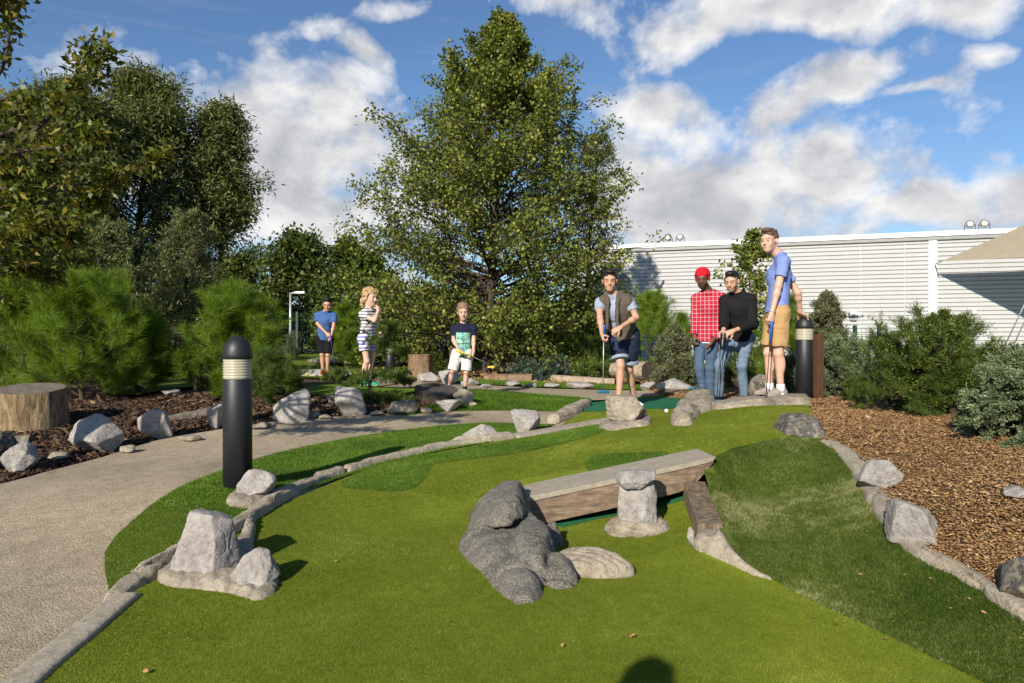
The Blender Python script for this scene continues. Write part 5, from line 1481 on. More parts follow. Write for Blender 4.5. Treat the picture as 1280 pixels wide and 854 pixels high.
# roof floodlights
def flood(px, lab):
    s_ = wall_s(px); p = WP(s_, -.05, ZT + .01)
    t = thing('floodlight', lab, 'floodlight', p, 'floodlights on the white building')
    c = p + (0, 0, .19)
    prof_ = [(.0, -.10), (.07, -.09), (.125, -.03), (.135, .03), (.125, .055)]
    V, Fc = lathe(prof_, (0, 0, 0), 20); V = V @ rotx(R(68)).T @ rotz(math.atan2(WD[1], WD[0])).T
    part(t, 'lamp_body', V + c, Fc, M['steel'])
    V, Fc = lathe([(.122, .057), (.06, .075), (0, .08)], (0, 0, 0), 20); V = V @ rotx(R(68)).T @ rotz(math.atan2(WD[1], WD[0])).T
    part(t, 'lens', V + c, Fc, M['lamp_glass'])
    m = MB(); q = np.array([WD[0], WD[1], 0]) * .15
    m.add(*tube([c - q, c - q - (0, 0, .19)], .012, 6)); m.add(*tube([c + q, c + q - (0, 0, .19)], .012, 6)); m.add(*tube([c - q - (0, 0, .185), c + q - (0, 0, .185)], .012, 6))
    part(t, 'bracket', *m.get(), M['dark_metal'])
flood(835, 'leftmost floodlight on the roof edge of the white building'); flood(850, 'floodlight second from left on the roof edge, beside the leftmost one')
flood(1213, 'floodlight third from left on the roof edge, the left one above the sail'); flood(1231, 'rightmost floodlight on the roof edge of the white building')
# security camera and wall lamp
s_ = wall_s(1066); zc = P(1066, 393, 22.4)[2]
t = thing('security_camera', 'white security camera on a bracket on the ribbed wall', 'camera', WP(s_, .04, zc))
V, Fc = box((0, 0, 0), (.30, .12, .11), rotz(.5) @ roty(.15), .02); part(t, 'camera_body', V + WP(s_, .28, zc + .03), Fc, M['white'], smooth=False)
V, Fc = lathe([(.04, 0), (.045, .03), (.03, .05), (0, .055)], (0, 0, 0), 14); part(t, 'lens', V @ roty(-1.4).T @ rotz(.5).T + WP(s_ - .12, .2, zc + .01), Fc, M['dark_metal'])
part(t, 'bracket', *tube([WP(s_ + .28, .04, zc), WP(s_ + .28, .2, zc), WP(s_ + .12, .28, zc + .03)], .02, 8), M['white'])
part(t, 'junction_box', *wbox(s_, .09, zc - .15, (.20, .1, .1), .01), M['gutter'], smooth=False)
s_ = wall_s(1217); zc = P(1217, 391, 21.6)[2]
t = thing('wall_lamp', 'tiny round white lamp fitting on the wall under the sail', 'lamp', WP(s_, .04, zc))
V, Fc = lathe([(.06, 0), (.065, .03), (.045, .08), (0, .095)], (0, 0, 0), 14); part(t, 'globe', V @ rotx(R(90)).T @ rotz(math.atan2(WD[1], WD[0])).T + WP(s_, .05, zc), Fc, M['white'])
part(t, 'base_plate', *wbox(s_, .05, zc, (.16, .03, .16), .006), M['gutter'], smooth=False)
# shade sail
C0 = P(1176, 327, 21.2); C1 = P(1440, 206, 16.9); C2 = P(1500, 317, 15.6)
n = 26; V = []; idx = {}
for i in range(n + 1):
    for j in range(n + 1 - i):
        u, v = i / n, j / n; w_ = 1 - u - v
        p = C0 * w_ + C1 * u + C2 * v
        cen = (C0 + C1 + C2) / 3
        pull = .10 * (u * w_ + v * w_ + u * v) * 4 * (1 - 27 * u * v * w_ * .8)
        p = p + (cen - p) * pull * .6 + np.array([0, 0, -.35 * 27 * u * v * w_ * .6])
        idx[(i, j)] = len(V); V.append(p)
Fc = []
for i in range(n):
    for j in range(n - i):
        Fc.append((idx[i, j], idx[i + 1, j], idx[i, j + 1]))
        if (i + 1, j + 1) in idx: Fc.append((idx[i + 1, j], idx[i + 1, j + 1], idx[i, j + 1]))
V = np.array(V); m_ = len(V); V2 = V + np.array([0, 0, .006]); Fc = Fc + [tuple(m_ + q for q in f[::-1]) for f in Fc]
t = thing('shade_sail', 'tan triangular shade sail tied to the white wall at the right edge', 'shade sail', C0)
part(t, 'cloth', np.r_[V, V2], Fc, M['cloth'])
m = MB(); e = WP(wall_s(1167), .1, P(1167, 331, 21.9)[2]); dq = (e - C0)
m.add(*tube([C0 - dq * .2, C0 + dq * .35], .03, 8)); m.add(*tube([C0 + dq * .3, e], .014, 6)); m.add(*tube([C0 + dq * .45, C0 + dq * .8], .028, 8))
part(t, 'turnbuckle', *m.get(), M['steel'])
m = MB(); g1 = P(1222, 470, 17); g1[2] = H([g1[0]], [g1[1]], 1)[0]
m.add(*tube([P(1300, 340, 16), P(1238, 455, 17.2) * 1 + (0, 0, -.3)], .016, 6)); m.add(*tube([P(1314, 330, 16), P(1246, 462, 17.2) + (0, 0, -.3)], .016, 6))
single('stay_cables', 'pair of thin steel stay rods slanting down at the right edge', 'cable', *m.get(), M['steel'])
# green mesh fence by the wall with parasol behind
def meshfence(name, label, a, b, h, posts, group=None, wire=.05):
    a = np.asarray(a, float); b = np.asarray(b, float); t = thing(name, label, 'fence', (a + b) / 2, group)
    m = MB(); L = np.linalg.norm(b - a)
    for i in range(posts):
        q = a + (b - a) * i / (posts - 1); V, Fc = box(q + (0, 0, h / 2), (.07, .07, h + .1)); part(t, 'post', V, Fc, M['fence_green'], smooth=False)
    nv = int(L / .1); A = [a + (b - a) * i / nv for i in range(nv + 1)]
    A = np.array(A); V1, Q1 = sticks(A + (0, 0, .05), A + (0, 0, h), .004, .004)
    hz = np.arange(.08, h, .2); B0 = np.array([a + (0, 0, z) for z in hz]); B1 = np.array([b + (0, 0, z) for z in hz]); V2, Q2 = sticks(B0, B1, .005, .005)
    part(t, 'mesh_panel', np.r_[V1, V2], np.r_[Q1, Q2 + len(V1)], M['fence_green'], smooth=False)
    return t
def ga(px, d): return G0(px, d, 1)
meshfence('mesh_fence', 'thin green wire fence in front of the white wall beside the parasol', ga(1040, 16.5), ga(1099, 15.5), 1.05, 3)
meshfence('mesh_fence', 'dark green wire fence in the shade behind the birch', G0(300, 22.5), G0(800, 22.5), 1.5, 8)
t = thing('parasol', 'white parasol by the wall, half hidden behind the conifers', 'parasol', ga(1122, 17))
pt = P(1122, 430, 17); V, Fc = lathe([(0, .0), (.25, -.09), (.55, -.24), (.86, -.40), (.86, -.43), (0, -.1)], pt, 8); part(t, 'canopy', V, Fc, M['white'], smooth=False)
q = ga(1122, 17); part(t, 'pole', *tube([q, pt], .02, 8), M['steel'])
# weather vane
p = G0(823, 14.5); pz = P(823, 362, 14.5)
t = thing('weather_vane', 'small black weather vane with a cockerel on a thin pole', 'weather vane', p)
m = MB(); m.add(*tube([p, pz + (0, 0, -.02)], .012, 6)); part(t, 'pole', *m.get(), M['dark_metal'])
m = MB(); zb = pz + (0, 0, -.18)
m.add(*tube([zb - (.16, 0, 0), zb + (.16, 0, 0)], .008, 5)); m.add(*tube([zb - (0, .16, 0), zb + (0, .16, 0)], .008, 5)); V, Fc = box(zb + (.18, 0, 0), (.045, .012, .07)); m.add(V, Fc); V, Fc = box(zb - (.18, 0, 0), (.045, .012, .05)); m.add(V, Fc)
part(t, 'compass_arms', *m.get(), M['dark_metal'], smooth=False)
s = SDF(pz - (.2, .08, .1), pz + (.2, .08, .25), .008)
s.ell(pz + (0, 0, .05), (.07, .014, .05), k=.02); s.cone(pz + (-.05, 0, .07), pz + (-.075, 0, .15), .03, .018, .02, ((0, 1, 0), 2)); s.ell(pz + (-.08, 0, .16), (.024, .012, .024), k=.01); s.cone(pz + (.05, 0, .06), pz + (.10, 0, .16), .025, .035, .02, ((0, 1, 0), 2.5)); s.cone(pz + (0, 0, .02), pz + (0, 0, -.05), .012, .01, .01); s.cone(pz + (-.085, 0, .17), pz + (-.07, 0, .20), .01, .012, .01, ((0, 1, 0), 1.5))
part(t, 'cockerel', *s.mesh(), M['dark_metal'])
# lamp post
b_ = G0(363, 27); tp = P(363, 366, 27)
t = thing('street_lamp', 'slim grey lamp post with flat head in front of the dark trees', 'lamp post', b_)
part(t, 'pole', *tube([b_, b_ + (0, 0, 1.0), tp], [.07, .055, .045], 10), M['steel'])
part(t, 'arm', *tube([tp + (-.02, 0, -.03), tp + (.22, 0, .0)], .03, 8), M['steel'])
V, Fc = box(tp + (.38, 0, 0), (.42, .2, .09), None, .035); part(t, 'lamp_head', V, Fc, M['white'], smooth=False)
# brown post and rail fence far left, seen between the pines
a, b = G0(180, 15), G0(222, 15.5)
t = thing('rail_fence', 'brown wooden post and rail fence glimpsed between the two pine masses', 'fence', (a + b) / 2)
for q in (a, (a + b) / 2 + (.05, 0, 0), b): V, Fc = box(q + (0, 0, .40), (.11, .1, .9)); part(t, 'post', V, Fc, M['brown_paint'], smooth=False)
for z in (.35, .7): V, Fc = box((a + b) / 2 + (0, -.06, z), (np.linalg.norm(b - a) + .1, .04, .1), rotz(math.atan2(b[1] - a[1], b[0] - a[0]))); part(t, 'rail', V, Fc, M['brown_paint'], smooth=False)
# hole marker, balls, start stone
D, Fq = ICO[4]
q = gpt(833, 516, 1); single('golf_ball', 'white golf ball on the green left of the layered rock', 'golf ball', D * .0215 + q + (0, 0, .0215), Fq, M['ballw'])
q = gpt(384, 470); single('golf_ball', 'yellow golf ball on the far green near the blue polo boy', 'golf ball', D * .03 + q + (0, 0, .03), Fq, M['bally'])
# white tee slab under the blue polo boy
sl_ = ground(np.array([(368, 469), (440, 469), (434, 463.5), (372, 463.5)], float)); n_ = len(sl_)
V = np.r_[sl_ + (0, 0, .03), sl_ - (0, 0, .05)]
single('tee_slab', 'pale rectangular slab the boy in blue polo stands on', 'slab', V, [(0, 1, 2, 3)] + [(i, 4 + i, 4 + (i + 1) % 4, (i + 1) % 4) for i in range(4)], simple('pale_concrete', (.5, .49, .46), .8, .1, 20, .2), smooth=False)
# fallen leaves and chips on the turf
M['leaf_dry'] = simple('dry_leaf', (.42, .22, .09), .7, .4, 5, 0)
r_ = np.random.default_rng(77)
lv = [(850, 512, 1), (1012, 741, 1), (1106, 803, 1), (1045, 785, 1), (1017, 776, 1), (1212, 753, 1), (1187, 765, 1), (1275, 803, 1), (1115, 750, 1), (1104, 667, 1), (1083, 668, 1), (1130, 723, 1), (1146, 725, 1), (1163, 727, 1), (1190, 718, 1), (1157, 702, 1), (183, 844, -1), (582, 617, 0), (458, 634, 0), (703, 812, -1), (560, 780, -1), (420, 705, -1), (985, 740, 1), (790, 800, -1), (1075, 722, 1), (1230, 770, 1)]
l0 = None
for i, (x, y, sd) in enumerate(lv):
    p = gpt(x, y, sd) + (0, 0, .014)
    if l0 is None:
        V, Q = kites(np.array([[-.012, 0, 0], [.0, 0, 0.0]]), np.array([[1., .2, .15], [.8, -.3, .3]]), np.array([[0, .2, 1.], [0, -.3, 1]]), np.array([.03, .02]), np.array([.022, .014]))
        V = np.r_[V, V - (0, 0, .0012)]; Q = np.r_[Q, Q[:, ::-1] + 8]
        l0 = build('fallen_leaf', V, Q, M['leaf_dry'], smooth=False); COL.objects.link(l0); o = l0
    else:
        o = l0.copy(); COL.objects.link(o)
    o.location = p; o.rotation_euler = (r_.uniform(-.3, .3), r_.uniform(-.3, .3), r_.uniform(0, 6.28)); sc_ = r_.uniform(.5, 1.0) * (1.5 if y < 600 else .8); o.scale = (sc_,) * 3
    props(o, 'small dry tan leaf scrap lying on the turf', 'leaf', 'dry leaf scraps on the turf')
# ------------------------------------------------------------------ people
def skinmat(name, c, lip=None):
    m, nt, b = nodemat(name); f = noise(nt, coords(nt), 18, 4)
    nt.links.new(ramp(nt, f, [(.3, tuple(x * .9 for x in c)), (.7, tuple(x * 1.08 for x in c))]), b.inputs['Base Color'])
    b.inputs['Roughness'].default_value = .5; b.inputs['Subsurface Weight'].default_value = .08
    b.inputs['Subsurface Radius'].default_value = (.02, .008, .004); b.inputs['Specular IOR Level'].default_value = .4
    return m


def clothmat(name, c, rough=.85, var=.12, scale=60, bmp=.15):
    m = simple(name, c, rough, var, scale, bmp, spec=.2, bdist=.003); return m


def patmat(name, fn, rough=.85):
    m, nt, b = nodemat(name); tc = nt.nodes.new('ShaderNodeTexCoord'); sp_ = nt.nodes.new('ShaderNodeSeparateXYZ'); nt.links.new(tc.outputs['Object'], sp_.inputs[0])
    nt.links.new(fn(nt, sp_.outputs[0], sp_.outputs[1], sp_.outputs[2], tc.outputs['Object']), b.inputs['Base Color']); b.inputs['Roughness'].default_value = rough; b.inputs['Specular IOR Level'].default_value = .2
    return m


def band(nt, v, per, frac, off=0):
    return mathn(nt, 'LESS_THAN', mathn(nt, 'FRACT', mathn(nt, 'ADD', mathn(nt, 'DIVIDE', v, per), 100 + off)), frac)


def plaid(nt, x, y, z, v):
    h = mathn(nt, 'ADD', x, mathn(nt, 'MULTIPLY', y, -.25))
    c = mixc(nt, mathn(nt, 'MULTIPLY', band(nt, h, .052, .45), .55), (.50, .012, .035), (.14, .012, .025))
    c = mixc(nt, mathn(nt, 'MULTIPLY', band(nt, z, .052, .45), .55), c, (.12, .012, .025))
    c = mixc(nt, mathn(nt, 'MULTIPLY', band(nt, h, .052, .14, .65), .42), c, (.68, .5, .52))
    return mixc(nt, mathn(nt, 'MULTIPLY', band(nt, z, .052, .14, .65), .42), c, (.68, .5, .52))


def stripes(c1, c2, per, fr):
    def f(nt, x, y, z, v): return mixc(nt, band(nt, z, per, fr), c1, c2)
    return f


def heather(c, var=.25, sc_=140):
    def f(nt, x, y, z, v):
        n_ = noise(nt, v, sc_, 3, .6); n2 = noise(nt, v, 6, 3)
        return mixc(nt, n2, ramp(nt, n_, [(.3, tuple(q * (1 - var) for q in c)), (.7, tuple(q * (1 + var) for q in c))]), ramp(nt, n_, [(.3, tuple(q * (1 - var * .7) for q in c)), (.7, tuple(q * (1 + var * 1.2) for q in c))]))
    return f


def denim(c, fade):
    def f(nt, x, y, z, v):
        n_ = noise(nt, v, 7, 5, .6); n2 = noise(nt, v, 160, 2)
        cc = ramp(nt, n_, [(.35, c), (.7, fade)])
        return mixc(nt, 1, cc, ramp(nt, n2, [(.3, (.8,) * 3), (.7, (1.15,) * 3)]), 'MULTIPLY')
    return f


SK = {'fair': skinmat('skin_fair', (.55, .33, .24)), 'tan': skinmat('skin_tan', (.46, .26, .17)), 'olive': skinmat('skin_olive', (.48, .28, .19)), 'brown': skinmat('skin_brown', (.12, .06, .035))}
M['lip'] = simple('lip', (.38, .185, .14), .5, .05, 20); M['lip_d'] = simple('lip_dark', (.11, .045, .035), .5, .05, 20)
M['eye'] = simple('dark_eye', (.02, .015, .012), .3, .05, 20); M['brow_d'] = simple('dark_brow', (.06, .035, .022), .8, .05, 20); M['brow_l'] = simple('light_brow', (.26, .15, .09), .8, .05, 20)
M['h_black'] = simple('black_hair', (.010, .008, .007), .55, .4, 90, .4, stretch=(3, 3, .6)); M['h_brown'] = simple('brown_hair', (.09, .05, .025), .6, .45, 90, .4, stretch=(3, 3, .6))
M['h_dark'] = simple('dark_brown_hair', (.012, .008, .006), .6, .45, 90, .4, stretch=(3, 3, .6)); M['h_blond'] = simple('blond_hair', (.36, .23, .115), .6, .4, 70, .5, stretch=(3, 3, .6)); M['h_sand'] = simple('sandy_hair', (.19, .115, .06), .6, .4, 80, .4, stretch=(3, 3, .6))
C_ = {}
C_['plaid'] = patmat('red_plaid', plaid); C_['striped'] = patmat('striped_jersey', stripes((.62, .6, .6), (.05, .05, .07), .043, .34)); C_['pstripe'] = patmat('violet_stripe', stripes((.20, .18, .52), (.68, .66, .72), .05, .45))
C_['bluetee'] = patmat('blue_tee', heather((.17, .22, .48), .2)); C_['polo'] = patmat('blue_polo', heather((.045, .10, .25), .2)); C_['greytee'] = patmat('grey_blue_tee', heather((.25, .28, .36), .35, 70)); C_['vest'] = patmat('brown_knit', heather((.085, .068, .05), .4, 120))
C_['jeans1'] = patmat('dark_jeans', denim((.045, .075, .125), (.075, .12, .185))); C_['jeans2'] = patmat('light_jeans', denim((.10, .15, .21), (.17, .225, .30))); C_['denim_s'] = patmat('indigo_shorts', denim((.008, .012, .03), (.02, .028, .06)))
C_['black'] = clothmat('black_knit', (.008, .0075, .008)); C_['blk2'] = clothmat('black_cotton', (.006, .006, .008)); C_['khaki'] = clothmat('tan_chino', (.38, .235, .10)); C_['cream'] = clothmat('pale_grey_cotton', (.55, .53, .49)); C_['red'] = clothmat('red_cap', (.5, .008, .02)); C_['white'] = clothmat('white_cotton', (.72, .72, .72)); C_['cuff'] = clothmat('pale_denim_cuff', (.22, .27, .34)); C_['navy'] = clothmat('navy_cotton', (.010, .012, .035)); C_['grey'] = clothmat('grey_cotton', (.25, .25, .26)); C_['blue'] = clothmat('blue_cotton', (.05, .10, .26))
C_['orange'] = clothmat('orange_shoe', (.72, .075, .02), .5); C_['gshoe'] = clothmat('green_shoe', (.03, .23, .13), .5); C_['suede'] = clothmat('taupe_suede', (.27, .22, .19)); C_['wshoe'] = clothmat('white_leather', (.74, .74, .72), .4); C_['bshoe'] = clothmat('black_shoe', (.015, .014, .014), .4); C_['nshoe'] = clothmat('navy_shoe', (.012, .016, .06), .5); C_['sole'] = clothmat('white_sole', (.70, .69, .66), .6); C_['gtab'] = clothmat('green_tab', (.02, .2, .11), .5)


def printed(nt, x, y, z, v):   # navy tee with four pale green tiles
    px_ = mathn(nt, 'LESS_THAN', mathn(nt, 'ABSOLUTE', mathn(nt, 'ADD', x, -.012)), .102)
    pz_ = mathn(nt, 'LESS_THAN', mathn(nt, 'ABSOLUTE', mathn(nt, 'ADD', z, -.665)), .165)
    fr = mathn(nt, 'LESS_THAN', y, 0.0)
    m = mathn(nt, 'MULTIPLY', mathn(nt, 'MULTIPLY', px_, pz_), fr)
    g = mathn(nt, 'MULTIPLY', mathn(nt, 'SUBTRACT', 1, band(nt, mathn(nt, 'ADD', x, .091), .103, .07)), mathn(nt, 'SUBTRACT', 1, band(nt, mathn(nt, 'ADD', z, -.51), .165, .05)))
    n_ = noise(nt, v, 22, 4, .7, 1); t = ramp(nt, n_, [(.35, (.03, .16, .16)), (.5, (.16, .42, .34)), (.62, (.45, .62, .5)), (.75, (.08, .2, .3))])
    return mixc(nt, mathn(nt, 'MULTIPLY', m, g), (.010, .011, .032), t)
C_['printtee'] = patmat('printed_tee', printed)
M['grip_b'] = simple('blue_grip', (.02, .10, .45), .5, .05, 30); M['head_b'] = simple('teal_putter_head', (.02, .13, .22), .35, .05, 30); M['grip_y'] = simple('yellow_grip', (.62, .52, .03), .5, .05, 30); M['grip_k'] = simple('black_grip', (.015, .015, .018), .5, .05, 30); M['grip_v'] = simple('violet_grip', (.10, .05, .32), .5, .05, 30)


def capcone(s, a, b, ra, rb, k=.02, flat=None, grow=0, capa=False):
    """cone whose b end (and a end) is cut flat: a hem"""
    a = np.asarray(a, float); b = np.asarray(b, float); ra += grow; rb += grow
    m = max(ra, rb) * 1.6 + .05 + k; sl, X = s._sub(np.minimum(a, b) - m, np.maximum(a, b) + m)
    q = X - a; ab = b - a; L = np.linalg.norm(ab); dirn = ab / L; ax = q @ dirn
    qq, aa = q, ab
    if flat is not None:
        n = np.asarray(flat[0], float); n = n / np.linalg.norm(n); qq = q + (q @ n)[..., None] * n * (flat[1] - 1); aa = ab + (ab @ n) * n * (flat[1] - 1)
    t = np.clip((qq @ aa) / (aa @ aa), 0, 1.0); e = t.copy(); t2 = (qq @ aa) / (aa @ aa); t2 = np.where(t2 > 1, np.minimum(t2, 1.6), np.maximum(t2, 0))
    d = np.linalg.norm(qq - t2[..., None] * aa, axis=-1) - (ra + (rb - ra) * np.minimum(t2, 1.1))
    d = np.maximum(d, ax - L)
    if capa: d = np.maximum(d, -ax)
    s.comb(sl, d, k)


def person(label, d, sp, cells=.0055, group=None):
    sc_ = sp.get('s', 1.0); bw = sp.get('bw', 1.0)
    def W(q):
        if isinstance(q, np.ndarray): return q.copy()
        return P(q[0], q[1], d + (q[2] if len(q) > 2 else 0))
    ty = sp['tyaw']; tf = np.array([math.sin(ty), -math.cos(ty), 0]); lat = np.array([math.cos(ty), math.sin(ty), 0])
    hy = sp.get('hipyaw', ty); lath = np.array([math.cos(hy), math.sin(hy), 0]); hf = np.array([math.sin(hy), -math.cos(hy), 0])
    shc, hpc = W(sp['sh']), W(sp['hip']); sw = sp.get('sw', .37 * sc_ * bw); hw = sp.get('hw', .19 * sc_)
    roll = sp.get('roll', 0) * np.array([0, 0, 1.])
    drop = np.array([0, 0, .022 * sc_]); sa, sb = shc - lat * sw / 2 - roll - drop, shc + lat * sw / 2 + roll - drop; ha, hb = hpc - lath * hw / 2, hpc + lath * hw / 2
    ea, wa, eb, wb = W(sp['ea']), W(sp['wa']), W(sp['eb']), W(sp['wb'])
    ka, aa, kb, ab = W(sp['ka']), W(sp['aa']), W(sp['kb']), W(sp['ab'])
    if sp.get('snap') is not None:   # ankles at shoe height over the ground
        for q in (aa, ab): q[2] = H([q[0]], [q[1]], 1)[0] + .070 * sc_ + sp['snap']
    hc = W(sp['head']); hh = sp.get('hh', .225 * sc_) / .225; yaw, pit = sp['hyaw'], sp.get('pitch', 0)
    fw = np.array([math.sin(yaw) * math.cos(pit), -math.cos(yaw) * math.cos(pit), -math.sin(pit)]); rt = np.array([math.cos(yaw), math.sin(yaw), 0]); upv = np.cross(rt, fw) * -1
    if upv[2] < 0: upv = -upv
    Mh = np.stack([rt, fw, upv], 1); hd = lambda x, y, z: hc + Mh @ (np.array([x, y, z]) * hh)
    allp = np.array([sa, sb, ha, hb, ea, wa, eb, wb, ka, aa, kb, ab, hc, hc + (0, 0, .2 * sc_)]); lo = allp.min(0) - .24; hi = allp.max(0) + .24; lo[2] = min(aa[2], ab[2]) - .16
    z0 = min(aa[2], ab[2]) - .075 * sc_
    base = np.array([hpc[0], hpc[1], z0])
    root = thing('person', label, 'person', base, group)
    nb = shc + (hc - shc) * .14 + (0, 0, .026 * sc_)
    ch = shc + (hpc - shc) * .28 + tf * .012; wst = shc + (hpc - shc) * .66
    def torso(s, g=0, k=.04, low=True):
        s.cone(ch, wst, .152 * sc_ * bw, .132 * sc_ * bw, k, (tf, 1.42), g)
        if low:
            s.cone(wst, hpc + (0, 0, .01), .132 * sc_ * bw, .150 * sc_ * bw, k, (hf, 1.38), g)
        s.cone(sa + lat * .04 - (0, 0, .012), sb - lat * .04 - (0, 0, .012), .049 * sc_, .049 * sc_, k, None, g)
        s.cone(sa + lat * .03 - (0, 0, .01), ch, .052 * sc_, .10 * sc_ * bw, k, None, g); s.cone(sb - lat * .03 - (0, 0, .01), ch, .052 * sc_, .10 * sc_ * bw, k, None, g)
        for q in (sa, sb): s.cone(q + (nb - q) * .10, nb, .036 * sc_, .052 * sc_, k, None, g)
    def limb(s, a, b, c, r, g=0, k=.02, f=1.0, f2=None):
        """upper + lower segment to fraction f (0..1 upper only, 1..2 into the lower)"""
        if f <= 1:
            e = a + (b - a) * f; capcone(s, a, e, r[0], r[0] + (r[1] - r[0]) * f, k, None, g)
        else:
            s.cone(a, b, r[0], r[1], k, None, g); e = b + (c - b) * (f - 1); capcone(s, b, e, r[1], r[1] + (r[2] - r[1]) * (f - 1), k, None, g)
    AR = [.045 * sc_ * bw ** .5, .036 * sc_, .025 * sc_]; LR = [.080 * sc_ * bw ** .5, .050 * sc_, .033 * sc_]
    # ---------------- body
    s = SDF(lo, hi, cells)
    torso(s, -.004); 
    for q in (ha, hb): s.ell(q - hf * .035 * sc_, (.085 * sc_,) * 3, k=.05)
    for (a, e, w_) in ((sa, ea, wa), (sb, eb, wb)):
        s.cone(a, e, AR[0], AR[1], .03); s.cone(e, w_, AR[1], AR[2], .02); s.ell(e + (w_ - e) * .28, (.036 * sc_,) * 3, k=.03); s.ell(a + (e - a) * .45, (.043 * sc_,) * 3, k=.03)
    for (a, e, w_) in ((ha, ka, aa), (hb, kb, ab)):
        s.cone(a, e, LR[0], LR[1], .03); s.cone(e, w_, LR[1] * .93, LR[2], .02); n_ = -hf * .022 * sc_
        s.ell(e + (w_ - e) * .3 + n_, (.042 * sc_, .042 * sc_, .10 * sc_), k=.03); s.ell(e + hf * .008, (.043 * sc_,) * 3, k=.02)
        s.cone(w_, w_ - (0, 0, .05 * sc_), LR[2], .034 * sc_, .02)
    s.cone(hd(0, -.02, -.06), nb, .054 * hh, .060 * sc_, .025)
    s.ell(hd(0, -.012, .035), np.array((.076, .096, .088)) * hh, Mh, .02); s.ell(hd(0, .028, -.045), np.array((.059, .066, .072)) * hh, Mh, .03)
    s.ell(hd(0, .062, -.094), np.array((.028, .026, .022)) * hh, Mh, .03); s.ell(hd(0, .06, .02), np.array((.060, .038, .05)) * hh, Mh, .02)
    for g_ in (-1, 1):
        s.ell(hd(.079 * g_, -.008, -.008), np.array((.011, .022, .032)) * hh, Mh, .008); s.carve(hd(.031 * g_, .104, .008), np.array((.019, .016, .012)) * hh, Mh, .012)
        s.ell(hd(.031 * g_, .083, .007), np.array((.0125,) * 3) * hh, Mh, .002); s.ell(hd(.042 * g_, .068, -.028), np.array((.015, .015, .02)) * hh, Mh, .03)
    s.ell(hd(0, .088, .033), np.array((.048, .012, .010)) * hh, Mh, .015); s.cone(hd(0, .094, .018), hd(0, .110, -.024), .008 * hh, .0125 * hh, .012); s.ell(hd(0, .094, -.029), np.array((.017, .011, .009)) * hh, Mh, .01)
    s.ell(hd(0, .085, -.055), np.array((.020, .010, .005)) * hh, Mh, .010); s.ell(hd(0, .084, -.067), np.array((.018, .011, .006)) * hh, Mh, .010)
    # hands: palm, four fingers, thumb
    for key, w_, e_ in (('hand_a', wa, ea), ('hand_b', wb, eb)):
        hs = sp.get(key, {}); dv = unit(W(hs['to']) - w_) if 'to' in hs else unit(w_ - e_); pn = np.array(hs.get('pn', (0, -1, 0)), float); pn = unit(pn - dv * (pn @ dv)); sd_ = np.cross(dv, pn) * hs.get('th', 1); cu = hs.get('curl', .5); hz_ = sc_ * hs.get('size', 1)
        Mp = np.stack([sd_, dv, pn], 1); s.ell(w_ + dv * .05 * hz_, np.array((.042, .055, .020)) * hz_, Mp, .015); s.cone(w_ - dv * .01, w_ + dv * .03 * hz_, .026 * hz_, .028 * hz_, .015, (pn, 1.3))
        for j, (o, ln, br) in enumerate(((-.030, .072, .9), (-.010, .080, 1.), (.010, .076, 1.05), (.029, .062, 1.15))):
            p_ = w_ + (dv * (.092 - .006 * abs(j - 1)) - sd_ * o) * hz_; a_ = cu * .7 * br; rr = .0092 * hz_; q_ = p_ - dv * .03 * hz_
            for seg, fr in enumerate((.45, .32, .25)):
                dd_ = dv * math.cos(a_) + pn * math.sin(a_) - sd_ * o * 2 * (1 - cu * .3); nx = p_ + dd_ * ln * fr * hz_; s.cone(p_, nx, rr, rr * .92, .005); p_ = nx; rr *= .92; a_ += cu * .95 * br
            s.cone(q_, w_ + (dv * .092 - sd_ * o) * hz_, .012 * hz_, .0095 * hz_, .01)
        p_ = w_ + (dv * .03 + sd_ * .03 + pn * .008) * hz_; d1 = unit(dv * .7 + sd_ * .6 + pn * (.3 + .4 * cu)); p1 = p_ + d1 * .042 * hz_; d2 = unit(dv * .9 + sd_ * (.25 - .4 * cu) + pn * (.3 + .8 * cu)); s.cone(p_, p1, .014 * hz_, .0115 * hz_, .01); s.cone(p1, p1 + d2 * .034 * hz_, .0112 * hz_, .0095 * hz_, .005)
    V, Q = s.mesh()
    cen = V[Q].mean(1); L = ((cen - hc) @ Mh) / hh; mi = np.zeros(len(Q), int)
    for g_ in (-1, 1):
        mi[(np.abs(L[:, 0] - .031 * g_) < .0095) & (np.abs(L[:, 2] - .007) < .0056) & (L[:, 1] > .06)] = 1
        mi[(np.abs(L[:, 0] - .033 * g_) < .019) & (np.abs(L[:, 2] - .030) < .0042) & (L[:, 1] > .055)] = 2
    mi[(np.abs(L[:, 0]) < .018) & (np.abs(L[:, 2] + .061) < .007) & (L[:, 1] > .075)] = 3
    if sp.get('stubble'):
        mi[(mi == 0) & (L[:, 2] < -.035 - .0 * L[:, 0]) & (L[:, 2] > -.13) & (L[:, 1] > .0) & (np.abs(L[:, 0]) < .09) & ~((np.abs(L[:, 0]) < .05) & (L[:, 2] > -.048))] = 4
    sk = SK[sp['skin']]
    part(root, 'body', V, Q, [sk, M['eye'], M[sp.get('brow', 'brow_d')], M['lip_d'] if sp['skin'] == 'brown' else M['lip'], M.get('stubble_' + sp['skin'], sk)], mi=mi)
    # ---------------- hair / hat
    s = SDF(hc - .19 * hh, hc + .19 * hh, .005); hr = sp.get('hair', {}); vol = hr.get('vol', .010)
    s.ell(hd(0, -.014, .04), np.array((.080 + vol, .098 + vol, .088 + vol * 1.6)) * hh, Mh, .01)
    if hr.get('cap'): s.ell(hd(0, -.02, .05), np.array((.09, .108, .085)) * hh, Mh, .02)
    X = s.grid(); Lx = ((X - hc) @ Mh) / hh
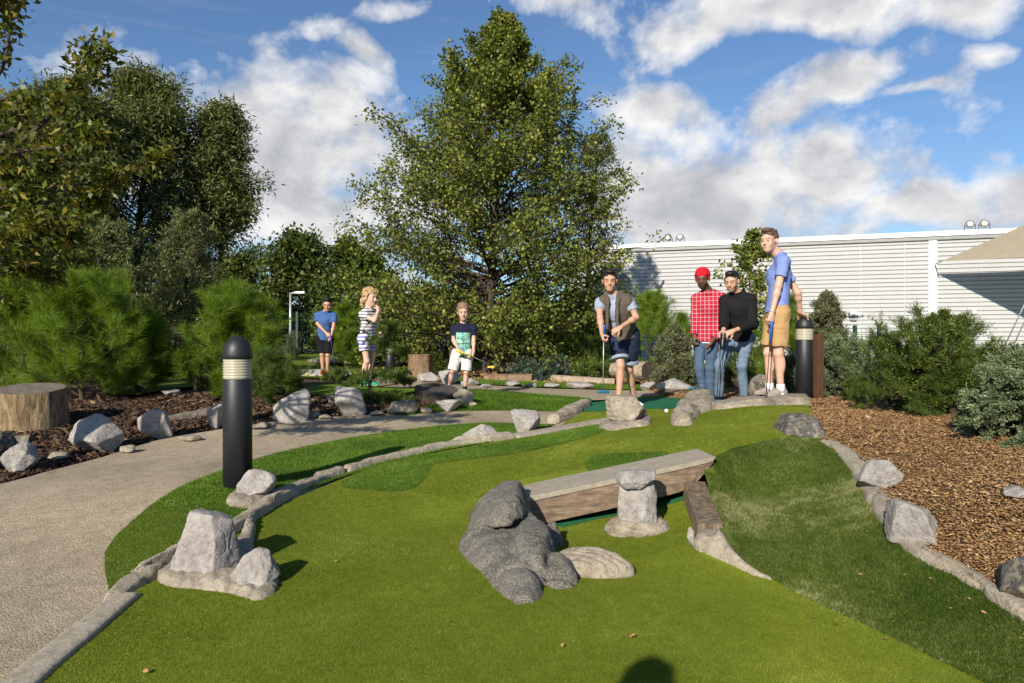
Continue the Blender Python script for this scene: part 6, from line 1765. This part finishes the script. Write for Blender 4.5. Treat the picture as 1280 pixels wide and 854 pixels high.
    nz = (fbm(Lx * 28, 3, 4) * .018 + np.abs(vnoise(Lx * (55, 40, 25), 5)) * .010) * (.3 + hr.get('mess', .5)); s.f += nz.astype(np.float32)
    # hairline: keep what lies above a slanting line from brow to nape
    bl = hr.get('brow', .062); line = np.interp(Lx[..., 1], [-.13, -.05, -.025, -.02, .012, .02, .045, .06, .12], [hr.get('nape', -.06) - .02, hr.get('nape', -.06), hr.get('side', .0), -.015, -.025, .015, .045, bl - .004, bl - .008])
    line = line + .010 * vnoise(Lx * 45, 3)
    s.f = np.maximum(s.f, ((line - Lx[..., 2]) * hh).astype(np.float32))
    if hr.get('long'):
        for q in ((.0, -.10, -.02), (.05, -.09, -.05), (-.05, -.09, -.05), (.065, -.05, -.04), (-.065, -.05, -.04), (0, -.105, -.09), (.04, -.09, -.11), (-.04, -.09, -.11), (.03, -.03, .12), (-.05, -.06, .09)):
            s.ell(hd(*q), np.array((.036, .03, .045)) * hh, Mh, .01)
        s.f += (.010 * vnoise(X * 45, 2) + .006 * vnoise(X * 90, 3)).astype(np.float32)
    if hr.get('quiff'):
        s.ell(hd(.0, .055, .115), np.array((.055, .045, .028)) * hh, Mh, .02)
    V, Q = s.mesh(); part(root, 'cap' if hr.get('cap') else 'hair', V, Q, hr['mat'])
    # ---------------- clothes
    def folds(s, amp=.007, st=(9, 9, 6), seed=0):
        I = np.nonzero(np.abs(s.f) < .028); Xg = np.stack([s.ax[i][I[i]] for i in range(3)], -1) - base
        s.f[I] += (amp * fbm(Xg * st + seed, 3, seed) * 1.6 + amp * .5 * (1 - 2 * np.abs(vnoise(Xg * (11, 11, 17) + seed, seed + 1)))).astype(np.float32)
    for c in sp['clothes']:
        kd = c['k']; g = c.get('g', .014); s = SDF(lo, hi, c.get('cells', .0075))
        if kd == 'top':
            torso(s, g, low=False)
            hem = wst + (hpc - wst) * 1.0; hem = hem + (0, 0, c.get('hem', 0.0))
            capcone(s, wst, hem, .134 * sc_ * bw, (.152 + c.get('flare', .0)) * sc_ * bw, .04, (hf, 1.36), g)
            f = c.get('sl', .6)
            for (a, e, w_) in ((sa, ea, wa), (sb, eb, wb)):
                if f > 0: limb(s, a, e, w_, [AR[0] + .004, AR[1] + c.get('slf', .006), AR[2] + .005], g * .9, .025, f)
            folds(s, c.get('amp', .007), seed=c.get('seed', 1))
            # neckline
            s.carve(nb + (0, 0, .05 * sc_) + tf * .015, np.array((.074, .074, .062)) * sc_, None, .01)
            if c.get('open'):   # unbuttoned front
                q = nb + tf * .2; Xg = s.grid(); r_ = Xg - nb; fx = r_ @ lat; fy = r_ @ tf; wid_ = np.interp(-r_[..., 2], [0, .15, .45, .7], c['open'])
                s.f = np.where((fy > .02), np.maximum(s.f, (wid_ - np.abs(fx - c.get('ox', 0)))), s.f).astype(np.float32)
        elif kd == 'legs':
            f = c.get('f', 1.9)
            top = wst + (hpc - wst) * c.get('top', .55)
            tg = min(g, .006); capcone(s, hpc - (0, 0, .03 * sc_), top, .146 * sc_ * bw, .134 * sc_ * bw, .04, (hf, 1.36), tg)
            for q in (ha, hb): s.ell(q - hf * .035 * sc_, (.086 * sc_,) * 3, k=.05, grow=.008)
            wd = c.get('wide', 0)
            for (a, e, w_) in ((ha, ka, aa), (hb, kb, ab)): limb(s, a, e, w_, [LR[0] + .004, LR[1] + .006 + wd, LR[2] + .018 + wd], g, .025, f)
            folds(s, c.get('amp', .008), (9, 9, 8), c.get('seed', 2))
        elif kd == 'cuff':
            for (a, e, w_) in ((ha, ka, aa), (hb, kb, ab)):
                e0, e1 = a + (e - a) * c['f'][0], a + (e - a) * c['f'][1]; capcone(s, e0, e1, LR[1] + .012 + c.get('wide', 0), LR[1] + .012 + c.get('wide', 0), .0, None, g, capa=True)
        elif kd == 'collar':
            for g_ in (-1, 1):
                s.cone(nb - tf * .05 + (0, 0, .03), nb + lat * g_ * .052 + tf * .0 + (0, 0, .028), .020, .018, .01); s.cone(nb + lat * g_ * .052 + (0, 0, .028), nb + lat * g_ * .022 + tf * .075 - (0, 0, .03), .016, .012, .01)
        elif kd == 'hood':
            for g_ in (-1, 1):
                s.cone(nb - tf * .075 + (0, 0, .04), nb + lat * g_ * .085 + (0, 0, .02), .036, .034, .02); s.cone(nb + lat * g_ * .085 + (0, 0, .02), nb + lat * g_ * .055 + tf * .10 - (0, 0, .10), .034, .026, .02); s.cone(nb + lat * g_ * .055 + tf * .10 - (0, 0, .10), nb + lat * g_ * .06 + tf * .115 - (0, 0, .40), .022, .018, .02)
            s.ell(nb - tf * .12 - (0, 0, .06), (.10, .06, .09), k=.03)
            folds(s, .008, (14, 14, 14), 5)
        elif kd == 'socks':
            for (e, w_) in ((ka, aa), (kb, ab)): capcone(s, w_ - (0, 0, .045 * sc_), w_ + unit(e - w_) * c.get('h', .06) * sc_, .038 * sc_, .040 * sc_, .0, None, .004)
        V, Q = s.mesh()
        if len(V): part(root, c['n'], V, Q, c['m'], label=c.get('label'))
    # ---------------- shoes
    for key, w_ in (('fa', aa), ('fb', ab)):
        fy = sp[key]; fd = np.array([math.sin(fy), -math.cos(fy), 0]); fl_ = np.array([math.cos(fy), math.sin(fy), 0]); q = w_ - (0, 0, .075 * sc_); lift = sp.get('lift' + key[1], 0)
        s = SDF(q - .24 * sc_, q + .24 * sc_, .0055); Mf = np.stack([fl_, fd, np.array([0, 0, 1.])], 1)
        tp = lambda y, z: q + fd * y * sc_ + np.array([0, 0, (z + lift * max(0, .0 - y) * 1.0) * sc_])
        s.ell(tp(-.035, .034), np.array((.038, .045, .036)) * sc_, Mf, .02); s.ell(tp(.06, .032), np.array((.043, .07, .034)) * sc_, Mf, .03); s.ell(tp(.135, .026), np.array((.043, .055, .027)) * sc_, Mf, .03)
        s.cone(tp(-.02, .05), tp(-.012, .085), .042 * sc_, .040 * sc_, .02); s.cone(tp(.0, .06), tp(.09, .035), .040 * sc_, .030 * sc_, .02)
        s.f = np.maximum(s.f, (q[2] - s.ax[2] + .002)[None, None, :].astype(np.float32))
        V, Q = s.mesh(); zc_ = V[Q].mean(1)[:, 2] - q[2]
        part(root, 'shoe', V, Q, [sp['shoe'], sp.get('sole', C_['sole'])], mi=(zc_ < .017 * sc_).astype(int))
    return root


def putter(label, a, b, c, grip, head, shaft='steel', gl=None, hdir=(1, 0, 0), group='putters held by the players', hs=1.0):
    """a: top of the grip, b: end of the grip, c: head"""
    t = thing('putter', label, 'putter', c, group)
    part(t, 'grip', *tube([a, a + (b - a) * .1, b], [.013, .0145, .011], 10), grip); part(t, 'shaft', *tube([b, c], .0055, 8), M[shaft])
    hd_ = np.array(hdir, float); Rr = rotz(math.atan2(hd_[1], hd_[0])); V, Fc = box((0, 0, 0), (.115 * hs, .036 * hs, .028 * hs), Rr, .010 * hs); W_, F2 = box((0, 0, 0), (.05 * hs, .07 * hs, .020 * hs), Rr, .008 * hs)
    m = MB(); m.add(V + c, Fc); m.add(W_ + c + Rr @ np.array([0, .03 * hs, 0]), F2); part(t, 'head', *m.get(), head)
    return t


M['stubble_olive'] = skinmat('stubble_olive', (.30, .17, .115)); M['stubble_brown'] = skinmat('beard_brown', (.045, .025, .016)); M['stubble_tan'] = skinmat('stubble_tan', (.33, .19, .125))
GPP = None
# man in the vest
d = 8.1
person('man in brown knitted vest over grey T-shirt and dark shorts, stepping forward with a putter', d, dict(
    s=.97, skin='tan', stubble=0, head=(762, 351, -.16), hyaw=-.12, pitch=.22, hh=.228, sh=(768, 375, -.08), tyaw=-.30, hip=(780, 418, .04), hipyaw=-.25, roll=.008,
    ea=(750, 397, -.20), wa=(752.5, 417, -.34), eb=(795, 397, -.16), wb=(775, 410, -.36), hand_a=dict(to=(755, 428, -.38), pn=(1, -.2, 0), curl=1.3), hand_b=dict(to=(760, 418, -.38), pn=(-.2, .6, -1), curl=1.2),
    ka=(776, 457, -.08), aa=(773, 499, -.10), kb=(786, 462, .12), ab=(793, 496, .30), snap=.0, fa=-.75, fb=.35, shoe=C_['wshoe'],
    hair=dict(mat=M['h_dark'], vol=.006, mess=.6, quiff=1, brow=.070, side=.0, nape=-.05),
    clothes=[dict(k='top', n='t_shirt', m=C_['greytee'], g=.010, sl=.55, slf=.018, hem=.03, seed=3), dict(k='top', n='vest', m=C_['vest'], g=.021, sl=0, hem=-.045, open=[.06, .05, .028, .03], ox=-.02, amp=.010, seed=8, flare=.02), dict(k='hood', n='hood', m=C_['vest']),
             dict(k='legs', n='shorts', m=C_['denim_s'], f=.80, g=.022, wide=.02, seed=4), dict(k='cuff', n='shorts_cuff', m=C_['cuff'], f=(.72, .82), g=.026, wide=.022)]))
putter('blue gripped putter held upright by the man in the vest', P(755.5, 406, d - .40), P(754.5, 427, d - .38), P(754, 490, d - .25), M['grip_b'], M['head_b'], hdir=(.95, .3, 0), hs=1.25)
# man in plaid shirt
d = 8.7
person('man in red cap and red plaid shirt with blue jeans, hand by his side', d, dict(
    s=.98, skin='brown', stubble=1, head=(878, 348.5, -.06), hyaw=-.40, pitch=.28, hh=.23, sh=(887, 371, 0), tyaw=-.45, hip=(883.5, 421, .02), bw=.95,
    ea=(870, 396, .05), wa=(868, 420, -.02), eb=(901, 399, -.05), wb=(891.5, 425, -.16), hand_a=dict(pn=(1, 0, 0), curl=.9), hand_b=dict(to=(887, 434, -.2), pn=(-1, .2, 0), curl=.5),
    ka=(874.5, 460, -.04), aa=(880, 497, .02), kb=(887, 460, -.02), ab=(889, 499, .0), fa=-.6, fb=-.35, shoe=C_['wshoe'],
    hair=dict(mat=C_['red'], cap=1, vol=.012, mess=.1, brow=.055, side=.012, nape=-.02),
    clothes=[dict(k='top', n='undershirt', m=C_['white'], g=.002, sl=0, hem=-.085, amp=.002), dict(k='top', n='plaid_shirt', m=C_['plaid'], g=.019, sl=1.93, hem=-.06, slf=.014, seed=5, flare=.012, amp=.008), dict(k='collar', n='collar', m=C_['plaid'], cells=.006), dict(k='legs', n='jeans', m=C_['jeans1'], f=1.93, g=.005, seed=6, amp=.006)]))
putter('dark putter hanging from the hand of the man in plaid shirt', P(868.5, 421, d - .03), P(868.3, 438, d), P(867.5, 485, d - .05), M['grip_k'], M['head_b'], 'dark_metal', hdir=(.5, .8, 0))
# man in black sweater
d = 8.5
person('man in black sweater and light blue jeans leaning on his putter', d, dict(
    s=1.0, bw=.96, skin='olive', stubble=1, head=(915, 352, -.10), hyaw=-.62, pitch=.32, hh=.232, sh=(922, 373, -.02), tyaw=-.55, hip=(924, 423, .06), sw=.325,
    ea=(906, 402, -.16), wa=(904, 415, -.34), eb=(940, 405, -.24), wb=(916, 414, -.42), hand_a=dict(to=(900, 420, -.44), pn=(0, .4, -1), curl=1.2), hand_b=dict(to=(904, 419, -.46), pn=(-.2, .5, -1), curl=1.1),
    ka=(900, 455, -.22), aa=(898.5, 497, -.06), kb=(927, 459, .02), ab=(930.5, 496, .12), fa=-.8, fb=-1.0, shoe=C_['bshoe'], sole=C_['bshoe'],
    hair=dict(mat=M['h_black'], vol=.005, mess=.6, brow=.072, side=.01, nape=-.04, quiff=1),
    clothes=[dict(k='top', n='sweater', m=C_['black'], g=.022, sl=1.72, hem=-.02, slf=.016, seed=7, amp=.009, flare=.01), dict(k='legs', n='jeans', m=C_['jeans2'], f=1.93, g=.006, seed=9, amp=.007)]))
putter('black putter the man in black sweater leans on, the left of his two', P(902, 416, d - .45), P(900.5, 436, d - .40), P(896, 501, d - .28), M['grip_k'], M['head_b'], 'dark_metal', hdir=(.5, .8, 0))
putter('second black putter under the hands of the man in black sweater, the right one', P(906, 416.5, d - .47), P(905, 436, d - .42), P(898.5, 501.5, d - .40), M['grip_k'], M['head_b'], 'dark_metal', hdir=(.6, .6, 0))
# tall man
d = 7.55
person('tall man in blue T-shirt and tan shorts resting a hand on the bollard', d, dict(
    s=1.03, skin='fair', stubble=0, head=(961.5, 301.5, -.05), hyaw=-.80, pitch=.12, hh=.236, sh=(977, 327, 0), tyaw=-1.85, hip=(971, 393, 0), hipyaw=-1.7, sw=.38, brow='brow_l',
    eb=(973, 358, -.20), wb=(965, 391, -.20), ea=(997, 366, .16), wa=(1000, 390, .26), hand_b=dict(to=(963.5, 404, -.22), pn=(-.5, 1, 0), curl=1.3), hand_a=dict(to=(1006, 396, .30), pn=(0, 0, -1), curl=.3),
    ka=(960.5, 441, .08), aa=(962, 485, .12), kb=(973, 442, -.10), ab=(976, 486.5, -.06), fa=-1.35, fb=-1.35, shoe=C_['suede'],
    hair=dict(mat=M['h_brown'], vol=.009, mess=.7, brow=.066, side=.0, nape=-.05, quiff=1),
    clothes=[dict(k='top', n='t_shirt', m=C_['bluetee'], g=.016, sl=.62, slf=.018, hem=.005, seed=11, amp=.008), dict(k='legs', n='shorts', m=C_['khaki'], f=.83, g=.022, wide=.022, seed=12), dict(k='socks', n='socks', m=C_['white'], h=.055)]))
putter('blue gripped putter hanging from the hand of the tall man', P(965, 402, d - .24), P(962.5, 428, d - .24), P(957, 501, d - .26), M['grip_b'], M['head_b'], 'dark_metal', hdir=(.5, .8, 0))
t_ = bpy.data.objects['person.003'] if 'person.003' in bpy.data.objects else None
if t_: part(t_, 'wristwatch', *tube([P(965.6, 388.5, d - .2), P(965.2, 390.3, d - .2)], .034, 14), M['steel'])
# boy in navy tee
d = 9.5
person('young boy in navy printed T-shirt and pale shorts holding a yellow putter across his front', d, dict(
    s=.70, snap=.0, skin='fair', head=(579, 390, -.05), hyaw=.08, pitch=.22, hh=.222, sh=(579.5, 409, 0), tyaw=.05, hip=(578, 442, .01), sw=.29, hw=.15, brow='brow_l', bw=1.02,
    ea=(567, 426, -.02), wa=(574, 438, -.16), eb=(592, 426, -.02), wb=(592, 441, -.10), hand_a=dict(to=(579, 442, -.18), pn=(.2, .5, -1), curl=1.2), hand_b=dict(to=(591, 447, -.14), pn=(-1, .2, 0), curl=1.1),
    ka=(565.5, 464, -.03), aa=(561, 484, .02), kb=(583, 465, -.03), ab=(581, 484.5, .0), fa=-.35, fb=.2, shoe=C_['nshoe'], sole=C_['nshoe'],
    hair=dict(mat=M['h_sand'], vol=.012, mess=.6, brow=.055, side=-.01, nape=-.05),
    clothes=[dict(k='top', n='t_shirt', m=C_['printtee'], g=.012, sl=.62, slf=.016, hem=-.05, seed=13), dict(k='legs', n='shorts', m=C_['cream'], f=.97, g=.018, wide=.018, seed=14), dict(k='socks', n='socks', m=C_['navy'], h=.05)]))
putter('yellow putter held across by the boy in navy T-shirt, head off to the right', P(569, 438, d - .22), P(592.5, 446.5, d - .18), P(617, 459, d + .2), M['grip_y'], M['yellow'], 'steel', hdir=(.2, 1, 0), hs=1.3)
# girl
d = 9.5
person('girl with blond curls in striped top and violet striped shorts, hand raised to her nose', d, dict(
    s=.77, snap=.0, skin='fair', head=(462.5, 372.5, 0), hyaw=1.05, pitch=.10, hh=.222, sh=(461, 392, 0), tyaw=1.1, hip=(459, 424, 0), sw=.27, hw=.15, brow='brow_l', bw=.95,
    ea=(468, 401, -.20), wa=(473, 388, -.14), eb=(468, 408, .12), wb=(474, 416, .10), hand_a=dict(to=(472, 380, -.08), pn=(-.6, .6, 0), curl=.9), hand_b=dict(curl=.8),
    ka=(458.5, 452, -.10), aa=(453.5, 475, -.06), kb=(464.5, 451, .08), ab=(464, 474, .10), fa=.9, fb=1.1, shoe=C_['gshoe'],
    hair=dict(mat=M['h_blond'], vol=.018, mess=1.2, brow=.06, side=-.05, nape=-.10, long=1),
    clothes=[dict(k='top', n='striped_top', m=C_['striped'], g=.016, sl=.5, slf=.016, hem=-.02, seed=15, flare=.0), dict(k='legs', n='shorts', m=C_['pstripe'], f=.52, g=.014, wide=.022, seed=16)]))
putter('dark putter tucked under the arm of the girl in striped top', P(465, 398, d - .19), P(460, 405, d - .19), P(453, 413, d - .17), M['grip_k'], M['grip_k'], 'dark_metal', hs=.8)
# boy in blue polo
d = 12.6
person('boy in blue polo shirt, black shorts and orange shoes on the pale slab', d, dict(
    s=.82, snap=.02, skin='tan', head=(409.5, 380.5, -.08), hyaw=.10, pitch=.38, hh=.226, sh=(407, 393, -.02), tyaw=.1, hip=(405.5, 423.5, .03), sw=.31, hw=.16,
    ea=(397, 405, -.06), wa=(408, 416.5, -.24), eb=(417, 408, -.08), wb=(414, 420.5, -.22), hand_a=dict(to=(412, 421, -.26), pn=(.5, .5, -.5), curl=1.2), hand_b=dict(to=(412.5, 426, -.26), pn=(-1, .2, 0), curl=1.2),
    ka=(402.5, 443, -.03), aa=(403.5, 462, .0), kb=(410, 443.5, -.02), ab=(409, 462.5, .02), fa=.1, fb=.7, shoe=C_['orange'], sole=C_['orange'],
    hair=dict(mat=M['h_dark'], vol=.006, mess=.6, quiff=1, brow=.070, side=-.0, nape=-.05),
    clothes=[dict(k='top', n='polo_shirt', m=C_['polo'], g=.014, sl=.68, slf=.016, hem=-.02, seed=17), dict(k='legs', n='shorts', m=C_['blk2'], f=.93, g=.018, wide=.018, seed=18)]), cells=.0065)
putter('thin dark putter in the hands of the boy in blue polo', P(413, 419, d - .27), P(414.5, 431, d - .27), P(419, 465, d - .25), M['grip_v'], M['grip_k'], 'dark_metal', hdir=(1, .2, 0))


# distant people, standing
def stander(label, px, d, py_top, hgt, yaw, top, legs, hair, skin, cap=None):
    p = P(px, py_top, d); s_ = hgt / 1.78; z = lambda q: q * s_
    def at(x, y, h): return np.array([p[0] + (x * math.cos(yaw) + y * math.sin(yaw)) * s_, p[1] + (x * math.sin(yaw) - y * math.cos(yaw)) * s_, p[2] - hgt + h * s_])
    return person(label, d, dict(s=s_, skin=skin, head=at(0, .03, 1.66), hyaw=yaw, pitch=.15, sh=at(0, 0, 1.43), tyaw=yaw, hip=at(0, 0, .94), ea=at(-.27, -.02, 1.16), wa=at(-.25, .10, .92), eb=at(.27, -.02, 1.16), wb=at(.25, .10, .92), hand_a=dict(pn=(1, 0, 0)), hand_b=dict(pn=(-1, 0, 0)),
                                 ka=at(-.10, .02, .50), aa=at(-.11, 0, .085), kb=at(.10, .02, .50), ab=at(.11, 0, .085), fa=yaw - .15, fb=yaw + .15, shoe=C_['bshoe'], hair=dict(mat=hair, vol=.01, cap=cap),
                                 clothes=[dict(k='top', n='jacket', m=top, g=.022, sl=1.9, hem=-.05, cells=.010), dict(k='legs', n='trousers', m=legs, f=1.93, g=.018, cells=.010)]), cells=.008)
stander('distant person in blue top beyond the far green, left of the lamp post', 344, 27, 426, 1.55, .9, C_['blue'], C_['blk2'], M['h_dark'], 'tan')
stander('distant person in pale grey top beside the lamp post foot', 358.5, 27, 430, 1.4, -.6, C_['grey'], C_['blk2'], M['h_dark'], 'fair')
stander('person in navy coat mostly hidden behind the boy in navy T-shirt', 556, 16.2, 396, 1.66, 2.2, C_['navy'], C_['blk2'], M['h_dark'], 'fair')
stander('distant person in white top half hidden in the shade beside the brown post', 541, 20, 408, 1.3, 1.2, C_['white'], C_['blk2'], M['h_dark'], 'fair')
# who stands beside the camera: only the shadow of the head falls into the picture
stander('person standing beside the viewpoint whose head shadow falls on the near green', -1500 + 640 if False else 640, 1.0, 427, 1.72, math.pi, C_['blue'], C_['blk2'], M['h_dark'], 'fair')
ph = [o for o in bpy.data.objects if o.get('label', '').startswith('person standing beside the viewpoint')][0]
g_ = gpt(808, 862, -1); Lh = 1.60 / math.tan(R(27)); ph.location = (g_[0] - math.sin(R(24)) * Lh, g_[1] - math.cos(R(24)) * Lh, H([-.8], [-.5], -1)[0])
# ------------------------------------------------------------------ camera, light, sky
cam = bpy.data.cameras.new('camera'); co = bpy.data.objects.new('camera', cam); COL.objects.link(co)
co.location = (0, 0, CAMZ); co.rotation_euler = (R(90), 0, 0)
cam.sensor_width = 36; cam.lens = F / 1280 * 36; cam.clip_end = 2000; cam.clip_start = .05
sc.camera = co
SUN_AZ, SUN_EL = R(24), R(27)      # sun behind the camera, to the left
sdir = Vector((-math.sin(SUN_AZ) * math.cos(SUN_EL), -math.cos(SUN_AZ) * math.cos(SUN_EL), math.sin(SUN_EL)))
sl = bpy.data.lights.new('sun', 'SUN'); so = bpy.data.objects.new('sun', sl); COL.objects.link(so)
so.rotation_euler = sdir.to_track_quat('Z', 'Y').to_euler(); so.location = (-5, -10, 12)
sl.energy = 5.0; sl.angle = R(.55); sl.color = (1, .925, .80)

w = bpy.data.worlds.new('World'); sc.world = w; w.use_nodes = True
nt = w.node_tree; bg = nt.nodes['Background']
sky = nt.nodes.new('ShaderNodeTexSky'); sky.sky_type = 'NISHITA'; sky.sun_disc = False
sky.sun_elevation = SUN_EL; sky.sun_rotation = R(180) + SUN_AZ
sky.air_density = 1.0; sky.dust_density = .4; sky.ozone_density = 2.5
WS = .078
bg.inputs['Strength'].default_value = WS
tc = nt.nodes.new('ShaderNodeTexCoord'); dirv = tc.outputs['Generated']
wn = nt.nodes.new('ShaderNodeTexNoise'); wn.inputs['Scale'].default_value = 5.5; wn.inputs['Detail'].default_value = 5; nt.links.new(dirv, wn.inputs['Vector'])
wsep = nt.nodes.new('ShaderNodeSeparateColor'); nt.links.new(wn.outputs['Color'], wsep.inputs[0])
sp = nt.nodes.new('ShaderNodeSeparateXYZ'); nt.links.new(dirv, sp.inputs[0])
az = mathn(nt, 'ARCTAN2', sp.outputs[0], sp.outputs[1]); el = mathn(nt, 'ARCSINE', sp.outputs[2])
azw = mathn(nt, 'ADD', az, mathn(nt, 'MULTIPLY', mathn(nt, 'SUBTRACT', wsep.outputs[0], .5), .34)); elw = mathn(nt, 'ADD', el, mathn(nt, 'MULTIPLY', mathn(nt, 'SUBTRACT', wsep.outputs[1], .5), .16))


def blob(a0, e0, sa, se, tilt=0):
    """soft bank of cloud round bearing a0, height e0 (degrees)"""
    a = mathn(nt, 'DIVIDE', mathn(nt, 'SUBTRACT', azw, R(a0)), R(sa))
    e = mathn(nt, 'DIVIDE', mathn(nt, 'SUBTRACT', mathn(nt, 'SUBTRACT', elw, R(e0)), mathn(nt, 'MULTIPLY', mathn(nt, 'SUBTRACT', az, R(a0)), tilt)), R(se))
    r2 = mathn(nt, 'ADD', mathn(nt, 'MULTIPLY', a, a), mathn(nt, 'MULTIPLY', e, e))
    return mathn(nt, 'EXPONENT', mathn(nt, 'MULTIPLY', r2, -1))


def pxdir(px, py):
    x, z = (px - CX) / F, -(py - CY) / F
    return math.degrees(math.atan2(x, 1)), math.degrees(math.atan2(z, math.hypot(1, x)))


# cloud space: bearing / height stretched a little sideways, higher = finer
def cvec(sx, sy, off=(0, 0, 0)):
    cb = nt.nodes.new('ShaderNodeCombineXYZ')
    nt.links.new(mathn(nt, 'MULTIPLY', mathn(nt, 'ADD', az, off[0]), sx), cb.inputs[0])
    nt.links.new(mathn(nt, 'MULTIPLY', mathn(nt, 'ADD', el, off[1]), sy), cb.inputs[1])
    cb.inputs[2].default_value = off[2]
    return cb.outputs[0]


blobs = [(350, 190, 12, 6.5, 0, 1.0), (440, 275, 11, 4.5, 0, .8), (445, 60, 3.6, 1.6, -.35, .6), (380, 35, 3.5, 1.4, .1, .5), (480, 8, 6, 1.6, 0, .6),
         (700, 0, 6, 1.8, 0, .65), (960, 14, 12, 2.8, .02, .95), (1150, 4, 10, 2.0, 0, .75), (870, 250, 13, 6.5, 0, 1.1), (820, 125, 7, 2.2, 0, .8), (1000, 120, 7, 1.9, .3, .9), (1060, 215, 8, 4, -.1, .95),
         (1210, 255, 6.5, 2.4, .1, .95), (1240, 60, 4, 1.2, 0, .65), (1150, 100, 3.5, .8, 0, .6), (1100, 165, 6, 1.1, .05, .35), (770, 180, 6, 4, 0, .6), (420, 330, 6, 3, 0, .6)]
tot = None
for px, py, sa, se, tl, wgt in blobs:
    a0, e0 = pxdir(px, py)
    b_ = mathn(nt, 'MULTIPLY', blob(a0, e0, sa, se, tl), wgt)
    tot = b_ if tot is None else mathn(nt, 'MAXIMUM', tot, b_)
n1 = noise(nt, cvec(6, 7.6), 1.3, 10, .57, .2)
n2 = noise(nt, cvec(6, 7.6, (.012, -.026, 0)), 1.3, 10, .57, .2)   # same field seen a little towards the sun
dens = mathn(nt, 'ADD', mathn(nt, 'MULTIPLY', tot, .74), mathn(nt, 'MULTIPLY', mathn(nt, 'SUBTRACT', n1, .5), 1.5))
mask = ramp(nt, dens, [(.20, (0, 0, 0)), (.34, (.5,) * 3), (.56, (1, 1, 1))])
lit = mathn(nt, 'ADD', .5, mathn(nt, 'MULTIPLY', mathn(nt, 'SUBTRACT', n1, n2), 2.2), True)
thick = ramp(nt, dens, [(.45, (1, 1, 1)), (.95, (.5,) * 3)])
n3 = noise(nt, cvec(3, 7, (0, 0, 3)), 1.5, 4, .5)
sh = mathn(nt, 'MULTIPLY', mathn(nt, 'MULTIPLY', lit, thick), mathn(nt, 'ADD', .55, mathn(nt, 'MULTIPLY', n3, .9)))
ccol = ramp(nt, sh, [(.06, (3.9, 4.05, 4.4)), (.32, (5.4, 5.5, 5.8)), (.70, (8.6, 8.5, 8.4))])
streak = ramp(nt, noise(nt, cvec(3, 26, (0, 0, 7)), 1.6, 6, .6, .4), [(.52, (0, 0, 0)), (.8, (.22,) * 3)])
cool = mixc(nt, 1, sky.outputs[0], (.86, 1.02, 1.18), 'MULTIPLY')
c0 = mixc(nt, streak, cool, (4.2, 4.4, 4.8))
nt.links.new(mixc(nt, mask, c0, ccol), bg.inputs['Color'])
sc.view_settings.view_transform = 'Standard'; sc.view_settings.look = 'None'; sc.view_settings.gamma = 1
sc.view_settings.exposure = 0.52
sc.render.engine = 'CYCLES'
try:
    sc.cycles.use_denoising = True
    sc.cycles.max_bounces = 6; sc.cycles.transparent_max_bounces = 8
except Exception: pass
